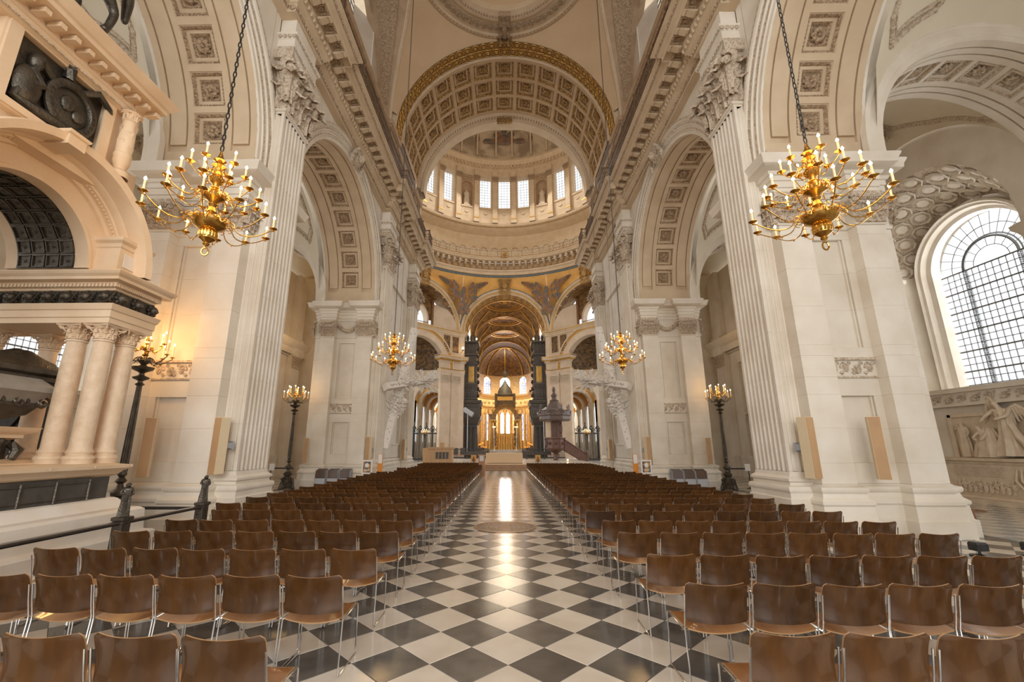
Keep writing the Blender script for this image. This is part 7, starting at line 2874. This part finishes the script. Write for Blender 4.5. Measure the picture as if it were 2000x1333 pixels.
def organ(sx):
    s = thing('organ_case', (sx * 5.0, 64, 0), 'tall dark carved oak organ case on the %s of the choir entrance' % SIDE[sx], 'organ')
    x0, x1 = 3.75, 5.93
    t = M(sx)
    t.box(x0 + .3, x1, 63.2, 66.5, 0, 5.2)
    for k in range(3):
        x = x0 + .55 + .6 * k
        t.lathe([(.22, .5), (.22, .9), (.14, 1.1), (.13, 4.2), (.2, 4.5), (.25, 4.6)], (x, 63.0, 0), 10)
    t.obj('lower_case', DWOOD, s)
    t = M(sx)
    mould(t, [(x1, 66.5), (x0 + .2, 66.5), (x0 + .2, 63.0), (x1, 63.0)], [(-.1, 4.9), (0, 5.0), (.1, 5.4), (.35, 5.7), (.4, 6.1), (.3, 6.2), (.3, 7.8), (.45, 7.9), (.55, 8.2), (.5, 8.35), (0, 8.4)], True, True)
    for k in range(5):
        t.put(LEAF, TR((x0 + .3 + .4 * k, 62.65, 6.3)) @ RZ(pi) @ S(.4, .25, 1.2))
        t.put(ROS, TR((x0 + .3 + .4 * k, 62.55, 5.7)) @ RX(pi / 2) @ S(.2))
    for k in range(6):
        t.put(LEAF, TR((x0 - .1, 63.2 + .5 * k, 6.3)) @ RZ(pi / 2) @ S(.4, .3, 1.2))
    t.obj('gallery', DWOOD, s)
    t = M(sx)
    t.box(x0 + .5, x1, 63.1, 66.2, 8.4, 17.2)
    for z, g in ((8.5, .15), (10.6, .1), (13.6, .12), (15.0, .3), (16.9, .35)):
        t.box(x0 + .5 - g, x1, 63.1 - g, 66.2, z, z + .25)
    for k in range(4):
        t.put(LEAF, TR((x0 + .7 + .45 * k, 63.0, 15.3)) @ RZ(pi) @ S(.45, .35, 1.5))
        t.put(LEAF, TR((x0 + .7 + .45 * k, 63.0, 8.8)) @ RZ(pi) @ S(.45, .3, 1.5))
        t.ball((x0 + .8 + .5 * k, 63.4, 17.7), (.22, .22, .5), 8, 6)
    for k in range(8):
        z = 8.8 + k
        t.put(LEAF, TR((x0 + .45, 63.6, z)) @ RZ(pi / 2) @ S(.7, .5, .9))
        t.ball((x0 + .3, 64.5, z + .4), (.25, .3, .35), 7, 5)
    t.obj('upper_case', DWOOD, s)
    for k in range(5):
        x = 4.62 + .17 * k
        M(sx).lathe([(.03, 10.9), (.08, 11.3), (.08, 13.3)], (x, 63.0, 0), 8).obj('gilded_pipe', GOLD, s)
    M(sx).box(4.5, 5.42, 63.02, 63.1, 10.85, 13.5).obj('pipe_recess', BLACKM, s, 0)
    # choir stalls
    q = thing('choir_stalls', (sx * 4.6, 74, 0), 'dark carved choir stalls along the %s wall of the choir' % SIDE[sx], 'stalls')
    for k in range(3):
        M(sx).box(3.2 + .8 * k, 3.9 + .8 * k, 67, 86, 0, 1.2 + .5 * k).obj('desk_row', DWOOD, q, 0)
    t = M(sx)
    t.box(5.6, 5.95, 67, 90, 0, 4.3)
    t.obj('stall_back', DWOOD, q, 0)
    for k in range(9):
        M(sx).lathe([(.16, 0), (.1, .12), (.02, .14)], (3.4 + .28 * k if True else 0, 67 + 1.3 * k, 2.35 - .1 * k), 10).obj('reading_lamp', LAMPO, q)
    M(sx).box(3.3, 3.38, 67, 79, 1.75, 1.83).obj('lamp_rail', LAMPO, q, 0)


for sx in (1, -1):
    organ(sx)


TWM = mat('brown_twisted_marble', (.30, .17, .08), (.18, .10, .05), .4, scale=6)


def baldachin():
    s = thing('baldachin', (0, 92, 0), 'gilded domed canopy on twisted columns over the high altar', 'canopy')
    M().box(-4, 4, 89, 95.5, 0, 1.3).obj('altar_steps', TWHITE, s, 0)
    g = M()
    for sx in (-1, 1):
        for y in (90.6, 93.6):
            rings = []
            for k in range(40):
                z = 1.9 + 4.6 * k / 39
                a = k * .75
                rings.append([(sx * 2.05 + .07 * cos(a) + .22 * cos(b), y + .07 * sin(a) + .22 * sin(b), z) for b in arc(9, 0, 2 * pi)[:-1]])
            M().loft(rings).obj('twisted_column', TWM, s)
            g.lathe([(.35, 1.3), (.35, 1.9), (.25, 1.95)], (sx * 2.05, y, 0), 10).lathe([(.22, 6.4), (.3, 6.6), (.38, 7.0)], (sx * 2.05, y, 0), 10)
            g.lathe([(.35, 1.3), (.3, 1.9), (.28, 6.4), (.4, 7.0)], (sx * 2.75, y, 0), 12)
        g.box(min(sx * 1.8, sx * 3.2), max(sx * 1.8, sx * 3.2), 90.2, 94, 7.0, 7.25)
    g.obj('gilded_column', GOLD, s)
    t = M()
    for sx in (-1, 1):
        mould(t, [(sx * 2.55 - .7, 90.2), (sx * 2.55 + .7, 90.2), (sx * 2.55 + .7, 94), (sx * 2.55 - .7, 94)], [(0, 7.25), (0, 8.0), (.08, 8.1), (.12, 8.35), (0, 8.4)], True, True)
    t.obj('entablature', mat('purple_grey_marble', (.30, .20, .16), (.22, .15, .12), .4, scale=3), s, .3)
    t = M()
    arch_rings(t, TR((0, 90.3, 0)), [(1.85, .5), (1.85, 0), (1.95, -.1), (2.35, -.15), (2.5, -.3), (2.7, -.35), (2.75, 3.5)], 7.6, 28)
    for k in range(28):
        a = pi * (k + .5) / 28
        t.ball((1.9 * cos(a), 90.2, 7.6 + 1.9 * sin(a)), .09, 6, 4)
    t.obj('arched_canopy', GOLD2, s)
    t = M()
    t.box(-1.9, 1.9, 90.8, 93.5, 10.0, 12.2)
    for x in (-1.9, 1.9):
        t.box(x - .25, x + .25, 90.5, 91.0, 9.6, 12.6)
    t.obj('dark_drum', mat('dark_gilt_drum', (.07, .05, .035), (.16, .10, .04), .4, .4, scale=3), s, 0)
    M().box(-1.6, 1.6, 90.72, 90.8, 11.2, 12.0).obj('gilded_panel', GOLD, s, 0)
    M().lathe([(2.0, 12.2), (2.05, 12.4), (1.6, 12.7), (1.5, 13.2), (1.25, 13.8), (.8, 14.4), (.45, 14.9), (.4, 15.1), (.25, 15.3), (.2, 15.6)], (0, 92, 0), 20).obj('small_dome', mat('blue_grey_dome', (.10, .10, .09), (.2, .17, .1), .4, .3, scale=3), s)
    j = fig_joints(2.2)
    T = TR((0, 92, 15.6))
    figure_mesh('crowning_figure', {k: tuple(T @ Vector(v[:3])) + (v[3] * 1.3,) for k, v in j.items()}, FIGE, DWOOD, s, 1)
    t = M()
    t.box(-2.3, 2.3, 93.8, 94.0, 1.3, 4.6)
    t.box(-1.6, 1.6, 91.5, 92.4, 1.3, 2.4)
    for k in range(9):
        x = -2.0 + .5 * k
        t.lathe([(.1, 1.3), (.06, 1.6), (.05, 3.2), (.12, 3.4), (.02, 4.1 + .6 * (k == 4))], (x, 91.4, 0), 8)
    t.obj('gilded_reredos', GOLD, s)
    for k in range(6):
        x = -1.9 + .76 * k
        M().lathe([(.04, 2.4), (.04, 3.6)], (x, 91.6, 0), 6).obj('altar_candle', WAX, s)
    for sx in (-1, 1):
        q = thing('altar_standard_lamp', (sx * 2.2, 87, 1.0), 'white column candle standard, %s of the high altar' % SIDE[sx], 'candle', 'candle standards at the high altar')
        M().lathe([(.3, 1.0), (.2, 1.3), (.1, 1.5), (.1, 3.4), (.18, 3.6), (.08, 3.7), (.08, 5.5)], (sx * 2.2, 87, 0), 10).obj('standard', CANVAS, q)
        M().lathe([(.3, 5.5), (.34, 5.6), (.3, 5.7)], (sx * 2.2, 87, 0), 12).obj('light_ring', FLAME2, q)


FLAME2 = mat('warm_lamp_ring', (1, .8, .5), None, .4, emit=(1, .72, .35), es=2)
baldachin()


def pulpit():
    s = thing('pulpit', (5.8, 50, 0), 'carved dark wood pulpit with domed canopy and stair before the right choir pier', 'pulpit')
    x, y = 5.6, 50.5

    def octo(k, n=8):
        return [(x + k * cos(pi / 8 + 2 * pi * j / n), y + k * sin(pi / 8 + 2 * pi * j / n)) for j in range(n)]

    def lo(prof, nm, m_=RWOOD, sm=.3):
        t = M()
        t.loft([[(a, b, z) for a, b in octo(k)] for k, z in prof], True, True, True)
        return t
    lo([(.75, 0), (.75, .2), (.45, .3), (.25, .5), (.2, 1.0), (.3, 1.2)], 'stem').obj('stem', RWOOD, s, .3)
    t = lo([(.3, 1.15), (.8, 1.45), (1.15, 1.55), (1.2, 1.65), (1.1, 1.7), (1.1, 2.65), (1.25, 2.75), (1.25, 2.85)], 'tub')
    for j in range(8):
        a = 2 * pi * j / 8
        t.put(ROS, frame((x + 1.05 * cos(a), y + 1.05 * sin(a), 2.2), (-sin(a), cos(a), 0), (0, 0, 1), (cos(a), sin(a), 0)) @ S(.35, .35, .5))
        t.ball((x + 1.15 * cos(a + pi / 8), y + 1.15 * sin(a + pi / 8), 2.2), (.09, .09, .45), 6, 5)
    t.obj('tub', RWOOD, s, .3)
    t = M()
    t.box(x - .35, x + .75, y + .8, y + 1.0, 2.8, 4.7)
    t.box(x + .3, x + .9, y + .75, y + 1.05, 2.8, 4.7)
    t.ball((x + .75, y + .75, 3.9), (.22, .1, .6), 8, 6)
    t.obj('back_board', RWOOD, s)
    M().box(x - 1.0, x + .1, y + .85, y + .98, 2.8, 4.75).obj('pale_back_panel', MARB, s, 0)
    t = lo([(1.0, 4.65), (1.75, 4.7), (1.85, 4.85), (1.8, 5.2), (1.95, 5.3), (1.95, 5.45), (1.6, 5.5), (1.2, 5.9), (.9, 6.1), (.75, 6.5), (.5, 6.9), (.55, 7.0), (.3, 7.15), (.25, 7.3), (.38, 7.6), (.2, 7.8), (.12, 7.95), (.22, 8.2), (.2, 8.4), (.05, 8.6)], 'canopy')
    for j in range(8):
        a = pi / 8 + 2 * pi * j / 8
        t.lathe([(.12, 5.45), (.08, 5.6), (.14, 5.8), (.05, 6.1), (.09, 6.3), (.01, 6.6)], (x + 1.7 * cos(a), y + 1.7 * sin(a), 0), 7)
        b = 2 * pi * j / 8
        t.put(LEAF, frame((x + 1.8 * cos(b), y + 1.8 * sin(b), 5.3), (-sin(b), cos(b), 0), (cos(b), sin(b), 0), (0, 0, 1)) @ S(1.0, .3, .55))
    t.obj('sounding_board', mat('canopy_wood', (.13, .085, .065), (.085, .06, .05), .4, scale=4), s, .3)
    t = M()
    n = 11
    for k in range(n):
        xx = x + 1.0 + .22 * k
        z = 1.65 - .145 * k
        t.box(xx, xx + .26, y - .5, y + .5, max(0, z - .25), z)
    t.obj('stair_steps', RWOOD, s, 0)
    for yy in (y - .52, y + .52):
        t = M()
        t.loft([[(x + .95, yy + e, z) for e, z in ((-.04, 1.4), (.04, 1.4), (.04, 2.5), (-.04, 2.5))], [(x + 3.35, yy + e, z) for e, z in ((-.04, 0), (.04, 0), (.04, .9), (-.04, .9))]], True, True, True)
        t.tube([(x + .95, yy, 2.65), (x + 3.4, yy, 1.05)], .06, 6)
        t.lathe([(.1, 0), (.1, 1.2), (.14, 1.3), (.02, 1.45)], (x + 3.4, yy, 0), 8)
        t.obj('balustrade', RWOOD, s)
    # gates and plain altar rails
    for sx in (1, -1):
        g = thing('iron_gate', (sx * 11, 61.6, 0), 'black wrought iron gate with scrolled cresting across the %s choir aisle' % SIDE[sx], 'gate')
        t = M(sx)
        for xx in (9.2, 10.1, 11.0, 11.9, 12.8):
            t.box(xx - .06, xx + .06, 61.5, 61.62, 0, 3.7)
        t.box(9.1, 12.9, 61.48, 61.64, 3.55, 3.75)
        t.box(9.1, 12.9, 61.48, 61.64, .05, .3)
        t.obj('frame', IRON, g, 0)
        for k in range(19):
            xx = 9.3 + .185 * k
            M(sx).box(xx - .035, xx + .035, 61.54, 61.58, .3, 3.55).obj('bar', IRON, g, 0)
        t = M(sx)
        for k in range(5):
            xx = 9.3 + .85 * k
            hgt = 1.5 if k % 2 == 0 else 1.0
            t.lathe([(.1, 3.75), (.04, 3.95), (.14, 4.1), (.03, 3.9 + hgt * .5), (.1, 3.75 + hgt * .8), (.01, 3.75 + hgt)], (xx, 61.56, 0), 7)
            for q in (-1, 1):
                t.tube([(xx, 61.56, 3.8), (xx + q * .25, 61.56, 3.95), (xx + q * .38, 61.56, 4.2), (xx + q * .25, 61.56, 4.35), (xx + q * .15, 61.56, 4.2)], .055, 5)
                t.tube([(xx + q * .1, 61.56, 3.9), (xx + q * .2, 61.56, 4.5), (xx, 61.56, 4.7)], .05, 5)
        t.obj('scrolled_crest', IRON, g)
    for i, (x, z) in enumerate(((-6.05, 15.6), (-4.6, 17.2), (-4.4, 17.8), (4.4, 17.8), (4.6, 17.2), (7.6, 15.7))):
        c = thing('high_lamp', (x, 60.5, z), 'small glowing lamp high by the choir arch, %s from the left' % ('first', 'second', 'third', 'fourth', 'fifth', 'sixth')[i], 'lamp', 'small lamps high by the choir arch')
        y = 61.2 if abs(x) > 5.9 else 64.5
        M().lathe([(.05, -.3), (.16, -.2), (.05, -.05)], (x, y, z), 8).tube([(x, y, z - .3), (x + (.5 if x > 0 else -.5), y + .8, z - .5)], .03, 5).obj('bracket', IRON, c)
        M().ball((x, y, z + .05), .16, 8, 6).obj('flame', FLAME, c)


pulpit()
